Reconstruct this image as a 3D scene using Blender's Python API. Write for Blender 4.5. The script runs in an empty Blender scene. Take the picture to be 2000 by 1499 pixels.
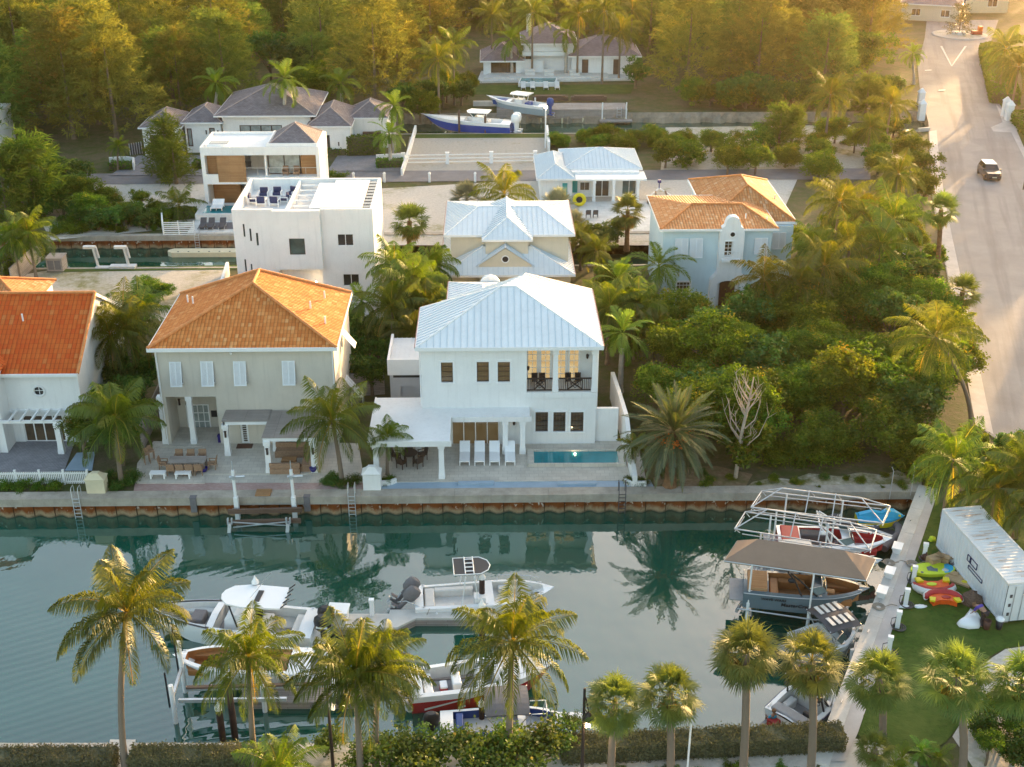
import bpy, math, random
import numpy as np
from mathutils import Vector, Matrix
R=math.radians; PI=math.pi
S=bpy.context.scene; COL=S.collection
# ---------------------------------------------------------------- camera, sky, sun, exposure
CF=2400.;CPITCH=math.atan(1170/CF);CH=42.;CYAW=R(0.97)
cam=bpy.data.objects.new('camera',bpy.data.cameras.new('camera'));COL.objects.link(cam)
cam.location=(0,0,CH);cam.rotation_euler=(PI/2-CPITCH,0,-CYAW)
cam.data.sensor_width=36;cam.data.lens=36*CF/2000;cam.data.clip_end=6000;cam.data.clip_start=.5
S.camera=cam
SUN_EL=R(6.3);SUN_AZ=R(33)      # azimuth measured from +Y towards +X
w=bpy.data.worlds.new('World');S.world=w;w.use_nodes=True
nt=w.node_tree;nt.nodes.clear()
sky=nt.nodes.new('ShaderNodeTexSky');sky.sky_type='NISHITA';sky.sun_disc=False
sky.sun_elevation=SUN_EL;sky.sun_rotation=SUN_AZ;sky.air_density=.85;sky.dust_density=3.0;sky.ozone_density=1.0
bg=nt.nodes.new('ShaderNodeBackground');bg.inputs['Strength'].default_value=.15
wo=nt.nodes.new('ShaderNodeOutputWorld')
tint=nt.nodes.new('ShaderNodeMix');tint.data_type='RGBA';tint.blend_type='MULTIPLY';tint.inputs[0].default_value=1;tint.inputs[7].default_value=(1.06,.97,.855,1)   # warm tint multiplied into the sky colour to offset its blue fill
nt.links.new(sky.outputs[0],tint.inputs[6]);nt.links.new(tint.outputs[2],bg.inputs[0]);nt.links.new(bg.outputs[0],wo.inputs[0])
sl=bpy.data.lights.new('sun','SUN');sl.energy=2.3;sl.angle=R(.6);sl.color=(1,.64,.30)
so=bpy.data.objects.new('sun',sl);COL.objects.link(so)
sd=Vector((math.sin(SUN_AZ)*math.cos(SUN_EL),math.cos(SUN_AZ)*math.cos(SUN_EL),math.sin(SUN_EL)))
so.rotation_euler=sd.to_track_quat('Z','Y').to_euler();so.location=(80,120,90)
vs=S.view_settings;vs.view_transform='Standard';vs.look='None';vs.gamma=1;vs.exposure=2.72
S.cycles.max_bounces=6;S.cycles.diffuse_bounces=3;S.cycles.glossy_bounces=3;S.cycles.transmission_bounces=4
S.cycles.transparent_max_bounces=6;S.cycles.volume_bounces=0
S.cycles.use_denoising=True;S.cycles.sample_clamp_indirect=4;S.cycles.caustics_reflective=False;S.cycles.caustics_refractive=False
# ---------------------------------------------------------------- survey: photo pixel (2000 wide) -> point on a plane of the place
_c,_s=math.cos(CPITCH),math.sin(CPITCH);_cy,_sy=math.cos(CYAW),math.sin(CYAW)
def ray(px,py):
    a=(px-1000)/CF;b=(749.5-py)/CF
    return (a*_cy+_sy*_c+b*_sy*_s, -a*_sy+_cy*_c+b*_cy*_s, -_s+b*_c)
def G(px,py,z=0.):
    x,y,q=ray(px,py);t=(z-CH)/q
    return (x*t,y*t)
def V(px,py,Y):
    x,y,q=ray(px,py);t=Y/y
    return (x*t,CH+q*t)
# ---------------------------------------------------------------- objects
def tag(o,label,cat,group=None,kind=None):
    if label:o['label']=label
    if cat:o['category']=cat
    if group:o['group']=group
    if kind:o['kind']=kind
    return o
def thing(name,label,cat,loc=(0,0,0),rz=0.,group=None):
    o=bpy.data.objects.new(name,None);COL.objects.link(o);o.location=loc;o.rotation_euler=(0,0,rz);o.empty_display_size=.3
    return tag(o,label,cat,group)
def link(name,me,parent=None,loc=(0,0,0),rz=0.,sc=None):
    o=bpy.data.objects.new(name,me);COL.objects.link(o);o.location=loc;o.rotation_euler=(0,0,rz)
    if sc is not None:o.scale=(sc,sc,sc) if not hasattr(sc,'__len__') else sc
    if parent:o.parent=parent
    return o
_kids={}
def dup(o,label=None,loc=None,rz=None,parent=None,sc=None,group=None):
    c=o.copy();COL.objects.link(c)
    if parent:c.parent=parent
    if label:c['label']=label
    if group:c['group']=group
    if loc is not None:c.location=loc
    if rz is not None:c.rotation_euler=(0,0,rz)
    if sc is not None:c.scale=(sc,sc,sc) if not hasattr(sc,'__len__') else sc
    for ch in list(o.children):dup(ch,parent=c)
    return c
class MB:
    def __init__(s):s.v=[];s.f=[];s.m=[];s.sm=[]
    def face(s,pts,mi=0,sm=False):
        n=len(s.v);s.v+=[tuple(p) for p in pts];s.f.append(tuple(range(n,n+len(pts))));s.m.append(mi);s.sm.append(sm)
        return s
    def mesh(s,vs,fs,mi=0,sm=False):
        n=len(s.v);s.v+=[tuple(p) for p in vs]
        for f in fs:s.f.append(tuple(i+n for i in f));s.m.append(mi);s.sm.append(sm)
        return s
    def box(s,x0,x1,y0,y1,z0,z1,mi=0):
        return s.mesh([(x0,y0,z0),(x1,y0,z0),(x1,y1,z0),(x0,y1,z0),(x0,y0,z1),(x1,y0,z1),(x1,y1,z1),(x0,y1,z1)],
          [(3,2,1,0),(4,5,6,7),(0,1,5,4),(1,2,6,5),(2,3,7,6),(3,0,4,7)],mi)
    def obox(s,p,q,w,h,mi=0,up=(0,0,1)):   # bar from p to q, width w (sideways) and height h
        p=Vector(p);q=Vector(q);d=(q-p).normalized();u=Vector(up)
        if abs(d.dot(u))>.98:u=Vector((1,0,0))
        a=d.cross(u).normalized()*(w/2);b=a.cross(d).normalized()*(h/2)
        vs=[p-a-b,p+a-b,p+a+b,p-a+b,q-a-b,q+a-b,q+a+b,q-a+b]
        return s.mesh(vs,[(0,1,2,3),(7,6,5,4),(1,0,4,5),(2,1,5,6),(3,2,6,7),(0,3,7,4)],mi)
    def loft(s,rings,cap=True,mi=0,sm=True,closed=True):
        n=len(rings[0]);vs=[p for r in rings for p in r];fs=[]
        for i in range(len(rings)-1):
            for j in range(n if closed else n-1):
                k=(j+1)%n;fs.append((i*n+j,i*n+k,(i+1)*n+k,(i+1)*n+j))
        s.mesh(vs,fs,mi,sm)
        if cap and closed:
            s.face(rings[0][::-1],mi);s.face(rings[-1],mi)
        return s
    def tube(s,path,r,n=6,mi=0,sm=True,cap=True):
        path=[Vector(p) for p in path];rings=[]
        rr=r if hasattr(r,'__len__') else [r]*len(path)
        for i,p in enumerate(path):
            d=(path[min(i+1,len(path)-1)]-path[max(i-1,0)]).normalized()
            u=Vector((0,0,1)) if abs(d.z)<.9 else Vector((1,0,0))
            a=d.cross(u).normalized();b=a.cross(d).normalized()
            rings.append([p+(a*math.cos(2*PI*k/n)-b*math.sin(2*PI*k/n))*rr[i] for k in range(n)])
        return s.loft(rings[::1],cap,mi,sm) if False else s.loft([q[::-1] for q in rings],cap,mi,sm)
    def lathe(s,prof,c=(0,0,0),n=14,mi=0,sm=True):
        rings=[[(c[0]+r*math.cos(2*PI*k/n),c[1]+r*math.sin(2*PI*k/n),c[2]+z) for k in range(n)] for r,z in prof]
        return s.loft(rings,True,mi,sm)
    def prism(s,poly,z0,z1,mi=0):
        n=len(poly);s.face([(x,y,z1) for x,y in poly],mi);s.face([(x,y,z0) for x,y in poly[::-1]],mi)
        for i in range(n):
            a=poly[i];b=poly[(i+1)%n];s.face([(a[0],a[1],z0),(b[0],b[1],z0),(b[0],b[1],z1),(a[0],a[1],z1)],mi)
        return s
    def vprism(s,poly,y0,y1,mi=0):         # polygon in x,z (counter-clockwise seen from -y) given depth
        n=len(poly);s.face([(x,y0,z) for x,z in poly],mi);s.face([(x,y1,z) for x,z in poly[::-1]],mi)
        for i in range(n):
            a=poly[i];b=poly[(i+1)%n];s.face([(a[0],y0,a[1]),(a[0],y1,a[1]),(b[0],y1,b[1]),(b[0],y0,b[1])],mi)
        return s
    def data(s,name,mats):
        me=bpy.data.meshes.new(name);me.from_pydata(s.v,[],s.f)
        for m in (mats if isinstance(mats,(list,tuple)) else [mats]):me.materials.append(m)
        me.polygons.foreach_set('material_index',s.m);me.polygons.foreach_set('use_smooth',s.sm)
        n=len(me.polygons)
        if n:
            no=np.zeros(n*3);me.polygons.foreach_get('normal',no);no=no.reshape(-1,3)
            u=np.stack([-no[:,1],no[:,0],np.zeros(n)],1);l=np.linalg.norm(u,axis=1)
            fl=l<.12;u[fl]=(1,0,0);u/=np.linalg.norm(u,axis=1)[:,None];vv=np.cross(no,u)
            lt=np.zeros(n,int);me.polygons.foreach_get('loop_total',lt);pi=np.repeat(np.arange(n),lt)
            li=np.zeros(len(me.loops),int);me.loops.foreach_get('vertex_index',li)
            co=np.array(s.v,float)[li]
            uv=np.stack([(co*u[pi]).sum(1),(co*vv[pi]).sum(1)],1)
            me.uv_layers.new(name='UVMap').data.foreach_set('uv',uv.ravel())
        me.update();return me
    def build(s,name,mats,parent=None,loc=(0,0,0),rz=0.):
        return link(name,s.data(name,mats),parent,loc,rz)
def struct(name,mb,m,kind='structure'):
    o=mb.build(name,m);o['kind']=kind;return o
# ---------------------------------------------------------------- materials
def _nodes(name):
    m=bpy.data.materials.new(name);m.use_nodes=True;t=m.node_tree;t.nodes.clear()
    o=t.nodes.new('ShaderNodeOutputMaterial');return m,t,o
def N(t,ty,**k):
    n=t.nodes.new('ShaderNode'+ty)
    for a,b in k.items():
        if a.startswith('i_'):
            key=a[2:];key=int(key) if key.isdigit() else key.replace('_',' ')
            n.inputs[key].default_value=b
        else:setattr(n,a,b)
    return n
def c4(c):return (c[0],c[1],c[2],1)
def mixc(t,f,a,b,mode='MIX'):
    n=N(t,'Mix',data_type='RGBA',blend_type=mode)
    for s,v in ((0,f),(6,a),(7,b)):
        if hasattr(v,'is_output'):t.links.new(v,n.inputs[s])
        else:n.inputs[s].default_value=v if s==0 else c4(v)
    return n.outputs[2]
def math_(t,op,a,b=0.,c=0.):
    n=N(t,'Math',operation=op)
    for i,v in enumerate((a,b,c)):
        if hasattr(v,'is_output'):t.links.new(v,n.inputs[i])
        else:n.inputs[i].default_value=v
    return n.outputs[0]
def ramp(t,f,lo,hi):
    n=N(t,'MapRange');n.inputs[1].default_value=lo;n.inputs[2].default_value=hi;t.links.new(f,n.inputs[0]);return n.outputs[0]
def noise(t,co,sc,det=3,rough=.6,stretch=None):
    n=N(t,'TexNoise');n.inputs['Scale'].default_value=sc;n.inputs['Detail'].default_value=det;n.inputs['Roughness'].default_value=rough
    if stretch:
        mp=N(t,'Mapping');mp.inputs['Scale'].default_value=stretch;t.links.new(co,mp.inputs[0]);co=mp.outputs[0]
    t.links.new(co,n.inputs['Vector']);return n.outputs[0]
def objco(t):return N(t,'TexCoord').outputs['Object']
def uvco(t):return N(t,'TexCoord').outputs['UV']
def bumpn(t,h,st,dist=.05):
    b=N(t,'Bump');b.inputs['Strength'].default_value=st;b.inputs['Distance'].default_value=dist;t.links.new(h,b.inputs['Height']);return b.outputs[0]
def princ(t,o,col,r=.6,metal=0.,nrm=None,spec=.5,coat=0.):
    p=N(t,'BsdfPrincipled')
    for k,v in (('Base Color',col),('Roughness',r),('Metallic',metal)):
        if hasattr(v,'is_output'):t.links.new(v,p.inputs[k])
        else:p.inputs[k].default_value=c4(v) if k=='Base Color' else v
    p.inputs['Specular IOR Level'].default_value=spec;p.inputs['Coat Weight'].default_value=coat
    if nrm is not None:t.links.new(nrm,p.inputs['Normal'])
    t.links.new(p.outputs[0],o.inputs[0]);return p
def pm(name,c,r=.65,var=.12,sc=1.5,bump=.0,bsc=12.,metal=0.,c2=None,spec=.4,coat=0.,streak=0.):
    m,t,o=_nodes(name);co=objco(t);n=noise(t,co,sc,4,.65)
    a=tuple(x*(1-var) for x in c);b=c2 or tuple(min(.95,x*(1+var)) for x in c)
    col=mixc(t,ramp(t,n,.3,.7),a,b)
    if streak:
        k=noise(t,co,1.,4,.7,(3.5,3.5,.25));col=mixc(t,math_(t,'MULTIPLY',ramp(t,k,.52,.75),streak),col,tuple(x*.45 for x in c))
    nr=bumpn(t,noise(t,co,bsc,3),bump) if bump else None
    princ(t,o,col,r,metal,nr,spec,coat);return m
def emit(name,c,s):
    m,t,o=_nodes(name);e=N(t,'Emission');e.inputs[0].default_value=c4(c);e.inputs[1].default_value=s;t.links.new(e.outputs[0],o.inputs[0]);return m
def leafm(name,ca,cb,cc,trans=.4,gloss=.06):
    """leaf: colours a (mature) b (young) c (dry) picked by the leaf's own tone 0..1..2; light passes through"""
    m,t,o=_nodes(name);at=N(t,'Attribute');at.attribute_name='tone';oi=N(t,'ObjectInfo')
    f=at.outputs['Fac'];col=mixc(t,ramp(t,f,0.,1.),ca,cb);col=mixc(t,ramp(t,f,1.,2.),col,cc)
    hs=N(t,'HueSaturation');t.links.new(col,hs.inputs['Color'])
    t.links.new(math_(t,'MULTIPLY_ADD',oi.outputs['Random'],.05,.475),hs.inputs['Hue'])
    t.links.new(math_(t,'MULTIPLY_ADD',oi.outputs['Random'],.5,.78),hs.inputs['Value'])
    col=hs.outputs[0]
    d=N(t,'BsdfDiffuse');tr=N(t,'BsdfTranslucent');g=N(t,'BsdfGlossy');g.inputs['Roughness'].default_value=.45
    t.links.new(col,d.inputs[0])
    cb2=mixc(t,1.,col,(1.25,1.15,.5),'MULTIPLY');t.links.new(cb2,tr.inputs[0])
    mx=N(t,'MixShader');mx.inputs[0].default_value=trans;t.links.new(d.outputs[0],mx.inputs[1]);t.links.new(tr.outputs[0],mx.inputs[2])
    m2=N(t,'MixShader');m2.inputs[0].default_value=gloss;t.links.new(mx.outputs[0],m2.inputs[1]);t.links.new(g.outputs[0],m2.inputs[2])
    t.links.new(m2.outputs[0],o.inputs[0]);return m
def brickm(name,c1,c2,cm,bw,bh,mortar=.012,r=.75,bump=.3,off=.5,var=.5):
    m,t,o=_nodes(name);uv=uvco(t)
    b=N(t,'TexBrick');b.inputs['Scale'].default_value=1;b.inputs['Brick Width'].default_value=bw;b.inputs['Row Height'].default_value=bh
    b.inputs['Mortar Size'].default_value=mortar;b.inputs['Color1'].default_value=c4(c1);b.inputs['Color2'].default_value=c4(c2);b.inputs['Mortar'].default_value=c4(cm)
    b.inputs['Mortar Smooth'].default_value=.3;b.offset=off;b.inputs['Bias'].default_value=0
    t.links.new(uv,b.inputs['Vector']);n=noise(t,uv,.7,4);col=mixc(t,math_(t,'MULTIPLY',ramp(t,n,.4,.75),var),b.outputs[0],tuple(x*.55 for x in c1))
    nr=bumpn(t,math_(t,'SUBTRACT',1.,b.outputs['Fac']),bump,.02)
    princ(t,o,col,r,0,nr,.3);return m
def tilem(name,ca,cb,cd,tw=.25,th=.36):
    """barrel roof tiles laid in courses; every tile has its own firing colour"""
    m,t,o=_nodes(name);uv=uvco(t);sx=N(t,'SeparateXYZ');t.links.new(uv,sx.inputs[0])
    u=math_(t,'DIVIDE',sx.outputs[0],tw);v=math_(t,'DIVIDE',sx.outputs[1],th)
    fu=math_(t,'FLOOR',u);fv=math_(t,'FLOOR',v);cx=N(t,'CombineXYZ');t.links.new(fu,cx.inputs[0]);t.links.new(fv,cx.inputs[1])
    wn=N(t,'TexWhiteNoise');wn.noise_dimensions='2D';t.links.new(cx.outputs[0],wn.inputs['Vector'])
    col=mixc(t,wn.outputs['Value'],ca,cb)
    col=mixc(t,ramp(t,wn.outputs['Value'],.88,1.08),col,cd)
    st=noise(t,uv,.5,5,.7);col=mixc(t,math_(t,'MULTIPLY',ramp(t,st,.5,.8),.3),col,tuple(x*.4 for x in ca))
    lu=math_(t,'FRACT',u);lv=math_(t,'FRACT',v)
    arch=math_(t,'SINE',math_(t,'MULTIPLY',lu,PI));hgt=math_(t,'MULTIPLY_ADD',math_(t,'SUBTRACT',1.,lv),.45,arch)
    gap=ramp(t,arch,.28,0.);col=mixc(t,math_(t,'MULTIPLY',gap,.7),col,tuple(x*.22 for x in ca))
    lip=ramp(t,lv,.10,0.);col=mixc(t,math_(t,'MULTIPLY',lip,.55),col,tuple(x*.25 for x in ca))
    princ(t,o,col,.8,0,bumpn(t,hgt,.8,.07),.25);return m
def groundm(name,base,b2,grass,amt=.5,sc=.22,r=.9):
    m,t,o=_nodes(name);co=objco(t);n=noise(t,co,sc,6,.65);f=noise(t,co,3.5,4,.7);g=noise(t,co,.9,5,.7)
    col=mixc(t,ramp(t,f,.35,.68),base,b2)
    k=math_(t,'MULTIPLY',ramp(t,n,.62-amt*.35,.72-amt*.25),ramp(t,g,.32,.6));col=mixc(t,k,col,grass)
    princ(t,o,col,r,0,bumpn(t,f,.5,.12),.2);return m
# ---------------------------------------------------------------- materials of the place
M={}
M['white']=pm('white_stucco',(.80,.795,.775),.8,.05,.5,.10,25,streak=.2)
M['white2']=pm('white_paint',(.82,.82,.81),.45,.03,1.)
M['tan']=pm('tan_stucco',(.60,.55,.47),.85,.06,.5,.08,30,streak=.25)
M['beige']=pm('beige_stucco',(.62,.57,.45),.85,.05,.5,.08,30,streak=.15)
M['blue']=pm('pale_blue_stucco',(.56,.69,.73),.85,.05,.5,.08,30,streak=.12)
M['grey']=pm('grey_stucco',(.45,.46,.48),.85,.06,.6)
M['tile']=tilem('terracotta_tiles',(.50,.15,.03),(.63,.25,.07),(.66,.36,.15))
M['tile_red']=tilem('red_terracotta_tiles',(.55,.085,.012),(.58,.13,.022),(.55,.2,.06),.3,.42)
M['tile_pale']=tilem('weathered_terracotta_tiles',(.50,.19,.06),(.60,.30,.13),(.66,.45,.28))
M['ridge_g']=pm('pale_ridge_caps',(.36,.29,.27),.8,.2,2.5)
M['ridge']=pm('ridge_tiles',(.58,.23,.075),.8,.25,2.5)
M['shingle']=brickm('grey_shingles',(.17,.145,.15),(.24,.21,.22),(.07,.06,.06),.32,.2,.01,.85,.4)
M['shingle_p']=brickm('weathered_shingles',(.25,.19,.2),(.30,.24,.25),(.10,.075,.075),.4,.25,.01,.85,.4)
M['metal_roof']=pm('white_standing_seam',(.77,.785,.79),.42,.06,.35,spec=.45,streak=.14)
M['metal_roof_b']=pm('pale_blue_standing_seam',(.68,.735,.755),.42,.07,.35,spec=.45,streak=.14)
M['seam']=pm('roof_seam',(.52,.60,.65),.4,.05)
M['trim']=pm('copper_red_drip_edge',(.30,.13,.10),.6,.1)
M['glass']=pm('dark_window_glass',(.035,.035,.035),.06,.4,.6,spec=.8)
M['glass_brown']=pm('brown_tinted_glass',(.085,.06,.035),.08,.5,.8,spec=.8)
M['glass_teal']=pm('green_tinted_glass',(.05,.09,.085),.07,.5,.6,spec=.8)
M['glass_pale']=pm('curtained_glass',(.30,.34,.33),.12,.3,1.4,spec=.8)
def warmglass(name,st):
    m,t,o=_nodes(name);co=objco(t);n=noise(t,co,1.6,3);p=princ(t,o,(.07,.052,.028),.1,0,None,.8)
    t.links.new(mixc(t,ramp(t,n,.3,.7),(.75,.46,.16),(1.,.76,.38)),p.inputs['Emission Color']);p.inputs['Emission Strength'].default_value=st;return m
M['glass_lit']=warmglass('lamplit_window_glass',.012)
M['glass_lit2']=warmglass('brightly_lamplit_glass',.10)
M['bronze']=pm('dark_bronze_frame',(.06,.04,.03),.4,.1)
M['iron']=pm('black_iron',(.03,.022,.02),.5,.1)
M['wood']=brickm('timber_slats',(.36,.19,.085),(.44,.25,.12),(.16,.08,.03),3.,.11,.008,.6,.3)
M['wood_grey']=brickm('weathered_boards',(.33,.29,.26),(.42,.37,.33),(.12,.1,.09),2.4,.15,.01,.8,.3)
M['wood_dark']=brickm('dark_boards',(.13,.085,.06),(.17,.11,.08),(.05,.03,.02),2.4,.15,.01,.7,.3)
M['door']=pm('brown_door',(.085,.033,.02),.45,.2,3.)
M['shutter']=pm('white_shutter',(.80,.82,.84),.5,.03)
M['teal']=pm('teal_shutter',(.04,.32,.31),.5,.06)
M['conc']=pm('weathered_concrete',(.38,.335,.275),.85,.25,.9,.15,9,streak=.35)
M['conc2']=pm('pale_concrete',(.56,.53,.48),.85,.15,.8,.15,9)
M['patio']=brickm('limestone_pavers',(.60,.55,.47),(.53,.48,.41),(.38,.34,.29),.6,.4,.012,.75,.15)
M['patio_w']=brickm('white_pavers',(.72,.70,.66),(.66,.64,.6),(.5,.48,.45),.8,.8,.012,.7,.1)
M['paver_grey']=brickm('grey_cobbles',(.24,.235,.25),(.31,.30,.31),(.15,.14,.15),.22,.14,.012,.8,.3)
M['paver_red']=brickm('brick_pavers',(.44,.27,.235),(.52,.37,.33),(.3,.24,.22),.2,.1,.01,.8,.3)
M['deck_blue']=pm('blue_painted_deck',(.31,.40,.48),.6,.12,.7)
M['pool']=pm('pool_water',(.018,.22,.25),.05,.18,.7,.12,6,spec=.6)
M['pool_dark']=pm('dark_pool_water',(.012,.05,.05),.04,.2,.8,.08,6,spec=.7)
M['asph']=pm('grey_asphalt',(.19,.18,.185),.85,.15,.5,.2,30)
def roadm():
    m,t,o=_nodes('pale_worn_road');co=objco(t);mp=N(t,'Mapping');mp.inputs['Rotation'].default_value=(0,0,R(16.5));t.links.new(co,mp.inputs[0]);v=mp.outputs[0]
    a=noise(t,v,.22,5,.65);tr=noise(t,v,1.,4,.6,(.75,.035,1));g=noise(t,v,22.,3);p=noise(t,v,.09,2,.5,(1,.6,1))
    col=mixc(t,ramp(t,a,.3,.7),(.235,.22,.215),(.33,.31,.30));col=mixc(t,math_(t,'MULTIPLY',ramp(t,tr,.48,.66),.6),col,(.15,.14,.14));col=mixc(t,math_(t,'MULTIPLY',ramp(t,p,.55,.57),.35),col,(.20,.19,.19));col=mixc(t,math_(t,'MULTIPLY',g,.3),col,(.4,.38,.36))
    princ(t,o,col,.85,0,bumpn(t,g,.2),.2);return m
M['road']=roadm()
M['walk']=pm('pale_pavement',(.50,.46,.43),.85,.14,.6,.15,20)
M['line']=pm('worn_white_paint',(.60,.57,.55),.7,.2,2.)
M['sand']=groundm('sandy_lot',(.56,.50,.41),(.43,.37,.295),(.24,.22,.09),.45)
M['sand2']=groundm('pale_sand',(.60,.55,.48),(.47,.42,.36),(.25,.24,.10),.2)
M['gravel']=groundm('raked_gravel',(.47,.43,.37),(.37,.335,.285),(.25,.23,.12),.12)
M['scrub']=groundm('scrubby_soil',(.15,.12,.075),(.10,.085,.045),(.065,.085,.02),.75)
M['sand_rough']=groundm('rough_scrubby_sand',(.60,.53,.43),(.40,.33,.24),(.16,.15,.05),.85,.55)
M['litter']=groundm('dry_leaf_litter',(.20,.13,.075),(.30,.22,.14),(.12,.12,.04),.5,.5)
M['lawn']=groundm('mown_lawn',(.055,.105,.012),(.032,.065,.008),(.085,.12,.022),.7,.35)
M['lawn2']=groundm('short_turf',(.07,.11,.018),(.05,.08,.012),(.085,.11,.025),.5,.5)
M['twigs']=pm('dense_twigs',(.10,.10,.055),.95,.4,6.,.5,14)
M['mulch']=pm('dark_planting_soil',(.06,.04,.028),.95,.3,3.,.4,10)
def rustm():
    m,t,o=_nodes('rusted_sheet_piling');co=objco(t);sx=N(t,'SeparateXYZ');t.links.new(co,sx.inputs[0])
    z=sx.outputs[2];n=noise(t,co,1.9,5,.75,(1,1,.4));n2=noise(t,co,5.,4,.7);w_=noise(t,co,2.6,3,.6)
    col=mixc(t,ramp(t,n2,.3,.7),(.30,.205,.11),(.42,.32,.20))                       # bare beige steel low down
    col=mixc(t,ramp(t,math_(t,'MULTIPLY_ADD',n,.75,z),-.72,-.42),col,(.20,.058,.014))   # rust under the cap
    col=mixc(t,ramp(t,n2,.55,.75),col,(.085,.028,.010))
    col=mixc(t,math_(t,'MULTIPLY',ramp(t,w_,.60,.66),ramp(t,z,-.95,-.7)),col,(.62,.55,.46))
    k=math_(t,'FRACT',math_(t,'DIVIDE',sx.outputs[0],1.34));col=mixc(t,ramp(t,k,.055,.03),col,(.05,.025,.012))
    col=mixc(t,ramp(t,math_(t,'MULTIPLY_ADD',n2,.12,z),-1.1,-1.25),col,(.09,.07,.045))
    princ(t,o,col,.85,0,bumpn(t,n2,.6,.05),.2);return m
M['rust']=rustm()
def waterm():
    m,t,o=_nodes('canal_water');co=objco(t);n=noise(t,co,.035,3)
    col=mixc(t,ramp(t,n,.35,.65),(.003,.056,.034),(.008,.098,.068))
    a=noise(t,co,1.1,3,.55,(1.,.55,1));b=noise(t,co,.22,2,.5)
    wv=N(t,'TexWave');wv.inputs['Scale'].default_value=.55;wv.inputs['Distortion'].default_value=3.5;wv.inputs['Detail'].default_value=2;wv.inputs['Detail Scale'].default_value=.5
    mp=N(t,'Mapping');mp.inputs['Rotation'].default_value=(0,0,R(64));t.links.new(co,mp.inputs[0]);t.links.new(mp.outputs[0],wv.inputs['Vector'])
    sx=N(t,'SeparateXYZ');t.links.new(co,sx.inputs[0])
    loc=math_(t,'MULTIPLY',ramp(t,sx.outputs[0],-4.,-15.),ramp(t,sx.outputs[1],66.,56.))
    h=math_(t,'MULTIPLY_ADD',math_(t,'MULTIPLY',wv.outputs['Fac'],loc),.09,math_(t,'MULTIPLY_ADD',b,.8,math_(t,'MULTIPLY',a,.26)))
    p=princ(t,o,col,.035,0,bumpn(t,h,.30,.14),.5);p.inputs['IOR'].default_value=2.3;return m
M['water']=waterm()
M['trunk']=pm('palm_bark',(.30,.235,.175),.9,.3,3.,.5,9,c2=(.2,.15,.11))
M['trunk_g']=pm('pale_palm_bark',(.42,.38,.33),.85,.2,2.,.3,9)
M['trunk_b']=pm('fibrous_brown_bark',(.20,.11,.055),.95,.35,4.,.6,9)
M['bark']=pm('tree_bark',(.17,.125,.085),.95,.3,3.,.5,9)
M['deadwood']=pm('bleached_bark',(.42,.34,.26),.9,.2,3.)
M['palm']=leafm('coconut_fronds',(.065,.115,.008),(.17,.215,.012),(.42,.25,.04),.45,.04)
M['palm_far']=leafm('yellowing_fronds',(.085,.125,.010),(.20,.205,.015),(.48,.27,.05),.45,.03)
M['royal']=leafm('royal_palm_fronds',(.10,.20,.012),(.20,.32,.02),(.3,.28,.05),.45,.04)
M['fan']=leafm('fan_palm_leaves',(.085,.125,.020),(.19,.24,.055),(.28,.18,.05),.35,.03)
M['date']=leafm('date_palm_fronds',(.065,.105,.032),(.12,.165,.05),(.30,.20,.07),.3)
M['silver']=leafm('silver_palm_leaves',(.20,.225,.16),(.28,.29,.21),(.34,.27,.15),.25)
M['casu']=leafm('casuarina_needles',(0.151,0.173,0.045),(0.273,0.263,0.061),(.42,.29,.07),.36,.0)
M['casu_g']=leafm('green_casuarina_needles',(.09,.14,.025),(.16,.20,.04),(.24,.2,.06),.45,.0)
M['casu_y']=leafm('olive_casuarina_needles',(0.114,0.174,0.043),(0.199,0.252,0.057),(.36,.27,.07),.36,.0)
M['leaf']=leafm('broad_leaves',(0.060,0.127,0.010),(0.189,0.269,0.016),(.24,.12,.02),.42,.02)
M['leaf_d']=leafm('dark_leaves',(0.044,0.109,0.016),(0.117,0.198,0.018),(.17,.11,.03),.35,.03)
M['leaf_y']=leafm('yellow_green_leaves',(0.090,0.140,0.008),(0.228,0.280,0.014),(.3,.16,.02),.45,.02)  # yellower, brighter green leaf colour
M['hedge']=leafm('hedge_leaves',(.065,.13,.01),(.12,.21,.015),(.2,.17,.05),.35,.02)
M['hedge_o']=leafm('olive_hedge_leaves',(.12,.125,.055),(.21,.20,.11),(.30,.20,.11),.3,.02)
M['grape']=leafm('seagrape_leaves',(0.075,0.127,0.016),(0.161,0.229,0.029),(.30,.20,.07),.35,.035)
M['cream']=pm('cream_plaster',(.66,.58,.40),.85,.06)
M['alu']=pm('aluminium',(.60,.61,.62),.35,.08,2.,metal=.6)
M['steel']=pm('galvanised_steel',(.52,.52,.53),.45,.1,2.,metal=.35)
M['pile']=pm('dark_piling',(.05,.028,.022),.7,.3,3.)
M['gel']=pm('white_gelcoat',(.84,.84,.83),.22,.02,1.,spec=.6,coat=.3)
M['gel_red']=pm('red_gelcoat',(.42,.022,.018),.2,.06,1.,spec=.6,coat=.4)
M['gel_blue']=pm('navy_gelcoat',(.02,.075,.36),.2,.06,1.,spec=.6,coat=.4)
M['gel_grey']=pm('slate_gelcoat',(.13,.18,.21),.25,.06,1.,spec=.6,coat=.4)
M['gel_ice']=pm('grey_blue_gelcoat',(.33,.41,.45),.25,.05,1.,spec=.6,coat=.3)
M['black']=pm('black_plastic',(.022,.022,.025),.4,.1)
M['dkgrey']=pm('charcoal_fabric',(.085,.08,.085),.85,.12,4.)
M['cloth_grey']=pm('grey_canvas',(.17,.16,.165),.85,.12,4.)
M['canvas']=pm('brown_canvas',(.27,.185,.13),.85,.08,.8)
M['brown']=pm('tan_leather',(.33,.145,.05),.5,.15,3.)
M['wicker']=pm('brown_wicker',(.30,.19,.12),.8,.2,9.)
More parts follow.
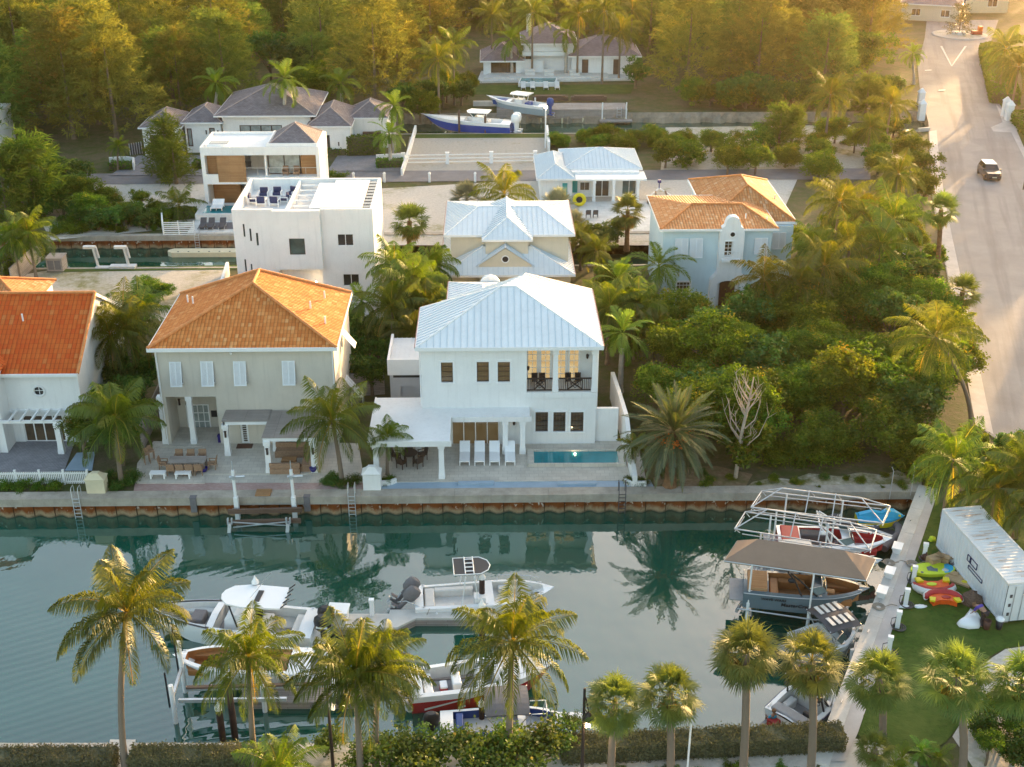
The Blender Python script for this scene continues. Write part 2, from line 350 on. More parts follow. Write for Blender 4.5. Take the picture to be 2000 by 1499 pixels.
M['vinyl']=pm('pale_vinyl',(.66,.64,.60),.5,.06,3.)
M['deckfloor']=pm('grey_deck_foam',(.33,.32,.32),.8,.1,3.)
M['redv']=pm('red_vinyl',(.42,.03,.03),.45,.1,3.)
M['bluev']=pm('blue_vinyl',(.03,.08,.28),.5,.1,3.)
M['navyf']=pm('navy_cushion',(.025,.035,.10),.8,.1,3.)
M['cobalt']=pm('cobalt_glaze',(.025,.02,.16),.25,.1)
M['yellow']=pm('yellow_plastic',(.75,.62,.02),.4,.1)
M['lime']=pm('lime_vinyl',(.60,.72,.04),.4,.1)
M['cyan']=pm('cyan_plastic',(.02,.38,.62),.35,.1)
M['orange']=pm('orange_vinyl',(.80,.11,.015),.4,.12,3.)
M['card']=pm('cardboard',(.46,.31,.17),.85,.12,3.)
M['purple']=pm('purple_cloth',(.10,.06,.33),.8,.1)
M['skin']=pm('skin',(.36,.20,.13),.6,.08,6.)
M['trouser']=pm('dark_trousers',(.05,.035,.035),.85,.1)
M['rope']=pm('rope',(.35,.3,.24),.9,.1)
M['date_fruit']=pm('orange_date_clusters',(.55,.16,.02),.7,.2,6.)
M['coco']=pm('green_coconuts',(.16,.19,.03),.5,.2,6.)
M['contw']=pm('white_container_paint',(.72,.74,.75),.45,.05,.8,streak=.15)
M['controof']=pm('rust_streaked_container_roof',(.72,.70,.66),.55,.06,.5,c2=(.76,.74,.70))
M['carpaint']=pm('dark_car_paint',(.03,.025,.028),.2,.1,spec=.6,coat=.5)
M['lamp']=emit('lamp_glow',(1.,.72,.42),14.)
M['headlight']=emit('headlight_glow',(1.,.62,.22),9.)
M['fairy']=emit('fairy_light_glow',(1.,.6,.25),2.)
M['rust2']=pm('rust_stain',(.55,.36,.24),.8,.3,3.)
M['rock']=pm('bank_rock',(.26,.22,.165),.95,.35,.8,.6,4)
M['pine']=leafm('christmas_tree_needles',(.05,.06,.01),(.12,.1,.02),(.4,.2,.04),.3)
# ---------------------------------------------------------------- ground, water, roads
WZ=-1.32
pierA=G(1585.5,1490);pierB=G(1794,950)
def pier_x(y):                              # water-side face of the right-hand quay
    k=(y-pierA[1])/(pierB[1]-pierA[1]);return pierA[0]+k*(pierB[0]-pierA[0])
SW=69.3                                     # far quay wall (front canal)
C2a,C2b,C2x=112.3,121.3,16.5                # second canal
C3a,C3b,C3x0,C3x1=162.5,174.,-13.6,62.
g=MB();BIG=4000
def quad(x0,x1,y0,y1,z=0.):g.face([(x0,y0,z),(x1,y0,z),(x1,y1,z),(x0,y1,z)])
quad(-BIG,BIG,-400,46.35)
xa,xb=pier_x(46.35),pier_x(SW)
g.face([(xa,46.35,0),(BIG,46.35,0),(BIG,SW,0),(xb,SW,0)])
quad(-BIG,BIG,SW,C2a);quad(C2x,BIG,C2a,C2b);quad(-BIG,BIG,C2b,C3a);quad(-BIG,C3x0,C3a,C3b);quad(C3x1,BIG,C3a,C3b);quad(-BIG,BIG,C3b,BIG)
struct('ground',g,M['scrub'])
g=MB();g.face([(-900,44,WZ),(45,44,WZ),(45,SW+1,WZ),(-900,SW+1,WZ)]);struct('water',g,M['water'])
g=MB();g.face([(-900,C2a-1,WZ),(C2x+1,C2a-1,WZ),(C2x+1,C2b+1,WZ),(-900,C2b+1,WZ)]);struct('water',g,M['water'])
g=MB();g.face([(C3x0-1,C3a-1,WZ),(C3x1+1,C3a-1,WZ),(C3x1+1,C3b+1,WZ),(C3x0-1,C3b+1,WZ)]);struct('water',g,M['water'])
_layer=[0]
def sheet(name,pix,m,z=None,world=False):
    _layer[0]+=1
    zz=(.02+.004*_layer[0]) if z is None else z
    pts=[p if world else G(*p) for p in pix];a=sum(pts[i][0]*pts[(i+1)%len(pts)][1]-pts[(i+1)%len(pts)][0]*pts[i][1] for i in range(len(pts)))
    if a<0:pts=pts[::-1]
    b=MB();b.face([(x,y,zz) for x,y in pts]);return struct(name,b,m)
# banks of the third canal and the closed ends of the canals
g=MB()
def bank(p,q,dx,dy,n=40):
    rr=random.Random(9);P_=[]
    for i in range(n+1):
        t=i/n;x=p[0]+(q[0]-p[0])*t;y=p[1]+(q[1]-p[1])*t;k=rr.uniform(.5,1.5);P_.append([(x,y,.0),(x+dx*k*.5,y+dy*k*.5,-.5-rr.uniform(0,.3)),(x+dx*k,y+dy*k,-2.)])
    g.loft(P_,False,0,False,False)
bank((C3x1,C3b),(C3x0,C3b),0,-1.2,90);bank((C3x0,C3b),(C3x0,C3a),1.,0,14);bank((C3x1,C3a),(C3x1,C3b),-1.,0,14);bank((14.,C3a),(C3x1,C3a),0,.8,50);bank((C2x,C2a),(C2x,C2b),-.3,0,10);bank((-300,46.35),(pier_x(46.35),46.35),0,.3,30)
struct('bank',g,M['rock'])
# lots
sheet('sand_lot',[(-180,555),(30,540),(100,528),(445,520),(440,610),(-180,700)],M['sand'])
sheet('sand_lot',[(640,375),(1080,350),(1300,350),(1560,345),(1500,480),(640,480)],M['sand2'])
sheet('sand_lot',[(205,352),(420,345),(420,440),(100,470),(60,400)],M['sand2'])
sheet('gravel_lot',[(800,268),(1068,266),(1075,342),(785,342)],M['gravel'])
sheet('grass_strip',[(806,261.5),(1068,260.5),(1068,270),(803,271)],M['lawn2'])
sheet('grass_strip',[(100,524),(470,519),(470,527),(90,533)],M['lawn2'])
sheet('sand_lot',[(1300,250),(1660,245),(1800,330),(1290,335)],M['sand'])
sheet('sand_lot',[(1452,957),(1470,943),(1510,934),(1545,938),(1580,926),(1640,932),(1680,924),(1725,930),(1752,920),(1800,940),(1800,960),(1600,962)],M['sand_rough'])
sheet('litter',[(1278,962),(1276,935),(1320,915),(1400,912),(1470,928),(1460,945),(1452,960)],M['litter'])
sheet('grass_strip',[(925,168),(1240,166),(1232,184),(922,186)],M['lawn'])
# roads
sheet('road',[(-400,372),(150,341),(700,335),(1320,333),(1700,330),(1700,352),(1320,352),(700,357),(150,362),(-400,400)],M['asph'])
rl=[(2080,960),(1905,830),(1868,640),(1846,520),(1822,400),(1815,300),(1813,240),(1797,180),(1792,130),(1806,75),(1810,40),(1950,40),(1938,75),(1926,110),(1930,165),(1962,212),(2010,280),(2200,420),(2600,960)]
sheet('road',[G(*p) for p in rl[:-2]]+[(58,95),(54,72)],M['road'],world=True)
sheet('pavement',[(1905,832),(1872,650),(1850,530),(1826,400),(1817,300),(1815,258),(1829,256),(1836,330),(1850,420),(1880,560),(1925,780),(1940,850)],M['walk'])
sheet('pavement',[(1945,205),(2010,270),(2010,330),(1975,260),(1940,258),(1935,250),(1958,240)],M['walk'])
sheet('grass_verge',[(1926,112),(1945,95),(1975,160),(1972,210),(1958,214),(1936,180)],M['lawn2'])
sheet('grass_verge',[(2000,290),(1985,255),(2060,250),(2120,330)],M['lawn2'])
# ---------------------------------------------------------------- vegetation meshes
def qmesh(name,Q,tone,mats,mi=None,tris=None):
    """Q (n,4,3) quads with one tone per quad"""
    n=len(Q);me=bpy.data.meshes.new(name);me.vertices.add(n*4);me.vertices.foreach_set('co',np.ascontiguousarray(Q,dtype=np.float32).ravel())
    me.loops.add(n*4);me.loops.foreach_set('vertex_index',np.arange(n*4,dtype=np.int32))
    me.polygons.add(n);me.polygons.foreach_set('loop_start',np.arange(0,n*4,4,dtype=np.int32))
    for m in (mats if isinstance(mats,list) else [mats]):me.materials.append(m)
    if mi is not None:me.polygons.foreach_set('material_index',np.asarray(mi,dtype=np.int32))
    a=me.attributes.new('tone','FLOAT','POINT');a.data.foreach_set('value',np.repeat(np.asarray(tone,dtype=np.float32),4))
    me.update(calc_edges=True);return me
def unit(a):return a/np.maximum(np.linalg.norm(a,axis=-1,keepdims=True),1e-9)
def frond(rng,az,el,L,leaf,Mn,bend,wid,base=.12,droop=.45,fold=35,tone=.3,twist=0.):
    """pinnate leaf: curved rachis with leaflets on both sides"""
    s=np.linspace(0,1,Mn);e=el-bend*s**1.4;az_=az+twist*s
    T=np.stack([np.cos(e)*np.cos(az_),np.cos(e)*np.sin(az_),np.sin(e)],1)
    Pn=np.cumsum(T,0)*L/Mn
    side=np.stack([-np.sin(az_),np.cos(az_),np.zeros(Mn)],1);up=np.cross(T,side)*-1
    up=np.cross(side,T)*-1;up*=np.sign(up[:,2:3]+1e-6)
    roll=rng.uniform(-.5,.5);side2=side*math.cos(roll)+up*math.sin(roll)
    k=s>=base;Q=[];tn=[]
    prof=np.clip(np.sin(PI*np.clip((s-base)/(1-base),0,1)*.93+.16),0.12,1)**.7
    fw=np.radians(np.interp(s,[0,1],[62,22]))
    for sg in (-1,1):
        d=side2*sg*np.sin(fw)[:,None]+T*np.cos(fw)[:,None]+up*math.sin(R(fold))*.35
        d=unit(d+rng.normal(0,.07,(Mn,3)))
        ll=leaf*prof*rng.uniform(.85,1.1,Mn)
        a=Pn;b=a+d*ll[:,None]*.5;c=a+unit(d*.8+np.array([0,0,-droop]))*ll[:,None]
        wv=unit(np.cross(d,up))*(wid*.5)
        wv=T*(wid*.5)
        q=np.stack([a,b-wv,c,b+wv],1)[k];Q.append(q);tn.append(tone+rng.normal(0,.12,len(q)))
    w2=np.interp(s,[0,1],[.05,.012])*L/3.2
    q=np.stack([Pn[:-1]-side[:-1]*w2[:-1,None],Pn[:-1]+side[:-1]*w2[:-1,None],Pn[1:]+side[1:]*w2[1:,None],Pn[1:]-side[1:]*w2[1:,None]],1)
    Q.append(q);tn.append(np.full(len(q),tone+.75))
    return np.concatenate(Q),np.concatenate(tn)
def pinnate_crown(name,seed,m,n=22,L=3.4,leaf=.8,Mn=40,top=82,bot=-38,bend=(45,80),wid=.055,droop=.5,coco=True,dead=2):
    rng=np.random.default_rng(seed);Q=[];tn=[]
    for i in range(n):
        t=i/(n-1);el=R(top+(bot-top)*t**.9+rng.uniform(-8,8));az=i*2.39996+rng.uniform(-.3,.3)
        l=L*rng.uniform(.85,1.08)*(.72 if t<.12 else 1)
        a,b=frond(rng,az,el,l,leaf,Mn,R(rng.uniform(*bend))*(.55 if t<.2 else 1),wid,droop=droop,tone=.75-.65*t+rng.uniform(-.1,.15)+(.9 if i>=n-dead else 0),twist=rng.uniform(-.35,.35))
        Q.append(a);tn.append(b)
    if coco:
        for k in range(7):
            az=rng.uniform(0,2*PI);c=np.array([.22*math.cos(az),.22*math.sin(az),-.18+rng.uniform(-.12,.05)]);r=.12
            for u in range(5):
                for v in range(3):
                    def pt(uu,vv):return c+r*np.array([math.cos(uu*2*PI/5)*math.sin(vv*PI/3),math.sin(uu*2*PI/5)*math.sin(vv*PI/3),math.cos(vv*PI/3)])
                    Q.append(np.array([[pt(u,v),pt(u,v+1),pt(u+1,v+1),pt(u+1,v)]]));tn.append(np.array([.9+.5*(k%2)]))
    return qmesh(name,np.concatenate(Q),np.concatenate(tn),m)
def fan_crown(name,seed,m,n=34,pet=.9,rad=.8,K=26,top=85,bot=-55,spread=250,dead=0,droop=.35,wid=.05):
    rng=np.random.default_rng(seed);Q=[];tn=[]
    for i in range(n+dead):
        t=i/(n-1);el=R(top+(bot-top)*min(t,1)**.95+rng.uniform(-9,9)) if i<n else R(rng.uniform(-85,-68));az=i*2.39996+rng.uniform(-.25,.25)
        p=pet*rng.uniform(.75,1.1)*(.8 if i>=n else 1)
        T=np.array([math.cos(el)*math.cos(az),math.cos(el)*math.sin(az),math.sin(el)]);side=np.array([-math.sin(az),math.cos(az),0]);up=np.cross(T,side);up*=1 if up[2]>=0 else -1
        o=T*p;o[2]-=.12*p
        tone=(.75-.6*t+rng.uniform(-.15,.15)) if i<n else 1.7
        w=side*.02
        Q.append(np.array([[w*0-w,w,o+w*.6,o-w*.6]]));tn.append(np.array([tone+.6]))
        th=np.radians(np.linspace(-spread/2,spread/2,K))+rng.normal(0,.04,K);r=rad*(1-.25*np.abs(th)/PI)*rng.uniform(.88,1.08,K)
        tilt=rng.uniform(-.35,.35)
        d=T*np.cos(th)[:,None]+(side+up*tilt)*np.sin(th)[:,None]+up*rng.uniform(.0,.3);d=unit(d)
        pl=np.cross(T,side+up*tilt);wv=unit(np.cross(d,pl))*(wid*.5)
        b=o+d*(r*.55)[:,None];c=b+unit(d+np.array([0,0,-droop])*rng.uniform(.5,1.7,(K,1)))*(r*.45)[:,None]
        a=np.repeat(o[None],K,0)
        Q.append(np.stack([a,b-wv,c,b+wv],1));tn.append(tone+rng.normal(0,.12,K))
    return qmesh(name,np.concatenate(Q),np.concatenate(tn),m)
def leaf_cloud(rng,C,per,spread,l,w,tone,flat=.6):
    """per leaves round each clump centre C (n,3)"""
    n=len(C);c=np.repeat(C,per,0)+rng.normal(0,1,(n*per,3))*spread*np.array([1,1,.75])
    d=unit(rng.normal(0,1,(n*per,3))*np.array([1,1,flat]));e=unit(np.cross(d,rng.normal(0,1,(n*per,3))))
    ll=l*rng.uniform(.6,1.25,(n*per,1));ww=w*rng.uniform(.6,1.25,(n*per,1))
    Q=np.stack([c-d*ll/2,c+e*ww/2,c+d*ll/2,c-e*ww/2],1)
    return Q,np.repeat(tone,per)+rng.normal(0,.14,n*per)
def crown_pts(rng,n,rx,ry,rz,lumps=13,shell=.5):
    """clump centres on the outer part of several overlapping lobes"""
    lc=unit(rng.normal(0,1,(lumps,3)))*rng.uniform(.2,.78,(lumps,1));lr=rng.uniform(.2,.46,lumps);lc[:,2]*=.8
    k=rng.integers(0,lumps,n);d=unit(rng.normal(0,1,(n,3)));d[:,2]=np.where(rng.random(n)<.75,np.abs(d[:,2]),d[:,2])
    r=rng.uniform(shell,1,(n,1))**.5*lr[k][:,None]
    return (lc[k]+d*r)*np.array([rx,ry,rz])/.95
def broad_crown(name,seed,m,rx,rz,n=150,per=42,l=.26,w=.13,spread=.26,dry=.06):
    rng=np.random.default_rng(seed);C=crown_pts(rng,n,rx,rx*rng.uniform(.85,1.1),rz)
    hz=(C[:,2]/rz+1)/2
    tone=np.clip(rng.uniform(-.1,.75,n)*(.45+.7*rng.random(n)),0,1)+np.where(rng.random(n)<dry,.9,0)
    Q,t=leaf_cloud(rng,C,per,spread,l,w,tone);return qmesh(name,Q,t,m),C
def casu_crown(name,seed,m,h,rad,n=170,per=26,l=.95,w=.045,conic=.75,base=.1):
    rng=np.random.default_rng(seed)
    s=rng.uniform(0,1,n)**.85;az=rng.uniform(0,2*PI,n)
    env=(1-s)**conic*(.6+.4*np.minimum(1,s*5+.3));lob=1+.28*np.sin(az*3+seed)*(1-s)
    rr=rad*env*lob*rng.uniform(.25,1,n)**.6
    C=np.stack([rr*np.cos(az),rr*np.sin(az),h*(base+(1-base)*s)+rng.uniform(-.3,.3,n)],1)
    out=np.stack([np.cos(az)*.85,np.sin(az)*.85,rng.uniform(.15,.95,n)],1)
    tone=np.clip(rng.uniform(-.1,.8,n),0,1)+np.where(rng.random(n)<.12,.7,0)
    u=rng.uniform(0,1,(n*per,1));c=np.repeat(C,per,0)+np.repeat(out,per,0)*(u-.3)*2.3+np.array([0,0,-.5])*u**2+rng.normal(0,.13,(n*per,3))*(1.15-u)
    d=unit(np.repeat(out,per,0)*.8+rng.normal(0,.42,(n*per,3))+np.array([0,0,-.10]));e=unit(np.cross(d,rng.normal(0,1,(n*per,3))))
    ll=l*rng.uniform(.5,1.2,(n*per,1))
    Q=np.stack([c,c+d*ll*.5+e*w,c+d*ll+np.array([0,0,-.14])*ll,c+d*ll*.5-e*w],1)
    return qmesh(name,Q,np.repeat(tone,per)+rng.normal(0,.12,n*per),m)
def trunk_mesh(name,m,h,r0,r1,lean=(0,0),seg=22,n=8,rings=0.,crownshaft=None):
    b=MB();path=[];rad=[]
    for i in range(seg+1):
        t=i/seg;path.append((lean[0]*t**1.7,lean[1]*t**1.7,h*t-(.3 if i==0 else 0)));rad.append((r0+(r1-r0)*t)*(1+.35*max(0,1-t*9))*(1+rings*(i%2)))
    b.tube(path,rad,n);return b.data(name,m)
def branchy(name,m,pts,h0,r,seed,k=9,start=.25):
    """trunk with limbs reaching into the crown"""
    rng=random.Random(seed);b=MB();top=(rng.uniform(-.3,.3),rng.uniform(-.3,.3),h0*1.15)
    b.tube([(0,0,-.3),(.05,.03,h0*.4),(top[0]*.5,top[1]*.5,h0*.8),top],[r*1.3,r,r*.75,r*.4],7)
    for i in range(k):
        p=Vector(pts[rng.randrange(len(pts))])+Vector((0,0,h0));z=h0*rng.uniform(start,.85);a=Vector((0,0,z));mid=a.lerp(p,.5)+Vector((rng.uniform(-.3,.3),rng.uniform(-.3,.3),rng.uniform(-.2,.4)))
        b.tube([a,mid,p],[r*.45,r*.3,r*.08],5)
    return b.data(name,m)
# master meshes
PC=[pinnate_crown('crown',10+i,M['palm'],n=25+i,L=3.4,leaf=1.0,Mn=72,wid=.062,droop=.65,bot=-48 if i%2 else -30) for i in range(4)]
PF=[pinnate_crown('crown',30+i,M['palm_far'] if i%2 else M['palm'],n=25,L=3.6,leaf=1.05,Mn=48,wid=.08,droop=.6,bot=-45) for i in range(4)]
RC=[pinnate_crown('crown',50+i,M['royal'],n=17,L=3.2,leaf=.9,Mn=56,wid=.10,top=75,bot=-35,bend=(60,100),coco=False,dead=0,droop=.2) for i in range(2)]
DC=pinnate_crown('crown',61,M['date'],n=86,L=3.9,leaf=.5,Mn=64,wid=.07,top=84,bot=-72,bend=(22,48),droop=.08,coco=False,dead=5)
SC=[fan_crown('crown',70+i,M['fan'],n=[60,50,54,44][i],pet=[1.05,1.1,.95,1.0][i],rad=[.9,.85,.95,.88][i],K=26,dead=[0,7,3,9][i],bot=[-72,-55,-76,-60][i],spread=225,droop=.65,wid=.06) for i in range(4)]
WC=[fan_crown('crown',80+i,M['fan'],n=34,pet=1.15,rad=1.0,K=24,bot=-45,dead=10,droop=.5,wid=.09,spread=230) for i in range(3)]
BC=[fan_crown('crown',90+i,M['silver'],n=28,pet=1.2,rad=1.15,K=24,bot=-25,droop=.15,wid=.1) for i in range(2)]
CC=[casu_crown('crown',100+i,M['casu'] if i%2==0 else M['casu_y'],h,r,n=300,per=34,l=.8,conic=c) for i,(h,r,c) in enumerate([(13,5.2,.45),(12,4.8,.52),(15,5.6,.48),(10.5,4.6,.4),(13.5,6.0,.5)])]
CG=[casu_crown('crown',120+i,M['casu_g'],7.,2.3,n=150,per=28,conic=.7,base=.05) for i in range(2)]
BL=[broad_crown('crown',140+i,[M['leaf'],M['leaf'],M['leaf_y'],M['leaf_d']][i%4],rx,rz,n=int(n*[1,.6,1,.8][i%4]),per=[46,30,44,34][i%4],l=[.24,.44,.26,.34][i%4],w=[.12,.17,.13,.2][i%4],dry=[.05,.12,.06,.03][i%4]) for i,(rx,rz,n) in enumerate([(3.4,2.6,230),(2.8,2.4,190),(3.6,2.4,240),(3.0,2.6,200),(2.3,2.0,130),(4.2,3.0,300),(3.1,2.9,220),(2.6,1.9,150)])]
SH=[broad_crown('foliage',170+i,[M['leaf'],M['leaf_d'],M['leaf_y']][i%3],1.3,.9,n=46,per=40,l=.17,w=.09,spread=.2) for i in range(4)]
TK={}
def tk(kind,h,r0,r1,lean=(0,0),m='trunk',**k):
    key=(kind,round(h,1),lean)
    if key not in TK:TK[key]=trunk_mesh('trunk',M[m],h,r0,r1,lean,**k)
    return TK[key]
VR=random.Random(5)
def palm(name,label,base,h,crown,sc=1.,kind='coco',lean=(0,0),group=None,rz=None,cat='palm tree',flat=1.):
    """tree > trunk, crown"""
    o=thing(name,label,cat,(base[0],base[1],0),0,group)
    m,r0,r1={'coco':('trunk',.17,.11),'royal':('trunk_g',.26,.17),'fan':('trunk',.2,.16),'wash':('trunk_b',.24,.2),'date':('trunk_b',.4,.36)}[kind]
    link('trunk',tk(kind,h,r0*sc**.5,r1*sc**.5,lean,m,rings=.06),o)
    if kind=='royal':
        b=MB();b.tube([(lean[0],lean[1],h-.1),(lean[0],lean[1],h+.6),(lean[0],lean[1],h+1.3)],[.19,.17,.07],8);b.build('crownshaft',M['royal'],o);h+=1.1
    link('crown',crown,o,(lean[0],lean[1],h),VR.uniform(0,6.28) if rz is None else rz,(sc,sc,sc*flat))
    return o
def tree(name,label,base,h,crown,sc=1.,group=None,cat='tree',trunk=True,rad=.2,z0=0.,rz=None):
    """broad tree: crown centre at height h"""
    o=thing(name,label,cat,(base[0],base[1],z0),VR.uniform(0,6.28) if rz is None else rz,group);me,pts=crown
    link('crown',me,o,(0,0,h),0,sc)
    if trunk:
        key=('b',me.name,round(h/sc,1))
        if key not in TK:TK[key]=branchy('trunk',M['bark'],pts,h/sc,rad/sc,len(TK))
        link('trunk',TK[key],o,(0,0,0),0,sc)
    return o
def conifer(name,label,base,crown,sc=1.,group=None,cat='tree',h=12.):
    o=thing(name,label,cat,(base[0],base[1],0),VR.uniform(0,6.28),group)
    link('crown',crown,o,(0,0,0),0,sc)
    link('trunk',tk('casu',h*.9,.28,.05,(0,0),'bark'),o,(0,0,0),0,sc);return o
def hedge(name,label,a,b,w,h,m='hedge',z=0.,dens=70,l=.09,cat='hedge',core=.86,group=None):
    """clipped hedge between ground points a and b"""
    a=np.array(a);b=np.array(b);L=np.linalg.norm(b-a);ang=math.atan2(b[1]-a[1],b[0]-a[0])
    rng=np.random.default_rng(int(L*977+w*31+abs(a[0])*7));area=L*(w+2*h)+2*w*h;n=int(area*dens)
    f=rng.choice(4,n,p=np.array([L*w,L*h,L*h,2*w*h])/area);u=rng.uniform(0,L,n);v=rng.uniform(-w/2,w/2,n);z_=rng.uniform(.0,h,n)
    x=np.where(f==3,np.where(rng.random(n)<.5,0,L),u);y=np.where(f==1,-w/2,np.where(f==2,w/2,v));zz=np.where(f==0,h,z_)
    zz=zz+np.where(f==0,.07*np.sin(x*1.7)+.05*np.sin(x*4.1+y*3),0)
    C=np.stack([x,y,zz],1)+rng.normal(0,.05,(n,3));d=unit(rng.normal(0,1,(n,3)));e=unit(np.cross(d,rng.normal(0,1,(n,3))))
    ll=l*rng.uniform(.7,1.4,(n,1));Q=np.stack([C-d*ll,C+e*ll*.5,C+d*ll,C-e*ll*.5],1)
    o=thing(name,label,cat,(a[0],a[1],z),ang,group)
    link('foliage',qmesh('foliage',Q,np.clip(rng.normal(.35,.35,n),0,2),M[m]),o)
    c=MB();c.box(.08,L-.08,-w/2*core,w/2*core,0,h-.07);c.build('branches',M['twigs'],o);return o
def shrub(name,label,base,sc=1.,k=0,h=.55,group=None,cat='shrub',z0=0.):
    o=thing(name,label,cat,(base[0],base[1],z0),VR.uniform(0,6.28),group)
    link('foliage',SH[k%4][0],o,(0,0,h*sc),0,sc);return o
# ---------------------------------------------------------------- building kit
def facade(b,p0,ang,w,h,holes=(),d=.16,z0=0.,mi=0):
    """wall face starting at p0 running along angle ang (outside on its right), with recessed openings"""
    u=(math.cos(ang),math.sin(ang));nn=(-u[1],u[0])      # inward
    def pt(x,z,k=0.):return (p0[0]+u[0]*x+nn[0]*k,p0[1]+u[1]*x+nn[1]*k,z)
    xs=sorted({0,w}|{min(max(a,0),w) for q in holes for a in q[:2]});zs=sorted({z0,h}|{min(max(a,z0),h) for q in holes for a in q[2:4]})
    for i in range(len(xs)-1):
        for j in range(len(zs)-1):
            cx,cz=(xs[i]+xs[i+1])/2,(zs[j]+zs[j+1])/2
            if any(q[0]<cx<q[1] and q[2]<cz<q[3] for q in holes):continue
            b.face([pt(xs[i],zs[j]),pt(xs[i+1],zs[j]),pt(xs[i+1],zs[j+1]),pt(xs[i],zs[j+1])],mi)
    for q in holes:
        D=q[4] if len(q)>4 else d;a,c,e,f=q[:4]
        b.face([pt(a,e),pt(a,e,D),pt(a,f,D),pt(a,f)][::-1],mi);b.face([pt(c,e),pt(c,e,D),pt(c,f,D),pt(c,f)],mi)
        b.face([pt(a,f),pt(a,f,D),pt(c,f,D),pt(c,f)][::-1],mi);b.face([pt(a,e),pt(a,e,D),pt(c,e,D),pt(c,e)],mi)
        b.face([pt(a,e,D),pt(c,e,D),pt(c,f,D),pt(a,f,D)],mi)
    return b
def block(b,x0,x1,y0,y1,h,front=(),right=(),left=(),back=(),d=.16,z0=0.,top=True,mi=0):
    front=[(q[0]-x0,q[1]-x0)+tuple(q[2:]) for q in front];right=[(q[0]-y0,q[1]-y0)+tuple(q[2:]) for q in right]
    facade(b,(x0,y0),0,x1-x0,h,front,d,z0,mi);facade(b,(x1,y0),PI/2,y1-y0,h,right,d,z0,mi)
    facade(b,(x1,y1),PI,x1-x0,h,back,d,z0,mi);facade(b,(x0,y1),-PI/2,y1-y0,h,left,d,z0,mi)
    if top:b.face([(x0,y0,h),(x1,y0,h),(x1,y1,h),(x0,y1,h)],mi)
    return b
_wc={}
def win(parent,x,y,z,w,h,rz=0.,nx=2,nz=2,fm='white2',gm='glass',fw=.06,mw=.03,trim=0.,name='window',sill=False,label=None,pane='pane',depth=.1):
    """window or glazed door: centre x,z of the opening at wall face y; frame with the pane as its sub-part"""
    key=(round(w,2),round(h,2),nx,nz,fm,gm,fw,mw,trim,sill,pane,depth)
    if key not in _wc:
        b=MB();y0,y1=depth-.04,depth+.03;a,c=w/2-.004,h/2-.004
        b.box(-a,a,y0,y1,-c,-c+fw).box(-a,a,y0,y1,c-fw,c).box(-a,-a+fw,y0,y1,-c+fw,c-fw).box(a-fw,a,y0,y1,-c+fw,c-fw)
        for i in range(1,nx):q=-a+2*a*i/nx;b.box(q-mw/2,q+mw/2,y0+.01,y1,-c+fw,c-fw)
        for i in range(1,nz):
            q=-c+2*c*i/nz
            for k in range(nx):b.box(-a+2*a*k/nx+(fw if k==0 else mw/2),-a+2*a*(k+1)/nx-(fw if k==nx-1 else mw/2),y0+.01,y1,q-mw/2,q+mw/2)
        if trim:
            t=trim;b.box(-a-t,a+t,-.05,0.,c,c+t*1.3).box(-a-t,-a,-.04,0.,-c,c).box(a,a+t,-.04,0.,-c,c).box(-a-t*1.2,a+t*1.2,-.08,0.,-c-t,-c)
        elif sill:b.box(-a-.08,a+.08,-.08,0.,-c-.09,-c)
        f=b.data(name,M[fm]);b=MB();b.box(-a+.01,a-.01,depth+.03,depth+.045,-c+.01,c-.01);_wc[key]=(f,b.data(pane,M[gm]))
    f,p=_wc[key];o=link(name,f,parent,(x,y,z),rz)
    if label:o['label']=label
    link(pane,p,o);return o
def holes(L):return [(x-w/2,x+w/2,z-h/2,z+h/2) for x,z,w,h in L]
def clip_v(poly,u):
    v=[]
    for i in range(len(poly)):
        a,b=poly[i],poly[(i+1)%len(poly)]
        if (a[0]-u)*(b[0]-u)<0:t=(u-a[0])/(b[0]-a[0]);v.append(a[1]+t*(b[1]-a[1]))
    return (min(v),max(v)) if len(v)>=2 else None
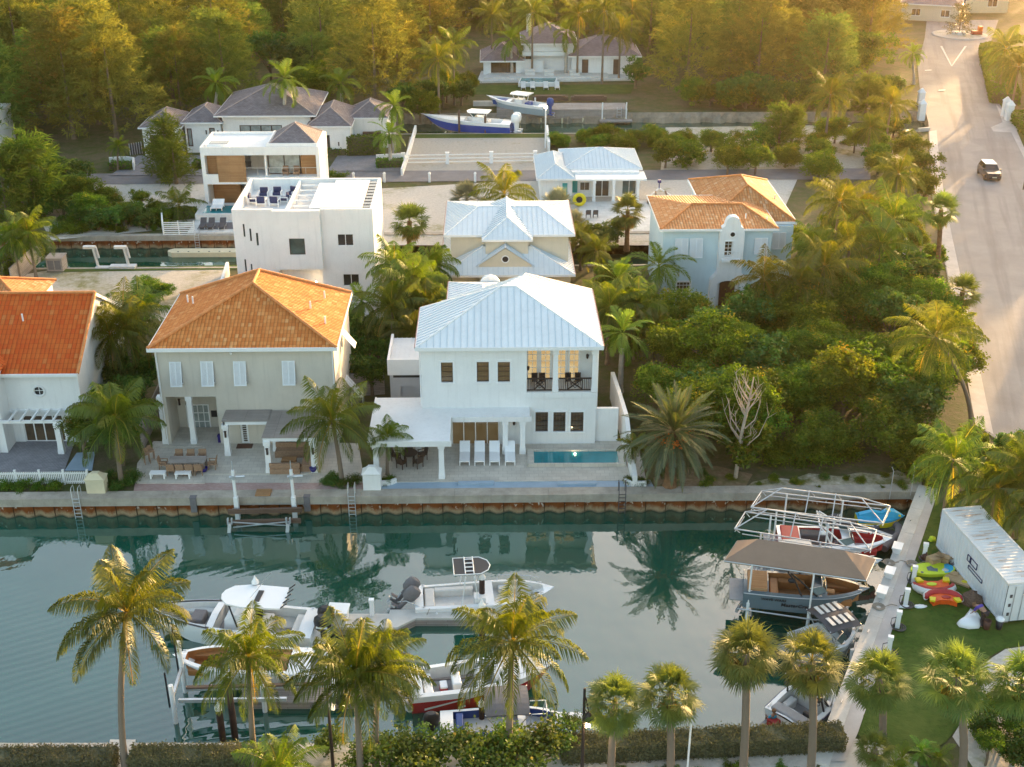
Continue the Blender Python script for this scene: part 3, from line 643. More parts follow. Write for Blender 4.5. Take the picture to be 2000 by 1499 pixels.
def roof(parent,faces,m,seam=0.,ridges=(),capm=None,capr=.09,eave=None,fm='white2',fh=.2,name='roof',label=None,trim=False,under=True):
    b=MB();mats=[M[m],M[capm or m],M['seam']]
    for f in faces:
        f=[Vector(p) for p in f];b.face(f)
        if seam:
            n=(f[1]-f[0]).cross(f[2]-f[0]).normalized()
            if n.z<0:n=-n
            if n.z>.995:u=Vector((1,0,0))
            else:u=Vector((-n.y,n.x,0)).normalized()
            v=n.cross(u);pl=[(p.dot(u),p.dot(v)) for p in f];o=f[0]-u*f[0].dot(u)-v*f[0].dot(v)
            lo,hi=min(q[0] for q in pl),max(q[0] for q in pl);k=math.ceil(lo/seam)
            while k*seam<hi:
                r=clip_v(pl,k*seam+1e-4)
                if r and r[1]-r[0]>.15:b.obox(o+u*(k*seam)+v*(r[0]+.03)+n*.025,o+u*(k*seam)+v*(r[1]-.03)+n*.025,.035,.05,2,up=n)
                k+=1
    for p,q in ridges:b.tube([Vector(p)+Vector((0,0,.02)),Vector(q)+Vector((0,0,.02))],capr,6,1)
    o=b.build(name,mats,parent)
    if label:o['label']=label
    if eave:
        x0,x1,y0,y1,z=eave;e=MB();t=.05
        e.box(x0-.02,x1+.02,y0-.06,y0,z-fh,z+.01).box(x0-.02,x1+.02,y1,y1+.06,z-fh,z+.01).box(x0-.06,x0-.02,y0-.06,y1+.06,z-fh,z+.01).box(x1+.02,x1+.06,y0-.06,y1+.06,z-fh,z+.01)
        e.face([(x0,y0,z-fh+.01),(x0,y1,z-fh+.01),(x1,y1,z-fh+.01),(x1,y0,z-fh+.01)])
        e.build('fascia',M[fm],o)
        if trim:
            [MB().box(xx,xx+.04,y0-.06,y1+.06,z-.03,z+.05).build('drip_edge',M['trim'],o) for xx in (x0-.1,x1+.06)]
    return o
def hipfaces(x0,x1,y0,y1,z,hh,run=None):
    """hip roof on a rectangle; ridge along the longer side; hh ridge height above eave"""
    W,D=x1-x0,y1-y0
    if W>=D:
        r=run or D/2;ym=(y0+y1)/2;a=(x0+r,ym,z+hh);b=(x1-r,ym,z+hh)
        if r*2>=W-.01:a=b=((x0+x1)/2,ym,z+hh)
        F=[[(x0,y0,z),(x1,y0,z),b,a],[(x1,y1,z),(x0,y1,z),a,b],[(x0,y1,z),(x0,y0,z),a],[(x1,y0,z),(x1,y1,z),b]]
    else:
        r=run or W/2;xm=(x0+x1)/2;a=(xm,y0+r,z+hh);b=(xm,y1-r,z+hh)
        F=[[(x0,y0,z),(x1,y0,z),a],[(x1,y1,z),(x0,y1,z),b],[(x0,y1,z),(x0,y0,z),a,b],[(x1,y0,z),(x1,y1,z),b,a]]
    if a==b:F=[[p for i,p in enumerate(f) if i==0 or p!=f[i-1]] for f in F]
    c=[(x0,y0,z),(x1,y0,z),(x1,y1,z),(x0,y1,z)]
    if W>=D:R_=[(c[0],a),(c[3],a),(c[1],b),(c[2],b)]
    else:R_=[(c[0],a),(c[1],a),(c[2],b),(c[3],b)]
    if a!=b:R_.append((a,b))
    return F,R_
def hip(parent,x0,x1,y0,y1,z,hh,m,run=None,**k):
    F,R_=hipfaces(x0,x1,y0,y1,z,hh,run);return roof(parent,F,m,ridges=R_,eave=(x0,x1,y0,y1,z),**k)
def column(parent,x,y,h,w=.34,m='white2',z=0.,base=1.2):
    b=MB();q=w/2;b.box(x-q*base,x+q*base,y-q*base,y+q*base,z,z+.35)
    rings=[[(x-r,y-r,zz),(x+r,y-r,zz),(x+r,y+r,zz),(x-r,y+r,zz)] for r,zz in ((q*1.12,z+.35),(q,z+.8),(q*.92,z+h-.3))]
    b.loft(rings,True,0,False);b.box(x-q*1.25,x+q*1.25,y-q*1.25,y+q*1.25,z+h-.3,z+h);return b.build('column',M[m],parent)
def shutter(parent,x,y,z,w,h,tilt=14,rz=0.,m='shutter',name='shutter'):
    """top-hung louvred shutter propped open"""
    b=MB();a=w/2;f=.06;b.box(-a,a,-.03,.03,-f,0).box(-a,a,-.03,.03,-h,-h+f).box(-a,-a+f,-.03,.03,-h+f,-f).box(a-f,a,-.03,.03,-h+f,-f).box(-.03,.03,-.03,.03,-h+f,-f)
    n=int(h/.09)
    for i in range(n):
        zz=-f-(h-2*f)*(i+.5)/n
        for s in (0,1):b.obox(((-a+f) if s==0 else .03,0,zz),((-.03) if s==0 else a-f,0,zz),.10,.012,0,up=(0,1,.55))
    o=b.build(name,M[m],parent,(x,y,z),rz);o.rotation_euler=(R(-tilt),0,rz);return o
def slatroof(b,x0,x1,y0,y1,z,n,axis='x',t=.05,h=.12,dz=0.):
    for i in range(n):
        k=(i+.5)/n
        if axis=='x':b.obox((x0,y0+(y1-y0)*k,z+dz*k),(x1,y0+(y1-y0)*k,z+dz*k),t,h)
        else:q=x0+(x1-x0)*k;b.obox((q,y0,z),(q,y1,z+dz),t,h)
    return b
def sconce(parent,x,y,z,m='bronze'):
    b=MB();b.box(x-.06,x+.06,y-.1,y,z-.22,z+.22).box(x-.085,x+.085,y-.12,y,z+.22,z+.26);return b.build('wall_lamp',M[m],parent)
def vents(parent,pts,m='white2'):
    for p in pts:
        b=MB();b.tube([(p[0],p[1],p[2]-.1),(p[0],p[1],p[2]+.45)],.06,6);b.build('vent_pipe',M[m],parent)

# ================================================================= central white house
X0,Y0=-4.95,76.2
def fx(px,py,dy=0):return V(px,py,Y0+dy)[0]-X0
def fz(px,py,dy=0):return V(px,py,Y0+dy)[1]
def hole(p0,q0,p1,q1,dy=0):                      # pixels of an opening -> x,z,w,h in the facade
    xa,za=V(p0,q0,Y0+dy);xb,zb=V(p1,q1,Y0+dy);return ((xa+xb)/2-X0,(za+zb)/2,xb-xa,za-zb)
C=thing('house','white stucco two-storey house with a pale standing-seam hip roof, balcony and porch facing the canal','house',(X0,Y0,0))
up=[hole(861,708,885,747),hole(931,707,955,746),hole(972,707,996,746)]
lo=[hole(1046,805,1070,843),hole(1081,805,1104,843),hole(1115,805,1139,843)]
sld=hole(882,820,975,869);sld=(sld[0],1.06,sld[2],2.08)
bx0,bx1=fx(1029,700),11.92;bz0,bz1=4.15,7.35
b=MB();block(b,0,12.1,0,6.3,7.72,front=holes(up+lo+[sld])+[(bx0,bx1,bz0,bz1,1.9)],d=.2)
b.box(5.2,12.1,6.3,9.6,0,7.72)
b.box(bx0-.02,12.16,-.06,0,3.72,4.12);b.box(12.1,13.72,.3,.55,0,2.7)
b.build('wall',M['white'],C)
for q in up:win(C,q[0],0,q[1],q[2],q[3],0,4,4,'bronze','glass_lit',.05,.022)
for q in lo:win(C,q[0],0,q[1],q[2],q[3],0,4,4,'bronze','glass_brown',.05,.022)
for q in up+lo:
    b=MB();x0,x1,z0,z1=q[0]-q[2]/2,q[0]+q[2]/2,q[1]-q[3]/2,q[1]+q[3]/2;t=.13
    b.box(x0-t,x1+t,-.05,-.001,z1,z1+t).box(x0-t,x0,-.04,-.001,z0,z1).box(x1,x1+t,-.04,-.001,z0,z1).box(x0-t*1.3,x1+t*1.3,-.09,-.001,z0-.1,z0);b.build('window_surround',M['white2'],C)
win(C,sld[0],0,sld[1],sld[2],sld[3],0,4,1,'white2','glass_lit',.06,.07,0,'sliding_door')
for xx in (fx(1055,700),fx(1112,700)):
    for s in (-1,1):win(C,xx+s*.46,1.82,5.45,.86,2.5,0,2,5,'white2','glass_lit2',.12,.03,0,'french_door',depth=.02)
for px in (1084.5,1160.5):column(C,fx(px,760),.17,bz1-bz0,.36,z=bz0)
for a,c in ((bx0+.02,fx(1079,760)),(fx(1091,760),fx(1155,760))):
    b=MB();b.box(a,c,.08,.18,bz0+.95,bz0+1.04).box(a,c,.09,.17,bz0+.08,bz0+.15)
    m0,m1=a+(c-a)*.28,a+(c-a)*.72;x=a+.1
    while x<c:
        if not m0<x<m1:b.box(x-.02,x+.02,.11,.15,bz0+.15,bz0+.95)
        x+=.13
    for x in (m0,m1):b.box(x-.04,x+.04,.1,.16,bz0+.15,bz0+.95)
    z0,z1=bz0+.17,bz0+.93;b.obox((m0,.13,z0),(m1,.13,z1),.05,.09).obox((m0,.127,z1),(m1,.127,z0),.05,.09)
    mm=(m0+m1)/2;zz=(z0+z1)/2
    b.obox((mm-.28,.126,zz),(mm,.126,zz+.28),.04,.06).obox((mm,.126,zz+.28),(mm+.28,.126,zz),.03,.035).obox((mm+.28,.126,zz),(mm,.126,zz-.28),.03,.035).obox((mm,.126,zz-.28),(mm-.28,.126,zz),.03,.035)
    b.build('railing',M['iron'],C)
    for q in (.32,.62):
        t=thing('balcony_chair','dark chair on the balcony, '+('left' if a<8 else 'right')+(' bay, beside the wall' if q<.5 else ' bay, towards the column'),'chair',(X0+a+(c-a)*q,Y0+1.2,bz0),0,'balcony chairs');t.scale=(.85,.85,.85)
        s=MB();s.box(-.25,.25,-.25,.25,.38,.44);s.build('seat',M['iron'],t);s=MB();s.box(-.25,.25,.22,.27,.44,.98);s.build('backrest',M['iron'],t)
        for u in (-.22,.22):
            for v in (-.22,.22):s=MB();s.box(u-.02,u+.02,v-.02,v+.02,.0,.38);s.build('leg',M['iron'],t)
def lantern(parent,x,y,z,s=1.):
    b=MB();b.box(x-.03*s,x+.03*s,y-.02,y,z-.1,z+.2).lathe([(.02*s,.22),(.1*s,.16),(.08*s,-.08),(.03*s,-.14)],(x,y-.12,z),8);o=b.build('wall_lantern',M['iron'],parent);return o
lantern(C,fx(1004,826),0,fz(1004,826));
for px,py in ((1147,696),(1031.5,719)):
    l=lantern(C,fx(px,py,1.9),1.89,fz(px,py,1.9));b=MB();b.lathe([(.03,-.07),(.06,0),(.03,.1)],(fx(px,py,1.9),1.77,fz(px,py,1.9)),8);b.build('bulb',M['lamp'],l)
# roof: unequal hips meeting at a short ridge, rear wing and curved gable
ez=7.82;A=(-.28,-.5,ez);B=(12.4,-.5,ez);CR=(12.4,9.9,ez);E=(-.28,6.5,ez);r1=(5.5,4.1,10.4);r2=(6.6,4.1,10.4);r3=(7.3,6.4,10.45)
roof(C,[[A,B,r2,r1],[B,CR,r3,r2],[r1,r2,r3],[E,A,r1],[E,r1,r3],[CR,E,r3]],'metal_roof',.46,[(A,r1),(B,r2),(r1,r2),(r2,r3),(E,r1),(CR,r3)],'white2',.07,name='roof')
b=MB();b.box(-.3,12.42,-.56,-.5,ez-.24,ez+.01).box(-.34,-.28,-.5,6.5,ez-.24,ez+.01).box(12.4,12.46,-.5,9.9,ez-.24,ez+.01).face([(-.28,-.5,ez-.2),(-.28,6.5,ez-.2),(12.4,9.9,ez-.2),(12.4,-.5,ez-.2)]);b.build('fascia',M['white2'],C)
b=MB();b.box(-.38,-.34,-.5,6.5,ez-.04,ez+.06);b.build('drip_edge',M['trim'],C);b=MB();b.box(12.46,12.5,-.5,9.9,ez-.04,ez+.06);b.build('drip_edge',M['trim'],C)
b=MB();b.box(1.7,6.7,6.3,14.6,0,6.4);b.build('rear_wing',M['white'],C)
hip(C,1.5,6.9,6.,15.,6.5,.85,'metal_roof',seam=.46,capm='white2',capr=.06,trim=True)
zp=V(958,560,91.5)[1];gx=V(957,545,91.5)[0]-X0
b=MB();pl=[(-1.35,0),(1.35,0),(1.35,zp-.35),(1.05,zp-.2),(.8,zp+.1)]+[(.8*math.cos(PI*k/8),zp+.25+.75*math.sin(PI*k/8)) for k in range(9)]+[(-.8,zp+.1),(-1.05,zp-.2),(-1.35,zp-.35)]
b.vprism([(gx+x,z) for x,z in pl],15.0,15.4);b.build('curved_gable',M['white'],C)
# porch
b=MB();b.box(-3.3,2.05,-4.9,0,2.72,3.02).box(-3.3,-.02,.0,1.6,2.72,3.02).box(2.05,7.45,-1.5,0,2.75,3.02)
b.box(-3.4,2.15,-5.0,-4.9,2.68,3.08).box(2.15,7.55,-1.6,-1.5,2.7,3.08).box(-3.4,-3.3,-4.9,1.6,2.68,3.08)
b.build('porch_roof',M['white'],C)
for x,y in ((1.45,-4.6),(5.75,-1.3),(6.95,-1.3),(-.3,-1.2),(-2.9,-4.6)):column(C,x,y,2.62,.36,z=.1)
b=MB();b.box(-3.25,-3.05,-.6,1.4,0,2.7).box(-2.2,-1.2,1.3,1.5,.1,2.6);b.build('porch_wall',M['white'],C)
b=MB();b.box(-2.1,-1.3,1.22,1.3,.15,2.2);b.build('fireplace',M['iron'],C)
# low grey annexe beside it
o=thing('carport','grey flat-roofed annexe with a pale ribbed roof left of the white canal house','building',(-7.6,81.5,0))
b=MB();block(b,0,2.4,0,4.2,3.2,front=[(.75,1.75,.05,2.1)],d=.25);b.build('wall',M['grey'],o)
b=MB();b.box(-.12,2.5,-.3,-.1,3.15,4.4).box(-.12,.06,-.1,4.4,3.2,4.4).box(.06,2.5,-.1,4.4,3.95,4.05)
for k in range(6):b.box(.3+k*.36,.34+k*.36,-.1,4.4,4.05,4.09)
b.build('roof',M['metal_roof'],o)
b=MB();b.box(.75,1.75,.2,.26,.05,2.1);b.build('door',M['grey'],o)
b=MB();b.box(.25,2.35,-.02,-.0,3.32-.5,3.32-.2);b.build('window',M['glass'],o)
for x,y in ((-.06,.12),(12.16,.4)):
    b=MB();b.tube([(x,y-.12,7.55),(x,y-.12,3.15 if x<0 else 2.8)],.05,6);b.build('downpipe',M['white2'],C)
def acunit(label,x,y,z=0.,rz=0.):
    o=thing('air_conditioner',label,'air conditioner',(x,y,z),rz);b=MB();b.box(-.45,.45,-.4,.4,.08,.95);b.build('body',M['vinyl'],o);b=MB();b.lathe([(.33,.95),(.33,.99),(.05,1.0)],(0,0,0),14);b.build('fan_grille',M['dkgrey'],o);b=MB();b.box(-.4,.4,-.41,-.4,.2,.85);b.build('louvre',M['dkgrey'],o);return o
acunit('pale air-conditioning unit on the ground behind the grey annexe',-7.2,86.6);acunit('pale air-conditioning unit beside the right wall of the white block',-9.4,104.2);acunit('pale air-conditioning unit beside the right wall of the tan house',-10.2,82.6)
# ================================================================= tan house with terracotta hip roof
X0,Y0=-23.1,76.6
o=T=thing('house','tan stucco house with an orange terracotta hip roof, white louvred shutters and a loggia','house',(X0,Y0,0))
lg=hole(316,776,432,868);lx0,lx1=.35,lg[0]+lg[2]/2;lz1=lg[1]+lg[3]/2
dr=hole(467,819,488,867);dr=(dr[0],1.07,dr[2],2.1)
bw=hole(545,846,610,866);sh_=[hole(330,707,359,751),hole(391,706,421,750),hole(455,706,484,749),hole(550,705,579,748)]
b=MB();block(b,0,12.2,0,9.4,7.68,front=holes(sh_)+[(lx0,lx1,.04,lz1,2.6),(dr[0]-dr[2]/2,dr[0]+dr[2]/2,.02,2.12),(8.3,11.4,.05,2.2)],right=holes([(4.6,6.,1.,1.5),(5.2,2.,1.,1.4)]),d=.18)
b.build('wall',M['tan'],o)
for q in sh_:
    win(o,q[0],0,q[1],q[2],q[3],0,2,2,'white2','glass')
    shutter(o,q[0],-.03,q[1]+q[3]/2,q[2],q[3]+.05,13)
for z,y in ((6.75,4.6),(2.7,5.2)):shutter(o,12.23,y,z,1.0,1.5,38,PI/2)
win(o,12.2,4.6,6.,1.,1.5,PI/2);win(o,12.2,5.2,2.,1.,1.4,PI/2)
lw=hole(362,789,414,839,2.6);win(o,lw[0],2.53,lw[1],lw[2],lw[3],0,4,3,'white2','glass_pale',.09,.05,0,depth=.0)
for px in (353,430):sconce(o,fx(px,805,2.6),2.6,2.1)
for px in (323.5,378.5):column(o,fx(px,865),.2,lz1-.1,.36,z=.1)
win(o,dr[0],0,dr[1],dr[2],dr[3],0,1,12,'white2','glass_brown',.14,.03,0,'door')
win(o,9.85,0,1.13,3.1,2.15,0,4,1,'white2','glass_pale',.08,.06,0,'glazed_door')
F,RR=[],[]
A=(-.25,-.6,7.76);B=(12.5,-.6,7.76);Cc=(12.5,9.4,7.76);D=(-.25,9.4,7.76);r1=(6.05,5.4,10.1);r2=(6.05,8.0,10.12)
roof(o,[[A,B,r1],[B,Cc,r2,r1],[Cc,D,r2],[D,A,r1,r2]],'tile',0,[(A,r1),(B,r1),(Cc,r2),(D,r2),(r1,r2)],'ridge',.13,(-.25,12.5,-.6,9.4,7.76),fh=.25)
vents(o,[(1.0,6.5,8.35),(1.6,5.6,8.6),(10.9,6.6,8.55),(10.2,4.2,8.75),(11.4,2.6,8.25)])
for x in (.12,12.1):
    b=MB();b.tube([(x,-.07,7.5),(x,-.07,.1)],.045,6);b.build('downpipe',M['white2'],o)
b=MB();b.box(5.2,5.35,-.25,-.0,7.25,7.35).lathe([(.07,-.1),(.09,.05)],(5.27,-.28,7.25),8);b.build('security_camera',M['white2'],o)
b=MB();b.box(lx1-1.1,lx1-.7,2.54,2.6,.9,1.4);b.build('niche',M['black'],o)
b=MB();b.box(dr[0]-.55,dr[0]+.55,-.75,-.1,.1,.13);b.build('doormat',M['door'],o)
# entrance canopy and corner pergola (parts of the house)
b=MB();cx0,cx1=fx(450,850),fx(537,850);b.box(cx0,cx0+.12,-1.75,0,2.5,2.72).box(cx0,cx1,-1.75,-1.6,2.5,2.72);b.build('canopy_frame',M['white2'],o)
b=MB();slatroof(b,cx0-.1,cx1,-1.8,-.03,2.78,11,'x',.10,.06);b.build('canopy_slats',M['wood_grey'],o)
column(o,cx0+.1,-1.6,2.5,.36)
px0,px1=fx(527,922,-4),fx(615,915,-4)
b=MB();b.box(px0-.25,px1+.25,-4.15,-4.0,2.5,2.72).box(px0-.25,px0-.1,-4.0,-.2,2.5,2.72).box(px1+.1,px1+.25,-4.0,-.2,2.5,2.72);b.build('pergola_frame',M['white2'],o)
b=MB();slatroof(b,px0-.3,px1+.3,-4.2,-.2,2.78,26,'x',.09,.06);b.build('pergola_slats',M['wood_grey'],o)
for x,y in ((px0,-4.),(px1,-4.),(px0,-1.0)):column(o,x,y,2.5,.38)
for x in (px0,px1):sconce(o,x,-4.19,1.75)
sconce(o,cx0+.1,-1.79,1.8)
# ================================================================= house at the left edge, red tile gable
X0,Y0=-33.9,77.2
o=thing('house','white house under a bright red-orange tile gable roof, round window above a wide sliding door','house',(X0,Y0,0))
sd_=hole(42,815,130,863);sd_=(sd_[0],1.08,sd_[2],2.1);oc=hole(66,754,86,774)
b=MB();block(b,-3.2,5.1,0,11.5,5.5,front=holes([sd_,(oc[0],oc[1],.66,.66)]),d=.2,top=False)
zr=9.15;yr=5.6;b.face([(5.1,0,5.5),(5.1,11.5,5.5),(5.1,yr,zr-.1)])
b.box(-6,0.,-1.6,0,0,5.9);b.build('wall',M['white'],o)
win(o,sd_[0],0,sd_[1],sd_[2],sd_[3],0,4,1,'white2','glass_brown',.06,.07,0,'sliding_door')
b=MB();ring=[[(oc[0]+r*math.cos(k*PI/10),y,oc[1]+r*math.sin(k*PI/10)) for k in range(20)] for r,y in ((.33,.0),(.46,.0),(.46,-.07),(.33,-.07))]
b.loft(ring+[ring[0]],False);b.box(oc[0]-.32,oc[0]+.32,.06,.09,oc[1]-.02,oc[1]+.02).box(oc[0]-.02,oc[0]+.02,.058,.088,oc[1]-.32,oc[1]+.32);f=b.build('round_window',M['white2'],o)
b=MB();b.box(oc[0]-.33,oc[0]+.33,.12,.14,oc[1]-.33,oc[1]+.33);b.build('pane',M['glass'],f)
A=(-3.2,-.4,5.55);B=(5.3,-.4,5.55);r1=(-3.2,yr,zr);r2=(5.3,yr,zr);Cc=(5.3,11.8,5.45);D=(-3.2,11.8,5.45)
roof(o,[[A,B,r2,r1],[Cc,D,r1,r2]],'tile_red',0,[(r1,r2),(B,r2)],'ridge',.12)
b=MB();b.box(-.05,5.3,-.5,-.4,5.35,5.56).obox((5.3,-.4,5.45),(5.3,yr,zr-.1),.06,.22).obox((5.3,11.8,5.35),(5.3,yr,zr-.1),.06,.22);b.build('fascia',M['white2'],o)
roof(o,[[(-6,-2,6.0),(.25,-2,6.0),(.25,1.6,6.0),(-2.2,1.6,7.6),(-2.2,-.6,7.6)][0:2]+[(-2.2,-.6,7.7)],[(.25,-2,6.0),(.25,2.4,6.0),(-2.2,2.4,7.7),(-2.2,-.6,7.7)]],'tile_red',0,[((.25,-2,6.),(-2.2,-.6,7.7))],'ridge',.1)
vents(o,[(.7,3.4,8.0)])
pg=MB();pg.box(-.3,5.4,-1.75,-1.6,2.42,2.62).box(-.3,5.4,-.12,0,2.45,2.62)
for k in range(8):x=-.15+k*.75;pg.box(x-.06,x+.06,-1.95,-.1,2.625,2.74)
pg.build('pergola',M['white2'],o)
for x in (fx(12,870),fx(137,868)):column(o,x,-1.66,2.42,.36)
lantern(o,fx(25,818),0,1.9)
o=thing('house','roof of pale orange tiles seen over the red-roofed house at the left edge','house',(-36,90,0))
b=MB();block(b,-7,-.6,0,6,4.9);b.build('wall',M['white'],o);F,RR=hipfaces(-7.3,-.3,-.3,6.3,4.95,1.5);roof(o,F,'tile_pale',0,RR,'ridge',.12)
# ================================================================= modern white block
X0,Y0=-22.0,100.
o=MD=thing('house','flat-roofed modern white block house with narrow slit windows and a roof terrace','house',(X0,Y0,0))
HT=9.75;W_=11.9;DP=9.2
sl_=[hole(473.6,438,479.6,463),hole(486.5,447,492.5,471.6),hole(499.4,455.4,506,480)]
sl2=[hole(477,507,482.6,531),hole(489.5,516,494.6,540),hole(502,525,507.5,549)]
up=hole(658.4,458,691,481);lo=hole(669.5,536,702.5,559);mid=hole(564,466.5,597,498,-.5);dd=hole(570,528,609,556)
mx0,mx1=fx(533,450,-.5),fx(626,450,-.5);mb=fz(580,527,-.5)
b=MB();block(b,0,W_,0,DP,HT-1.05,front=holes(sl_+sl2+[up,lo])+[(mx0+.15,mx1-.15,.03,mb,.9)],right=holes([(3.2,6.6,.5,1.4),(6.,2.5,.8,1.2)]),d=.22,top=True)
b.build('wall',M['white'],o)
b=MB();block(b,mx0,mx1,-.5,-.01,HT,front=holes([mid]),z0=mb,d=.22);b.face([(mx0,-.5,mb),(mx0,-.01,mb),(mx1,-.01,mb),(mx1,-.5,mb)]);b.build('projecting_bay',M['white'],o)
win(o,mid[0],-.5,mid[1],mid[2],mid[3],0,1,1,'bronze','glass_teal',.05)
for q in sl_+sl2:win(o,q[0],0,q[1],q[2],q[3],0,1,1,'bronze','glass_teal',.03,name='slit_window')
for q in (up,lo):win(o,q[0],0,q[1],q[2],q[3],0,2,1,'white2','glass',.04,.05)
b=MB();b.box(dd[0]-dd[2]/2,dd[0]+dd[2]/2,.84,.9,.05,2.6);b.build('door',M['door'],o)
for k in (0,1):
    b=MB();x=dd[0]-.05+k*.12;b.tube([(x,.8,.9),(x,.8,1.9)],.02,6);b.build('handle',M['alu'],o)
b=MB();z0=HT-1.05;t=.25
b.box(0,mx0-.001,0,t,z0,HT).box(mx1+.001,W_,0,t,z0,HT).box(0,t,t,DP-t,z0,HT).box(W_-t,W_,t,DP-t,z0,HT).box(0,W_,DP-t,DP,z0,HT);b.build('parapet',M['white'],o)
b=MB();xp=fx(582,405);b.box(xp-1.15,xp-.95,t,DP-t,z0,HT-.1);b.build('terrace_partition',M['white'],o)
b=MB();zc=HT-.12;xa=fx(597,405)+.2
b.box(xa,W_-t-.7,.6,7.8,zc,zc+.08).box(xa+1.4,W_-t-.7,7.8,8.7,zc,zc+.08)
for k in range(9):b.box(xa,W_-t-.7,.6+k*.88,.63+k*.88,zc+.08,zc+.10)
b.build('roof_canopy',M['white2'],o)
b=MB()
for k in range(9):b.box(W_-t-.66,W_-t-.04,.7+k*.88,1.3+k*.88,zc-.02,zc+.03)
b.build('dark_roof_pane',M['glass'],o)  # dark panels drawn for the dark gaps between canopy and parapet
b=MB()
for k in range(5):b.box(xp-.7,xa+.1,1.4+k*1.5,1.5+k*1.5,zc-.1,zc)
b.build('canopy_beam',M['white2'],o)
ZT=z0
def armchair(x,y,z,rz,lab):
    t=thing('lounge_chair',lab,'chair',(x,y,z),rz,'navy lounge chairs on the roof terrace')
    b=MB();b.box(-.34,.34,-.3,.3,.28,.46);b.build('seat_cushion',M['navyf'],t);b=MB();b.box(-.34,.34,.26,.42,.46,.9);b.build('back_cushion',M['navyf'],t)
    b=MB()
    for s in (-.4,.4):b.box(s-.04,s+.04,-.34,.4,.56,.62).box(s-.04,s+.04,-.34,-.26,0,.56).box(s-.04,s+.04,.32,.4,0,.56)
    b.box(-.36,.36,-.33,.41,.22,.28);b.build('frame',M['white2'],t)
for k,(px,py,rz) in enumerate(((495,392,1.6),(511,395,3.1),(515,381,0),(537,395,3.0),(541,380,0),(555,390,-1.6),(569,379,-.6))):
    x,y=G(px,py,ZT+.3);y=min(y,Y0+DP-.9);armchair(x,y,ZT,rz,['navy cushioned armchair against the terrace side wall','navy armchair at the front left, back to the parapet','navy armchair at the rear left facing the canal','navy armchair at the front right, back to the parapet','navy armchair at the rear centre of the terrace','navy armchair on the right facing left','navy armchair tucked in the far right corner'][k])
lx=V(610,552,100)[0]-X0;b=MB();b.lathe([(.04,-.1),(.09,0),(.04,.1)],(lx+.35,-.1,fz(626,551)),8);b.build('wall_lamp',M['lamp'],o)
b=MB();b.box(W_,W_+.12,1.2,1.5,3.6,3.9);b.build('security_camera',M['alu'],o)
# ================================================================= modern house with timber screens, behind the white block
X0,Y0=-31.3,130.
o=thing('house','white modern house with timber screens, glazed balcony and a small shingled hip roof above','house',(X0,Y0,0))
W_,DP,TZ,TB,MZ,MB_=12.75,6.6,7.05,6.15,4.0,2.95
b=MB();b.box(0,W_,0,DP,TB,TZ-.25).box(-.0,.4,0,DP,0,TB).box(W_-.4,W_,0,DP,0,TB).box(.4,W_-.4,0,DP,MB_,MZ-.25).box(.4,W_-.4,DP-.3,DP,0,TB)
b.box(.4,fx(427,350),0,.18,MZ-.25,MZ+.05)
q=.22;b.box(0,W_,0,q,TZ-.25,TZ).box(0,q,q,DP,TZ-.25,TZ).box(W_-q,W_,q,DP,TZ-.25,TZ).box(q,W_-q,DP-q,DP,TZ-.25,TZ);b.build('wall',M['white'],o)
hx0,hx1=fx(522,281),W_-.3;b=MB();b.box(hx0-.2,hx0+.02,.25,5.8,TZ-.24,TZ+.3).box(hx0+.02,hx1+.1,.25,.45,TZ-.24,TZ+.3);b.build('parapet',M['white'],o)
hip(o,hx0+.1,hx1,.5,5.9,TZ+.2,1.65,'shingle',capm='ridge_g',capr=.07)
b=MB();b.box(.6,3.0,.8,2.4,TZ-.25,TZ+.1);b.build('skylight_kerb',M['white2'],o);b=MB();b.box(.8,2.8,1.,2.2,TZ+.1,TZ+.13);b.build('dark_roof_pane',M['glass'],o)
b=MB();b.box(.42,fx(427,330),1.0,1.1,MZ-.25,TB).box(fx(586,330),W_-.42,1.0,1.1,MZ-.25,TB).box(.42,3.4,2.6,2.7,0,MB_);b.build('timber_wall',M['wood'],o)
b=MB();b.box(fx(425,330),fx(480,330),-.04,.02,MB_+.25,TB-.02);b.build('timber_screen',M['wood'],o)
gx0,gx1=fx(521,330),fx(585,330)
win(o,(gx0+gx1)/2,1.,(MZ-.25+TB)/2,gx1-gx0,TB-MZ+.22,0,2,1,'bronze','glass_pale',.1,.1,0,'sliding_door',depth=.05)
b=MB();b.box(fx(516,330),fx(520,330),.5,.9,MZ-.25,TB);b.build('column',M['white'],o)
b=MB();b.box(fx(480,330),fx(516,330),3.2,3.3,MZ-.25,TB).box(fx(480,350),W_-.42,3.0,DP-.3,MB_+.001,MZ-.24);b.build('inner_wall',M['tan'],o)
b=MB();b.box(fx(480,350),W_-.42,.03,.07,MZ+.72,MZ+.77);[b.box(x-.015,x+.015,.035,.065,MZ-.25,MZ+.72) for x in [fx(480,350)+.05+k*1.3 for k in range(6)]];b.build('balcony_rail',M['alu'],o)
win(o,8.,2.2,1.45,8.6,2.85,0,4,1,'bronze','glass_brown',.08,.08,0,'sliding_door')
for k,px in enumerate((556,577)):
    t=thing('balcony_chair',['left','right'][k]+' tan wicker chair on the timber-screened balcony','chair',(X0+fx(px,340),Y0+.75,MZ-.25),0,'wicker balcony chairs')
    b=MB();b.box(-.3,.3,-.3,.3,.2,.42);b.build('seat',M['wicker'],t);b=MB();b.box(-.3,.3,.22,.32,.42,.95).box(-.34,-.28,-.3,.3,.42,.62).box(.28,.34,-.3,.3,.42,.62);b.build('backrest',M['wicker'],t)
    for u in (-.25,.25):
        for v in (-.25,.25):b=MB();b.box(u-.03,u+.03,v-.03,v+.03,0,.2);b.build('leg',M['wicker'],t)
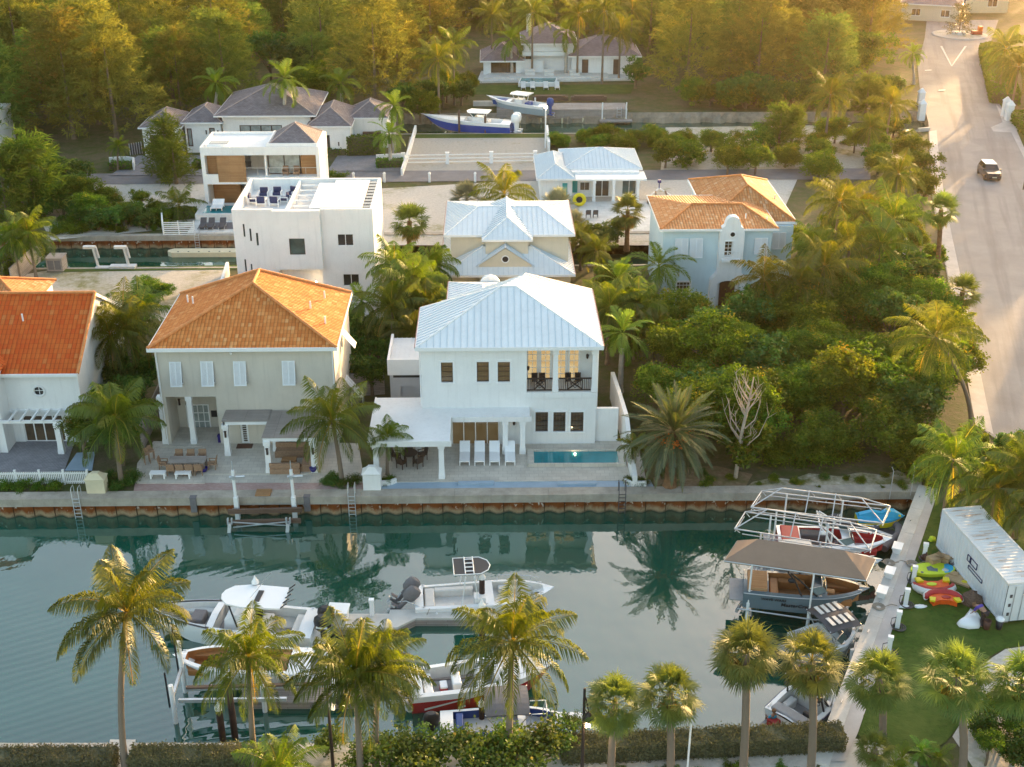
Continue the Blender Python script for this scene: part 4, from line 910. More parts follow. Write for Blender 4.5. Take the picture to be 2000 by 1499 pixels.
win(o,W_,2.4,5.0,.5,1.9,PI/2,1,1,'bronze','glass')
# its pool terrace
o=thing('pool_terrace','raised white terrace with a turquoise pool in front of the timber-screened house','terrace',(X0-.3,121.9,0))
b=MB();b.box(0,10,4.0,8.0,0,.9).box(0,10,0,3.9,0,.25);b.build('deck',M['patio_w'],o)
b=MB();b.box(.7,9.,4.4,7.,.902,.915);b.build('pool_water',M['pool'],o)
b=MB();b.box(.8,4.6,1.0,3.2,.25,.28);b.build('dark_deck',M['cloth_grey'],o)
def lounger(base,rz,label,m='white2',cush=None,z=0.,group=None,sc=1.):
    t=thing('sun_lounger',label,'sun lounger',(base[0],base[1],z),rz,group);t.scale=(sc,sc,sc)
    cm=M[cush or m]
    b=MB();b.box(-.32,.32,-.95,.25,.28,.36);b.build('seat',cm,t)
    b=MB();a,c=Vector((0,.25,.32)),Vector((0,.85,.78));b.obox(a,c,.64,.08);b.build('backrest',cm,t)
    for u in (-.29,.29):
        b=MB();b.obox((u,-.95,.24),(u,.6,.24),.05,.07);b.build('rail',M[m],t)
        for v in (-.85,.5):b=MB();b.box(u-.03,u+.03,v-.03,v+.03,0,.22);b.build('leg',M[m],t)
    return t
for k,px in enumerate((397,413,435)):lounger(G(px,444,.3),.05,'dark grey sun lounger on the canal deck, '+['leftmost of three','middle of three','rightmost of three, set apart'][k],'alu','dkgrey',.28,'grey loungers on the deck')
for k,px in enumerate((420,431)):lounger((V(px,405,127.9)[0],127.9),.0,['left','right'][k]+' white lounger standing in the shallow end of the turquoise pool','white2',None,.92,'white pool loungers')
# ================================================================= grey-shingled villa of pavilions
X0,Y0=-43.6,152.5
o=thing('villa','sprawling cream villa with several grey shingle hip roofs and a dark garage door','house',(X0,Y0,0))
def pav(x0,x1,y0,y1,h,hh,front=(),right=(),run=None,ov=.35,kerb=True):
    b=MB();block(b,x0,x1,y0,y1,h,front=front,right=right,d=.2);b.build('wall',M['white'],o)
    hip(o,x0-ov,x1+ov,y0-ov,y1+ov,h,hh,'shingle',run,capm='ridge_g',capr=.08,fm='white2',fh=.16)
gd=hole(291,263,337,303);w1=hole(360,256,374,291.5);w2=hole(404,255,417.5,277);cw=hole(467,245.5,552,267,1.5)
xa=fx(349,250);xb=fx(428,235);xc=fx(602,226)
pav(0,xa,0,6.5,3.6,1.5,front=[(gd[0]-gd[2]/2,gd[0]+gd[2]/2,.03,2.6,.3)])
b=MB();b.box(gd[0]-gd[2]/2,gd[0]+gd[2]/2,.2,.26,.03,2.6);b.build('garage_door',M['wood_dark'],o)
pav(xa+.45,xb-.2,1.2,7.5,3.9,1.5,front=holes([w1,w2]))
for q in (w1,w2):win(o,q[0],1.2,q[1],q[2],q[3],0,1,1,'door','glass_pale',.12)
pav(xb,xc,1.6,13.,4.75,2.6,front=holes([cw]),ov=.8)
win(o,cw[0],1.6,cw[1],cw[2],cw[3],0,4,1,'bronze','glass_pale',.1,.14)
b=MB();b.box(cw[0]-2.2,cw[0]+2.4,-.6,1.6,2.35,2.6);b.build('entrance_roof',M['shingle'],o)
xd=fx(603,244);xe=fx(684,244);rw=hole(639,262,647,297)
pav(xd,xe,-.6,8.5,3.8,1.7,front=holes([rw]),ov=.25);win(o,rw[0],-.6,rw[1],rw[2],rw[3],0,1,1,'door','glass_teal',.1)
xf=fx(684,232,3);xg=fx(755,230,3)
pav(xf,xg,3.2,9.5,3.9,1.55,right=[(5.2,6.0,.05,2.2)],ov=.2)
b=MB();b.box(xf+1.5,xf+3.8,2.7,3.2,1.8,2.1);b.build('door_canopy',M['wood_dark'],o)
for x,z,y in ((fx(284,270),1.9,0),(fx(343,270),1.9,0),(fx(399,262),2.6,1.2),(fx(422,262),2.6,1.2),(xe-1.5,1.5,-.6)):sconce(o,x,y,z)
o=thing('fence','weathered grey metal fence panels beside the cream villa garage','fence',(0,0,0))
a=G(255,304);c=G(278,300);b=MB()
for k in range(6):x=a[0]+(c[0]-a[0])*k/5;y=a[1]+(c[1]-a[1])*k/5;b.box(x-.04,x+.04,y-.04,y+.04,0,1.5)
b.build('post',M['steel'],o);b=MB();b.obox((a[0],a[1],.75),(c[0],c[1],.75),.03,1.3);b.build('panel',M['dkgrey'],o)
# ================================================================= far villa across the third canal
X0,Y0=-1.2,200.
o=thing('villa','low far villa with three purplish shingle roofs, glazed doors and a white pool terrace','house',(X0,Y0,0))
def pav2(x0,x1,y0,y1,h,hh,front=(),ov=.5,m='white'):
    b=MB();block(b,x0,x1,y0,y1,h,front=front,d=.4);b.build('wall',M[m],o)
    hip(o,x0-ov,x1+ov,y0-ov,y1+ov,h,hh,'shingle_p',capm='ridge_g',capr=.08,fh=.22)
pav2(0,6.0,-2,6,2.6,2.1,front=[(1.2,5.2,.1,2.3)])
win(o,3.2,-2,1.2,4.,2.2,0,3,1,'bronze','glass_brown',.1,.1,depth=.3)
pav2(6.6,14.6,0,9,4.9,2.4,front=[(.2,7.8,.1,3.0)])
win(o,10.6,0,1.55,7.6,2.9,0,6,1,'bronze','glass_brown',.1,.12,depth=.3)
b=MB();b.box(6.2,14.9,-1.2,0,3.1,3.7);b.build('terrace_roof',M['white2'],o)
pav2(14.0,24.6,-2.,7,3.3,2.4,front=[(1.2,9.6,.1,2.7)],m='white')
win(o,19.4,-2,1.4,8.4,2.6,0,5,1,'bronze','glass_brown',.15,.15,depth=.3)
for x in (16.2,21.2):b=MB();b.box(x-.5,x+.5,-2.1,-2.02,.1,2.7);b.build('timber_panel',M['wood_dark'],o)
b=MB();b.box(7.1,7.9,7.,7.8,5,8.2);b.build('chimney',M['white'],o)
o=thing('pool_terrace','stepped white terrace with a long pale pool before the far villa','terrace',(0,0,0))
b=MB();b.prism([G(*p) for p in ((932,163),(1240,158),(1215,143),(940,143))],0,.35);b.prism([G(*p) for p in ((945,160),(1190,157),(1180,143),(960,143))],.35,.6);b.build('deck',M['patio_w'],o)
b=MB();b.prism([G(p,q,.6) for p,q in ((1012,164),(1087,163.5),(1089,154),(1017,154))],.1,.75);b.build('pool_wall',M['white2'],o)
b=MB();b.prism([G(p,q,.6) for p,q in ((1015,163),(1084,162.5),(1086,155),(1019,155))],.752,.77);b.build('pool_water',M['pool'],o)
for k,px in enumerate((1022,1040,1066,1088)):lounger(G(px,174),PI*.0,['first','second','third','fourth'][k]+' from the left of the pale loungers on the far villa lawn','white2','vinyl',.03,'far lawn loungers',1.15)
for k,(px,py) in enumerate(((1030,137),(1060,137),(1095,136),(1108,136),(1133,140),(1168,140),(1035,146),(1072,147),(1122,147))):
    c=G(px,py,.6);t=thing('terrace_sofa','pale cushioned seat on the far white terrace, '+['left of the glazed doors','middle of the glazed doors','right of the glazed doors','last before the trunk','below the right pavilion','at the right pavilion door','left end by the pool','centre by the pool','right end by the pool'][k],'seat',(c[0],c[1],.6),0,'far terrace seats')
    b=MB();b.box(-.8,.8,-.4,.4,.0,.42);b.build('seat',M['vinyl'],t);b=MB();b.box(-.8,.8,.25,.4,.42,.85);b.build('backrest',M['vinyl'],t)
# ================================================================= small white house with pale metal roof
X0,Y0=5.2,133.
o=thing('house','single-storey white house with pale seamed metal roofs and teal shutters beside the boat trailer','house',(X0,Y0,0))
w1=hole(1072,379,1095,388);w2=hole(1134,364,1153,381,.0);d1=hole(1164,363,1191,392,0)
xl=fx(1117,380)
b=MB();block(b,.2,xl,0,9,2.55,front=holes([w1]),d=.15);block(b,xl+.01,11.4,1.2,10,2.9,front=holes([(w2[0],w2[1]+.1,w2[2],w2[3]),(d1[0],1.08,d1[2],2.1),(10.3,1.2,1.6,1.9)]),d=.15);b.build('wall',M['white'],o)
win(o,w1[0],0,w1[1],w1[2],w1[3],0,2,1,'white2','glass',.06);win(o,w2[0],1.2,w2[1]+.1,w2[2],w2[3],0,2,1,'white2','glass_brown',.06);win(o,d1[0],1.2,1.08,d1[2],2.1,0,2,1,'white2','glass_brown',.06,.08,0,'sliding_door')
win(o,10.3,1.2,1.2,1.6,1.9,0,2,1,'white2','glass_teal',.06,.05,0)
for x,y,z in ((fx(1103,380),-.06,1.25),(fx(1124,375),1.12,1.35)):b=MB();b.box(x-.28,x+.28,y,y+.05,z-.8,z+.75);b.build('shutter',M['teal'],o)
hip(o,-.2,xl+.35,-.4,9.3,2.6,1.1,'metal_roof_b',seam=.45,capm='white2',capr=.06)
hip(o,xl-1.,11.8,2.2,10.5,3.0,1.3,'metal_roof_b',seam=.45,capm='white2',capr=.06)
b=MB();b.box(xl+.36,12.0,-.9,2.15,2.5,2.68);b.build('porch_roof',M['white2'],o)
for px in (1160,1198,1245):column(o,fx(px,385,-.7),-.7,2.5,.3)
# ================================================================= beige house with pale blue metal roofs
X0,Y0=-4.0,102.
o=thing('house','beige house with tiered pale blue metal roofs and a gabled porch with a round vent','house',(X0,Y0,0))
yu=2.
b=MB();block(b,.3,10.8,yu,11.,6.1);block(b,3.4,7.2,yu-1.,yu+.5,5.95,top=True);block(b,.0,11.,1.4,11.2,3.0,front=[(3.2,4.,.1,2.2)])
px_=V(936,535,Y0)[0]-X0;py_=V(1038,535,Y0)[0]-X0;pm_=(px_+py_)/2;zg=5.45
b.vprism([(px_,0),(px_+.9,0),(px_+.9,1.7),(pm_-.9,2.2),(pm_+.9,2.2),(py_-.9,1.7),(py_-.9,0),(py_,0),(py_,3.9),(pm_,zg),(px_,3.9)],0.,.35);b.build('wall',M['beige'],o)
b=MB();rg=[[(pm_+r*math.cos(k*PI/9),y,4.45+r*math.sin(k*PI/9)) for k in range(18)] for r,y in ((.27,-.02),(.36,-.02),(.36,-.06),(.27,-.06))];b.loft(rg+[rg[0]],False);f=b.build('round_vent',M['white2'],o)
b=MB();b.loft([[(pm_+.27*math.cos(k*PI/9),-.03,4.45+.27*math.sin(k*PI/9)) for k in range(18)],[(pm_+.27*math.cos(k*PI/9),-.01,4.45+.27*math.sin(k*PI/9)) for k in range(18)]]);b.build('vent_opening',M['black'],f)
roof(o,[[(px_-.3,-.15,3.75),(pm_,-.15,zg+.12),(pm_,3.2,zg+.12),(px_-.3,3.2,3.75)],[(pm_,-.15,zg+.12),(py_+.3,-.15,3.75),(py_+.3,3.2,3.75),(pm_,3.2,zg+.12)]],'metal_roof_b',.45,[((pm_,-.15,zg+.12),(pm_,3.2,zg+.12))],'white2',.06,name='porch_roof')
# skirt roof
a0,a1,s0=-.55,11.25,3.2;sy0,sy1=-.6,12.5;i0,i1,iy0,iy1,sz=3.2,7.4,yu-.4,9.,5.1
A,B,C_,D=(a0,sy0,s0),(a1,sy0,s0),(a1,sy1,s0),(a0,sy1,s0);a,b_,c,d=(i0,iy0,sz),(i1,iy0,sz),(i1,iy1,sz),(i0,iy1,sz)
roof(o,[[A,B,b_,a],[B,C_,c,b_],[C_,D,d,c],[D,A,a,d]],'metal_roof_b',.45,[(A,a),(B,b_)],'white2',.06,(a0,a1,sy0,sy1,s0),name='lower_roof',trim=True)
F,RR=hipfaces(-.25,11.3,yu-.4,11.4,6.15,1.05,3.0);roof(o,F,'metal_roof_b',.45,RR,'white2',.06,(-.25,11.3,yu-.4,11.4,6.15),name='upper_roof',trim=True)
cx=5.35;A,B,P_,Q=(3.1,yu-1.4,6.02),(7.55,yu-1.4,6.02),(cx,yu+1.3,7.22),(cx,yu+6.4,7.5)
roof(o,[[A,B,P_],[B,(8.1,yu+6.4,6.3),Q,P_],[(2.6,yu+6.4,6.3),A,P_,Q],[(8.1,yu+6.4,6.3),(2.6,yu+6.4,6.3),Q]],'metal_roof_b',.45,[(A,P_),(B,P_),(P_,Q)],'white2',.06,name='dormer_roof')
b=MB();b.box(3.08,7.57,yu-1.45,yu-1.4,5.85,6.03);b.build('fascia',M['white2'],o)
# ================================================================= pale blue house with weathered tile roofs
X0,Y0=14.95,102.
o=thing('house','pale blue house with weathered tile roofs and a white curved gable over an arched door','house',(X0,Y0,0))
sh_=[hole(1319,466,1342.5,500),hole(1347.5,466,1370.5,500),hole(1474,465,1497,493)]
wl=hole(1321,551,1347,580);r0=hole(1509,454,1532.5,486,3.)
b=MB();block(b,0,9.55,0,9,7.2,front=holes(sh_+[wl]),d=.15);block(b,5.,12.15,3.,16,6.35,front=holes([(r0[0],r0[1],1.,1.3)]));b.build('wall',M['blue'],o)
for q in sh_:win(o,q[0],0,q[1],q[2],q[3],0,2,2,'white2','glass');shutter(o,q[0],-.05,q[1]+q[3]/2,q[2],q[3]+.1,13)
shutter(o,r0[0],2.95,r0[1]+r0[3]/2,r0[2],r0[3],6)
win(o,wl[0],0,wl[1],wl[2],wl[3],0,4,4,'white2','glass_brown',.08,.03,.08)
F,RR=hipfaces(-.35,9.95,-.5,9.3,7.28,1.75,3.3)
A,B,C_,D=(-.35,-.5,7.28),(9.95,-.5,7.28),(9.95,9.3,7.28),(-.35,9.3,7.28);a,b_=(3.0,4.,8.12),(7.5,4.,8.1)
roof(o,[[A,B,b_,a],[B,C_,b_],[C_,D,a,b_],[D,A,a]],'tile_pale',0,[(A,a),(B,b_),(a,b_)],'ridge',.11,(-.35,9.95,-.5,9.3,7.28),fh=.18)
A,B,C_,D=(4.6,3.6,6.7),(12.45,3.4,6.6),(12.45,16.4,6.6),(4.6,16.4,6.7);a,b_=(8.7,7.8,8.7),(8.7,11.0,8.7)
roof(o,[[A,B,a],[B,C_,b_,a],[C_,D,b_],[D,A,a,b_]],'tile_pale',0,[(B,a),(A,a),(C_,b_),(D,b_),(a,b_)],'ridge',.11);
b=MB();b.box(9.97,12.5,3.3,3.38,6.4,6.62).box(12.45,12.53,3.38,16.4,6.4,6.62).box(4.5,4.6,9.3,16.4,6.5,6.72);b.build('fascia',M['white2'],o)
vents(o,[(7.4,1.4,7.6),(9.2,1.0,7.4),(11.5,8.5,7.1)])
# curved white gable front, built as one moulded slab with real openings
gc=(V(1400,500,Y0)[0]+V(1448,500,Y0)[0])/2-X0;hw=1.07
def half(sgn):
    L=[(1.62,0),(1.62,2.55),(1.5,2.75),(1.25,3.0),(hw,3.35),(hw,7.05),(.92,7.2),(.92,7.45),(.7,7.6),(.62,7.95),(.5,8.25),(.28,8.42),(0,8.48)]
    return [(gc+sgn*x,z) for x,z in L]
doorw,doorh=.98,2.15
b=MB();rt=half(1);lf=half(-1)
arch=[(gc+doorw*math.cos(PI*k/10),doorh+.42*math.sin(PI*k/10)) for k in range(11)]
# lower piece around the door recess, then upper slab
b.vprism([(gc-1.62,0),(gc-doorw,0),(gc-doorw,doorh),(gc-doorw,3.0),(gc-1.25,3.0),(gc-1.5,2.75),(gc-1.62,2.55)],-.75,-.02)
b.vprism([(gc+doorw,0),(gc+1.62,0),(gc+1.62,2.55),(gc+1.5,2.75),(gc+1.25,3.0),(gc+doorw,3.0)],-.75,-.02)
for k in range(10):
    p,q=arch[k],arch[k+1];b.vprism([(q[0],q[1]),(p[0],p[1]),(p[0],3.0),(q[0],3.0)],-.75,-.02)
wc=hole(1416.5,472,1430,502,-.75);ox0,ox1,oz0,oz1=wc[0]-wc[2]/2,wc[0]+wc[2]/2,wc[1]-wc[3]/2,wc[1]+wc[3]/2
b.vprism([(gc-1.25,3.0),(gc+1.25,3.0),(gc+hw,3.35),(gc+hw,oz0),(gc-hw,oz0),(gc-hw,3.35)],-.75,-.02)
b.vprism([(gc-hw,oz0),(ox0,oz0),(ox0,oz1),(gc-hw,oz1)],-.75,-.02);b.vprism([(ox1,oz0),(gc+hw,oz0),(gc+hw,oz1),(ox1,oz1)],-.75,-.02)
b.vprism([(gc-hw,oz1),(gc+hw,oz1)]+[p for p in rt if p[1]>7.]+[p for p in lf[::-1] if p[1]>7.][1:],-.75,-.02)
b.build('curved_gable',M['white'],o)
win(o,wc[0],-.75,wc[1],wc[2],wc[3],0,2,4,'white2','glass_brown',.06,.03,.06,depth=.3)
b=MB();b.lathe([(.3,-.03),(.3,.03)],(0,0,0),16);oc=b.build('oculus',M['white2'],o,(gc,-.79,fz(1424,458,-.75)));oc.rotation_euler=(PI/2,0,0)
b=MB();b.lathe([(.2,-.0),(.2,.05)],(0,0,0),14);b.build('pane',M['glass'],oc)
bz=oz0-.15;b=MB();b.box(gc-.8,gc+.8,-1.2,-.76,bz-.2,bz);b.build('balconette',M['white2'],o)
b=MB();b.box(gc-.75,gc+.75,-1.16,-1.12,bz+.75,bz+.8)
for x in (-.75,-.42,.42,.72):b.box(gc+x,gc+x+.03,-1.16,-1.12,bz,bz+.75)
b.obox((gc-.4,-1.14,bz+.05),(gc+.4,-1.14,bz+.72),.03,.05).obox((gc-.4,-1.138,bz+.72),(gc+.4,-1.138,bz+.05),.03,.05);b.build('railing',M['white2'],o)
b=MB();dw=.68;pts=[(gc-dw,0.02),(gc+dw,0.02),(gc+dw,2.05)]+[(gc+dw*math.cos(PI*k/8),2.05+.3*math.sin(PI*k/8)) for k in range(1,8)]+[(gc-dw,2.05)];b.vprism(pts,-.25,-.15);b.build('door',M['door'],o)
b=MB();b.box(gc-.03,gc+.03,-.3,-.25,1.3,1.5);b.build('knocker',M['bronze'],o)
b=MB();b.box(gc-.95,gc-.7,-.22,-.1,0,2.5).box(gc+.7,gc+.95,-.22,-.1,0,2.5);b.build('door_surround',M['white2'],o)
# ================================================================= distant buildings at the top edge
def far_house(label,px,py,w,d,h,hh,wall,rm,ev=.4,win_=True,rz=0.,cat='house'):
    x,y=G(px,py);t=thing('house',label,cat,(x,y,0),rz);b=MB();block(b,-w/2,w/2,0,d,h,front=holes([(-w/4,h*.5,w*.16,h*.45),(w/4,h*.5,w*.16,h*.45)]) if win_ else ());b.build('wall',M[wall],t)
    if win_:
        for s in (-1,1):win(t,s*w/4,0,h*.5,w*.16,h*.45,0,2,1,'white2','glass',.1,.08)
    if hh:hip(t,-w/2-ev,w/2+ev,-ev,d+ev,h,hh,rm,capm='ridge_g',capr=.09)
    else:b=MB();b.box(-w/2-.1,w/2+.1,-.1,d+.1,h,h+.35);b.build('roof',M['white2'],t)
    return t
far_house('grey gambrel-roofed house with a white dormer window at the top edge of the photo',895,44,8.5,8,2.8,4.2,'door','shingle')
t=far_house('white house glimpsed between palms at the top edge, right of centre',1168,30,7,8,6.5,0,'white','shingle')
far_house('long white house with a hedge lawn above the wood, top left of centre',500,22,26,9,4.8,0,'white','shingle')
far_house('pale house half hidden by the wood, left of the long white house',335,24,10,8,3.5,1.6,'white','shingle')
far_house('pale stucco house with grey roof at the end of the road, left of the roundabout',1815,42,11,9,3.2,2.4,'beige','shingle_p',rz=-.35)
far_house('cream house behind the roundabout Christmas tree',1905,26,13,8,4.2,2.0,'cream','shingle_p')
far_house('white house corner at the far left edge beyond the casuarinas',-28,300,3.6,6,4.6,0,'white','shingle',win_=False)
# ================================================================= quays
def quay(name,label,p,q,h0=-.42,top=.12,w=.8,wave=1.34,cm='conc',pile=True):
    """coping cap and corrugated sheet piling along the water edge p->q (water on the right of p->q)"""
    p=Vector((p[0],p[1],0));q=Vector((q[0],q[1],0));L=(q-p).length;ang=math.atan2(q.y-p.y,q.x-p.x)
    o=thing(name,label,'seawall',p,ang);b=MB();n=max(1,int(L/6))
    for i in range(n):b.box(L*i/n+.006,L*(i+1)/n-.006,0,w,h0,top)
    b.build('coping',M[cm],o)
    if pile:
        b=MB();k=int(L/wave*6);pr=[(L*i/k,-.02+.30*(.5+.5*math.tanh(2.2*math.sin(2*PI*i/6.)))) for i in range(k+1)]
        zs=[-2.4,-1.4,-.9,h0+.01]
        b.loft([[(x,y,z) for x,y in pr] for z in zs],False,0,True,False);b.build('sheet_piling',M['rust'],o)
    return o
quay('seawall','long grey concrete seawall with rust-stained sheet piling below the canal houses',(-120,69.2),(pier_x(69.2)+.5,69.2),h0=-.46,w=.95)
quay('seawall','weathered seawall on the far bank of the second canal, left of the floating pontoon',(-120,C2b),(C2x,C2b),w=.7)
quay('seawall','low grassy seawall on the near bank of the second canal',(C2x,C2a),(-120,C2a),w=.35,top=.06,pile=False)
quay('seawall','thin white-edged seawall below the raked gravel lot',(14.0,C3a),(C3x0,C3a),w=.3,top=.06,pile=False)
o=quay('seawall','pale stone wall beside the timber dock of the far villa',G(924,212,-.3),G(975,212,-.3),h0=-1.3,top=.7,w=.5,cm='conc2',pile=False)
d=Vector((pierB[0]-pierA[0],pierB[1]-pierA[1],0));PL=d.length;PA=math.atan2(d.y,d.x)
o=thing('seawall','pale concrete quay running along the turf beside the covered wakeboats','seawall',(pierA[0],pierA[1],0),PA)
b=MB()
for i in range(9):b.box(PL*i/9+.006,PL*(i+1)/9-.006,-.8,0,-.6,.14)
b.build('coping',M['conc2'],o)
for i in range(9):
    b=MB();x=PL*(i+.5)/9;b.box(x-.17,x+.17,-.34,-.30,.2,.25).box(x-.08,x-.04,-.35,-.29,.14,.2).box(x+.04,x+.08,-.35,-.29,.14,.2);b.build('cleat',M['steel'],o)
b=MB();k=int(PL/1.3*6);b.loft([[(PL*i/k,-.15-.14*(.5+.5*math.tanh(2.2*math.sin(2*PI*i/6.))),z) for i in range(k,-1,-1)] for z in (-2.2,-1.1,-.6)],False,0,True,False);b.build('sheet_piling',M['rust'],o)
sheet('walkway',[(1607,1490),(1637,1416),(1716,1180),(1799,957),(1832,957),(1823,989),(1759,1180),(1726,1283),(1675,1435),(1650,1490)],M['walk'],.10)
b=MB();nb=36
struct('lawn',(lambda b:(b.face([(x,y,.05) for x,y in [G(*p) for p in ((1674,1437),(1726,1283),(1759,1180),(1823,989),(1860,975),(2200,1040),(2400,1300),(2000,1262),(1962,1268),(1900,1302),(1888,1400),(1848,1450),(1800,1480),(1760,1462),(1700,1446))]]),b)[1])(MB()),M['lawn'])
sheet('path',[(2000,1264),(1964,1269),(1915,1300),(1890,1390),(1860,1440),(1900,1500),(2200,1500),(2200,1270)],M['sand2'],.035)
sheet('path',[(1600,1500),(1640,1440),(1700,1448),(1790,1482),(1800,1560),(1500,1560)],M['conc2'],.03)
sheet('planting_bed',[(-300,1452),(1610,1452),(1560,1600),(-300,1620)],M['sand2'],.025)
sheet('path',[(215,1446),(265,1446),(262,1500),(210,1500)],M['conc2'],.045)
# ================================================================= terraces of the canal houses
def prism(name,pix,z0,z1,m):
    b=MB();pts=[G(*p,z1) for p in pix];a=sum(pts[i][0]*pts[(i+1)%len(pts)][1]-pts[(i+1)%len(pts)][0]*pts[i][1] for i in range(len(pts)))
    b.prism(pts if a>0 else pts[::-1],z0,z1);return struct(name,b,m)
prism('terrace',[(265,944),(268,905),(300,862),(318,862),(318,835),(434,835),(434,862),(700,866),(712,942),(640,944),(640,926),(400,926),(400,944)],-.05,.1,M['patio'])
sheet('terrace',[(400,945),(400,926),(640,926),(640,945)],M['patio'],.06)
sheet('path',[(G(262,960)[0],70.16),G(264,945),G(712,944),(G(712,958)[0],70.16)],M['paver_red'],.052,world=True)
prism('terrace',[(745,942),(1262,938),(1246,862),(735,858),(730,900)],-.05,.1,M['patio'])
sheet('deck',[(G(742,957)[0],70.16),G(746,943),G(1270,939),(G(1277,953)[0],70.16)],M['deck_blue'],.058,world=True)
for a in ((895,965),(1090,1165)):
    prism('step',[(a[0],945.5),(a[0],940),(a[1],939),(a[1],944.5)],0,.22,M['deck_blue'])
prism('terrace',[(-60,922),(-60,862),(146,862),(125,922)],-.05,.06,M['paver_grey'])
sheet('deck',[(126,921),(150,886),(186,884),(180,921)],M['deck_blue'],.05)
sheet('driveway',[(655,640),(655,600),(760,600),(760,640)],M['conc2'])
sheet('driveway',[(640,336),(660,305),(800,300),(790,336)],M['paver_grey'])
sheet('driveway',[(215,345),(270,306),(400,306),(400,345)],M['paver_grey'])
sheet('driveway',[(1265,678),(1262,655),(1320,640),(1330,675)],M['walk'])
prism('terrace',[(1128,452),(1132,395),(1262,392),(1290,452)],-.02,.12,M['patio_w'])
sheet('lawn',[(1274,446),(1276,402),(1300,402),(1310,446)],M['lawn2'],.07)
# pools
def pool(label,pix,wm,z=.35,cw=.35,cm='patio',name='swimming_pool'):
    P_=[Vector((*G(*p,z),0)) for p in pix];c=sum(P_,Vector())/len(P_)
    o=thing(name,label,'swimming pool',(c.x,c.y,0));q=[p-c for p in P_]
    out=[v+v.normalized()*cw*1.3 for v in q];b=MB();n=len(q)
    for i in range(n):
        j=(i+1)%n;a1,a2,b1,b2=out[i],out[j],q[i],q[j]
        b.face([(a1.x,a1.y,z),(a2.x,a2.y,z),(b2.x,b2.y,z),(b1.x,b1.y,z)]).face([(a1.x,a1.y,0),(a2.x,a2.y,0),(a2.x,a2.y,z),(a1.x,a1.y,z)]).face([(b2.x,b2.y,z-.3),(b1.x,b1.y,z-.3),(b1.x,b1.y,z),(b2.x,b2.y,z)])
    b.build('coping',M[cm],o);b=MB();b.face([(v.x,v.y,z-.12) for v in q]);b.build('water',M[wm],o);return o
p_=pool('turquoise rectangular pool with raised stone coping beside the white house loungers',[(1043,904.5),(1210,904),(1205,879),(1042,879.5)],'pool')
x,y=G(1123,886,.3);b=MB();b.lathe([(.01,-.03),(.06,-.02),(.05,.03),(.01,.04)],(x-p_.location.x,y-p_.location.y,.3),10);b.build('pool_light',M['lamp'],p_)
pool('dark green pool before the tan house loggia',[(295,899),(393,893),(397,872),(305,873)],'pool_dark',.15,.12)
# ================================================================= furniture on the terraces
for k,px in enumerate((908,937,966,996)):lounger(G(px,896,.1),0,['leftmost white sun lounger of the four beside the turquoise pool','second white sun lounger from the left in the row by the pool','third white sun lounger from the left in the row by the pool','white sun lounger nearest the turquoise pool'][k],'gel',None,.1,'white loungers by the pool',1.12)
def chair(base,rz,label,m,group,z=.1,arms=True,s=1.):
    t=thing('garden_chair',label,'chair',(base[0],base[1],z),rz,group);t.scale=(s,s,s)
    b=MB();b.box(-.27,.27,-.27,.27,.38,.46);b.build('seat',M[m],t);b=MB();b.obox((0,.24,.44),(0,.34,.92),.52,.06,up=(0,1,0));b.build('backrest',M[m],t)
    for u in (-.24,.24):
        for v in (-.24,.24):b=MB();b.box(u-.025,u+.025,v-.025,v+.025,0,.38);b.build('leg',M[m],t)
        if arms:b=MB();b.box(u-.03,u+.03,-.26,.26,.62,.66).box(u-.025,u+.025,-.25,-.2,.46,.62);b.build('armrest',M[m],t)
    return t
def table(base,rz,label,m,w,d,h=.72,z=.1,rnd=False,leg=.05,cat='table'):
    t=thing('table',label,cat,(base[0],base[1],z),rz);b=MB()
    if rnd:b.lathe([(w/2,h-.04),(w/2,h)],(0,0,0),18)
    else:b.box(-w/2,w/2,-d/2,d/2,h-.06,h)
    b.build('tabletop',M[m],t)
    for u in (-1,1):
        for v in (-1,1):b=MB();k=.33 if rnd else .5;x,y=u*(w*k-.08),v*(d*k-.08);b.box(x-leg,x+leg,y-leg,y+leg,0,h-.06);b.build('leg',M[m],t)
    return t
tx,ty=G(366,898,.8);ty0=ty;table((tx,ty),0,'long grey-brown dining table between the dark pool and the white benches','wood_grey',2.5,.95)
for k in range(4):chair((tx-.95+k*.62,ty-.75),PI,'wicker chair on the quay side of the long table, '+['first','second','third','fourth'][k]+' from the left','wicker','wicker dining chairs')
for k in range(3):chair((tx-.8+k*.8,ty+.75),0,'wicker chair on the pool side of the long table, '+['left','middle','right'][k],'wicker','wicker dining chairs')
chair((tx-1.65,ty),PI/2,'wicker chair at the left head of the long table','wicker','wicker dining chairs');chair((tx+1.65,ty+.0),-PI/2,'wicker chair at the right head of the long table','wicker','wicker dining chairs')
for k,(px,py) in enumerate(((288,905),(297,899))):
    c=G(px,py,.1);t=thing('bar_stool',['front','rear'][k]+' tall wicker bar stool at the left end of the tan house terrace','bar stool',(c[0],c[1],.1),.5,'wicker bar stools')
    b=MB();b.box(-.2,.2,-.2,.2,.7,.78);b.build('seat',M['wicker'],t);b=MB();b.box(-.2,.2,.16,.21,.78,1.1);b.build('backrest',M['wicker'],t)
    for u in (-.17,.17):
        for v in (-.17,.17):b=MB();b.box(u-.025,u+.025,v-.025,v+.025,0,.7);b.build('leg',M['wicker'],t)
for k,px in enumerate((309.5,358.5)):
    c=G(px,933,.1);table(c,0,['white bench table nearest the palm planter','white bench table nearest the cobalt bowl'][k],'white2',1.05,.5,.42,cat='bench')
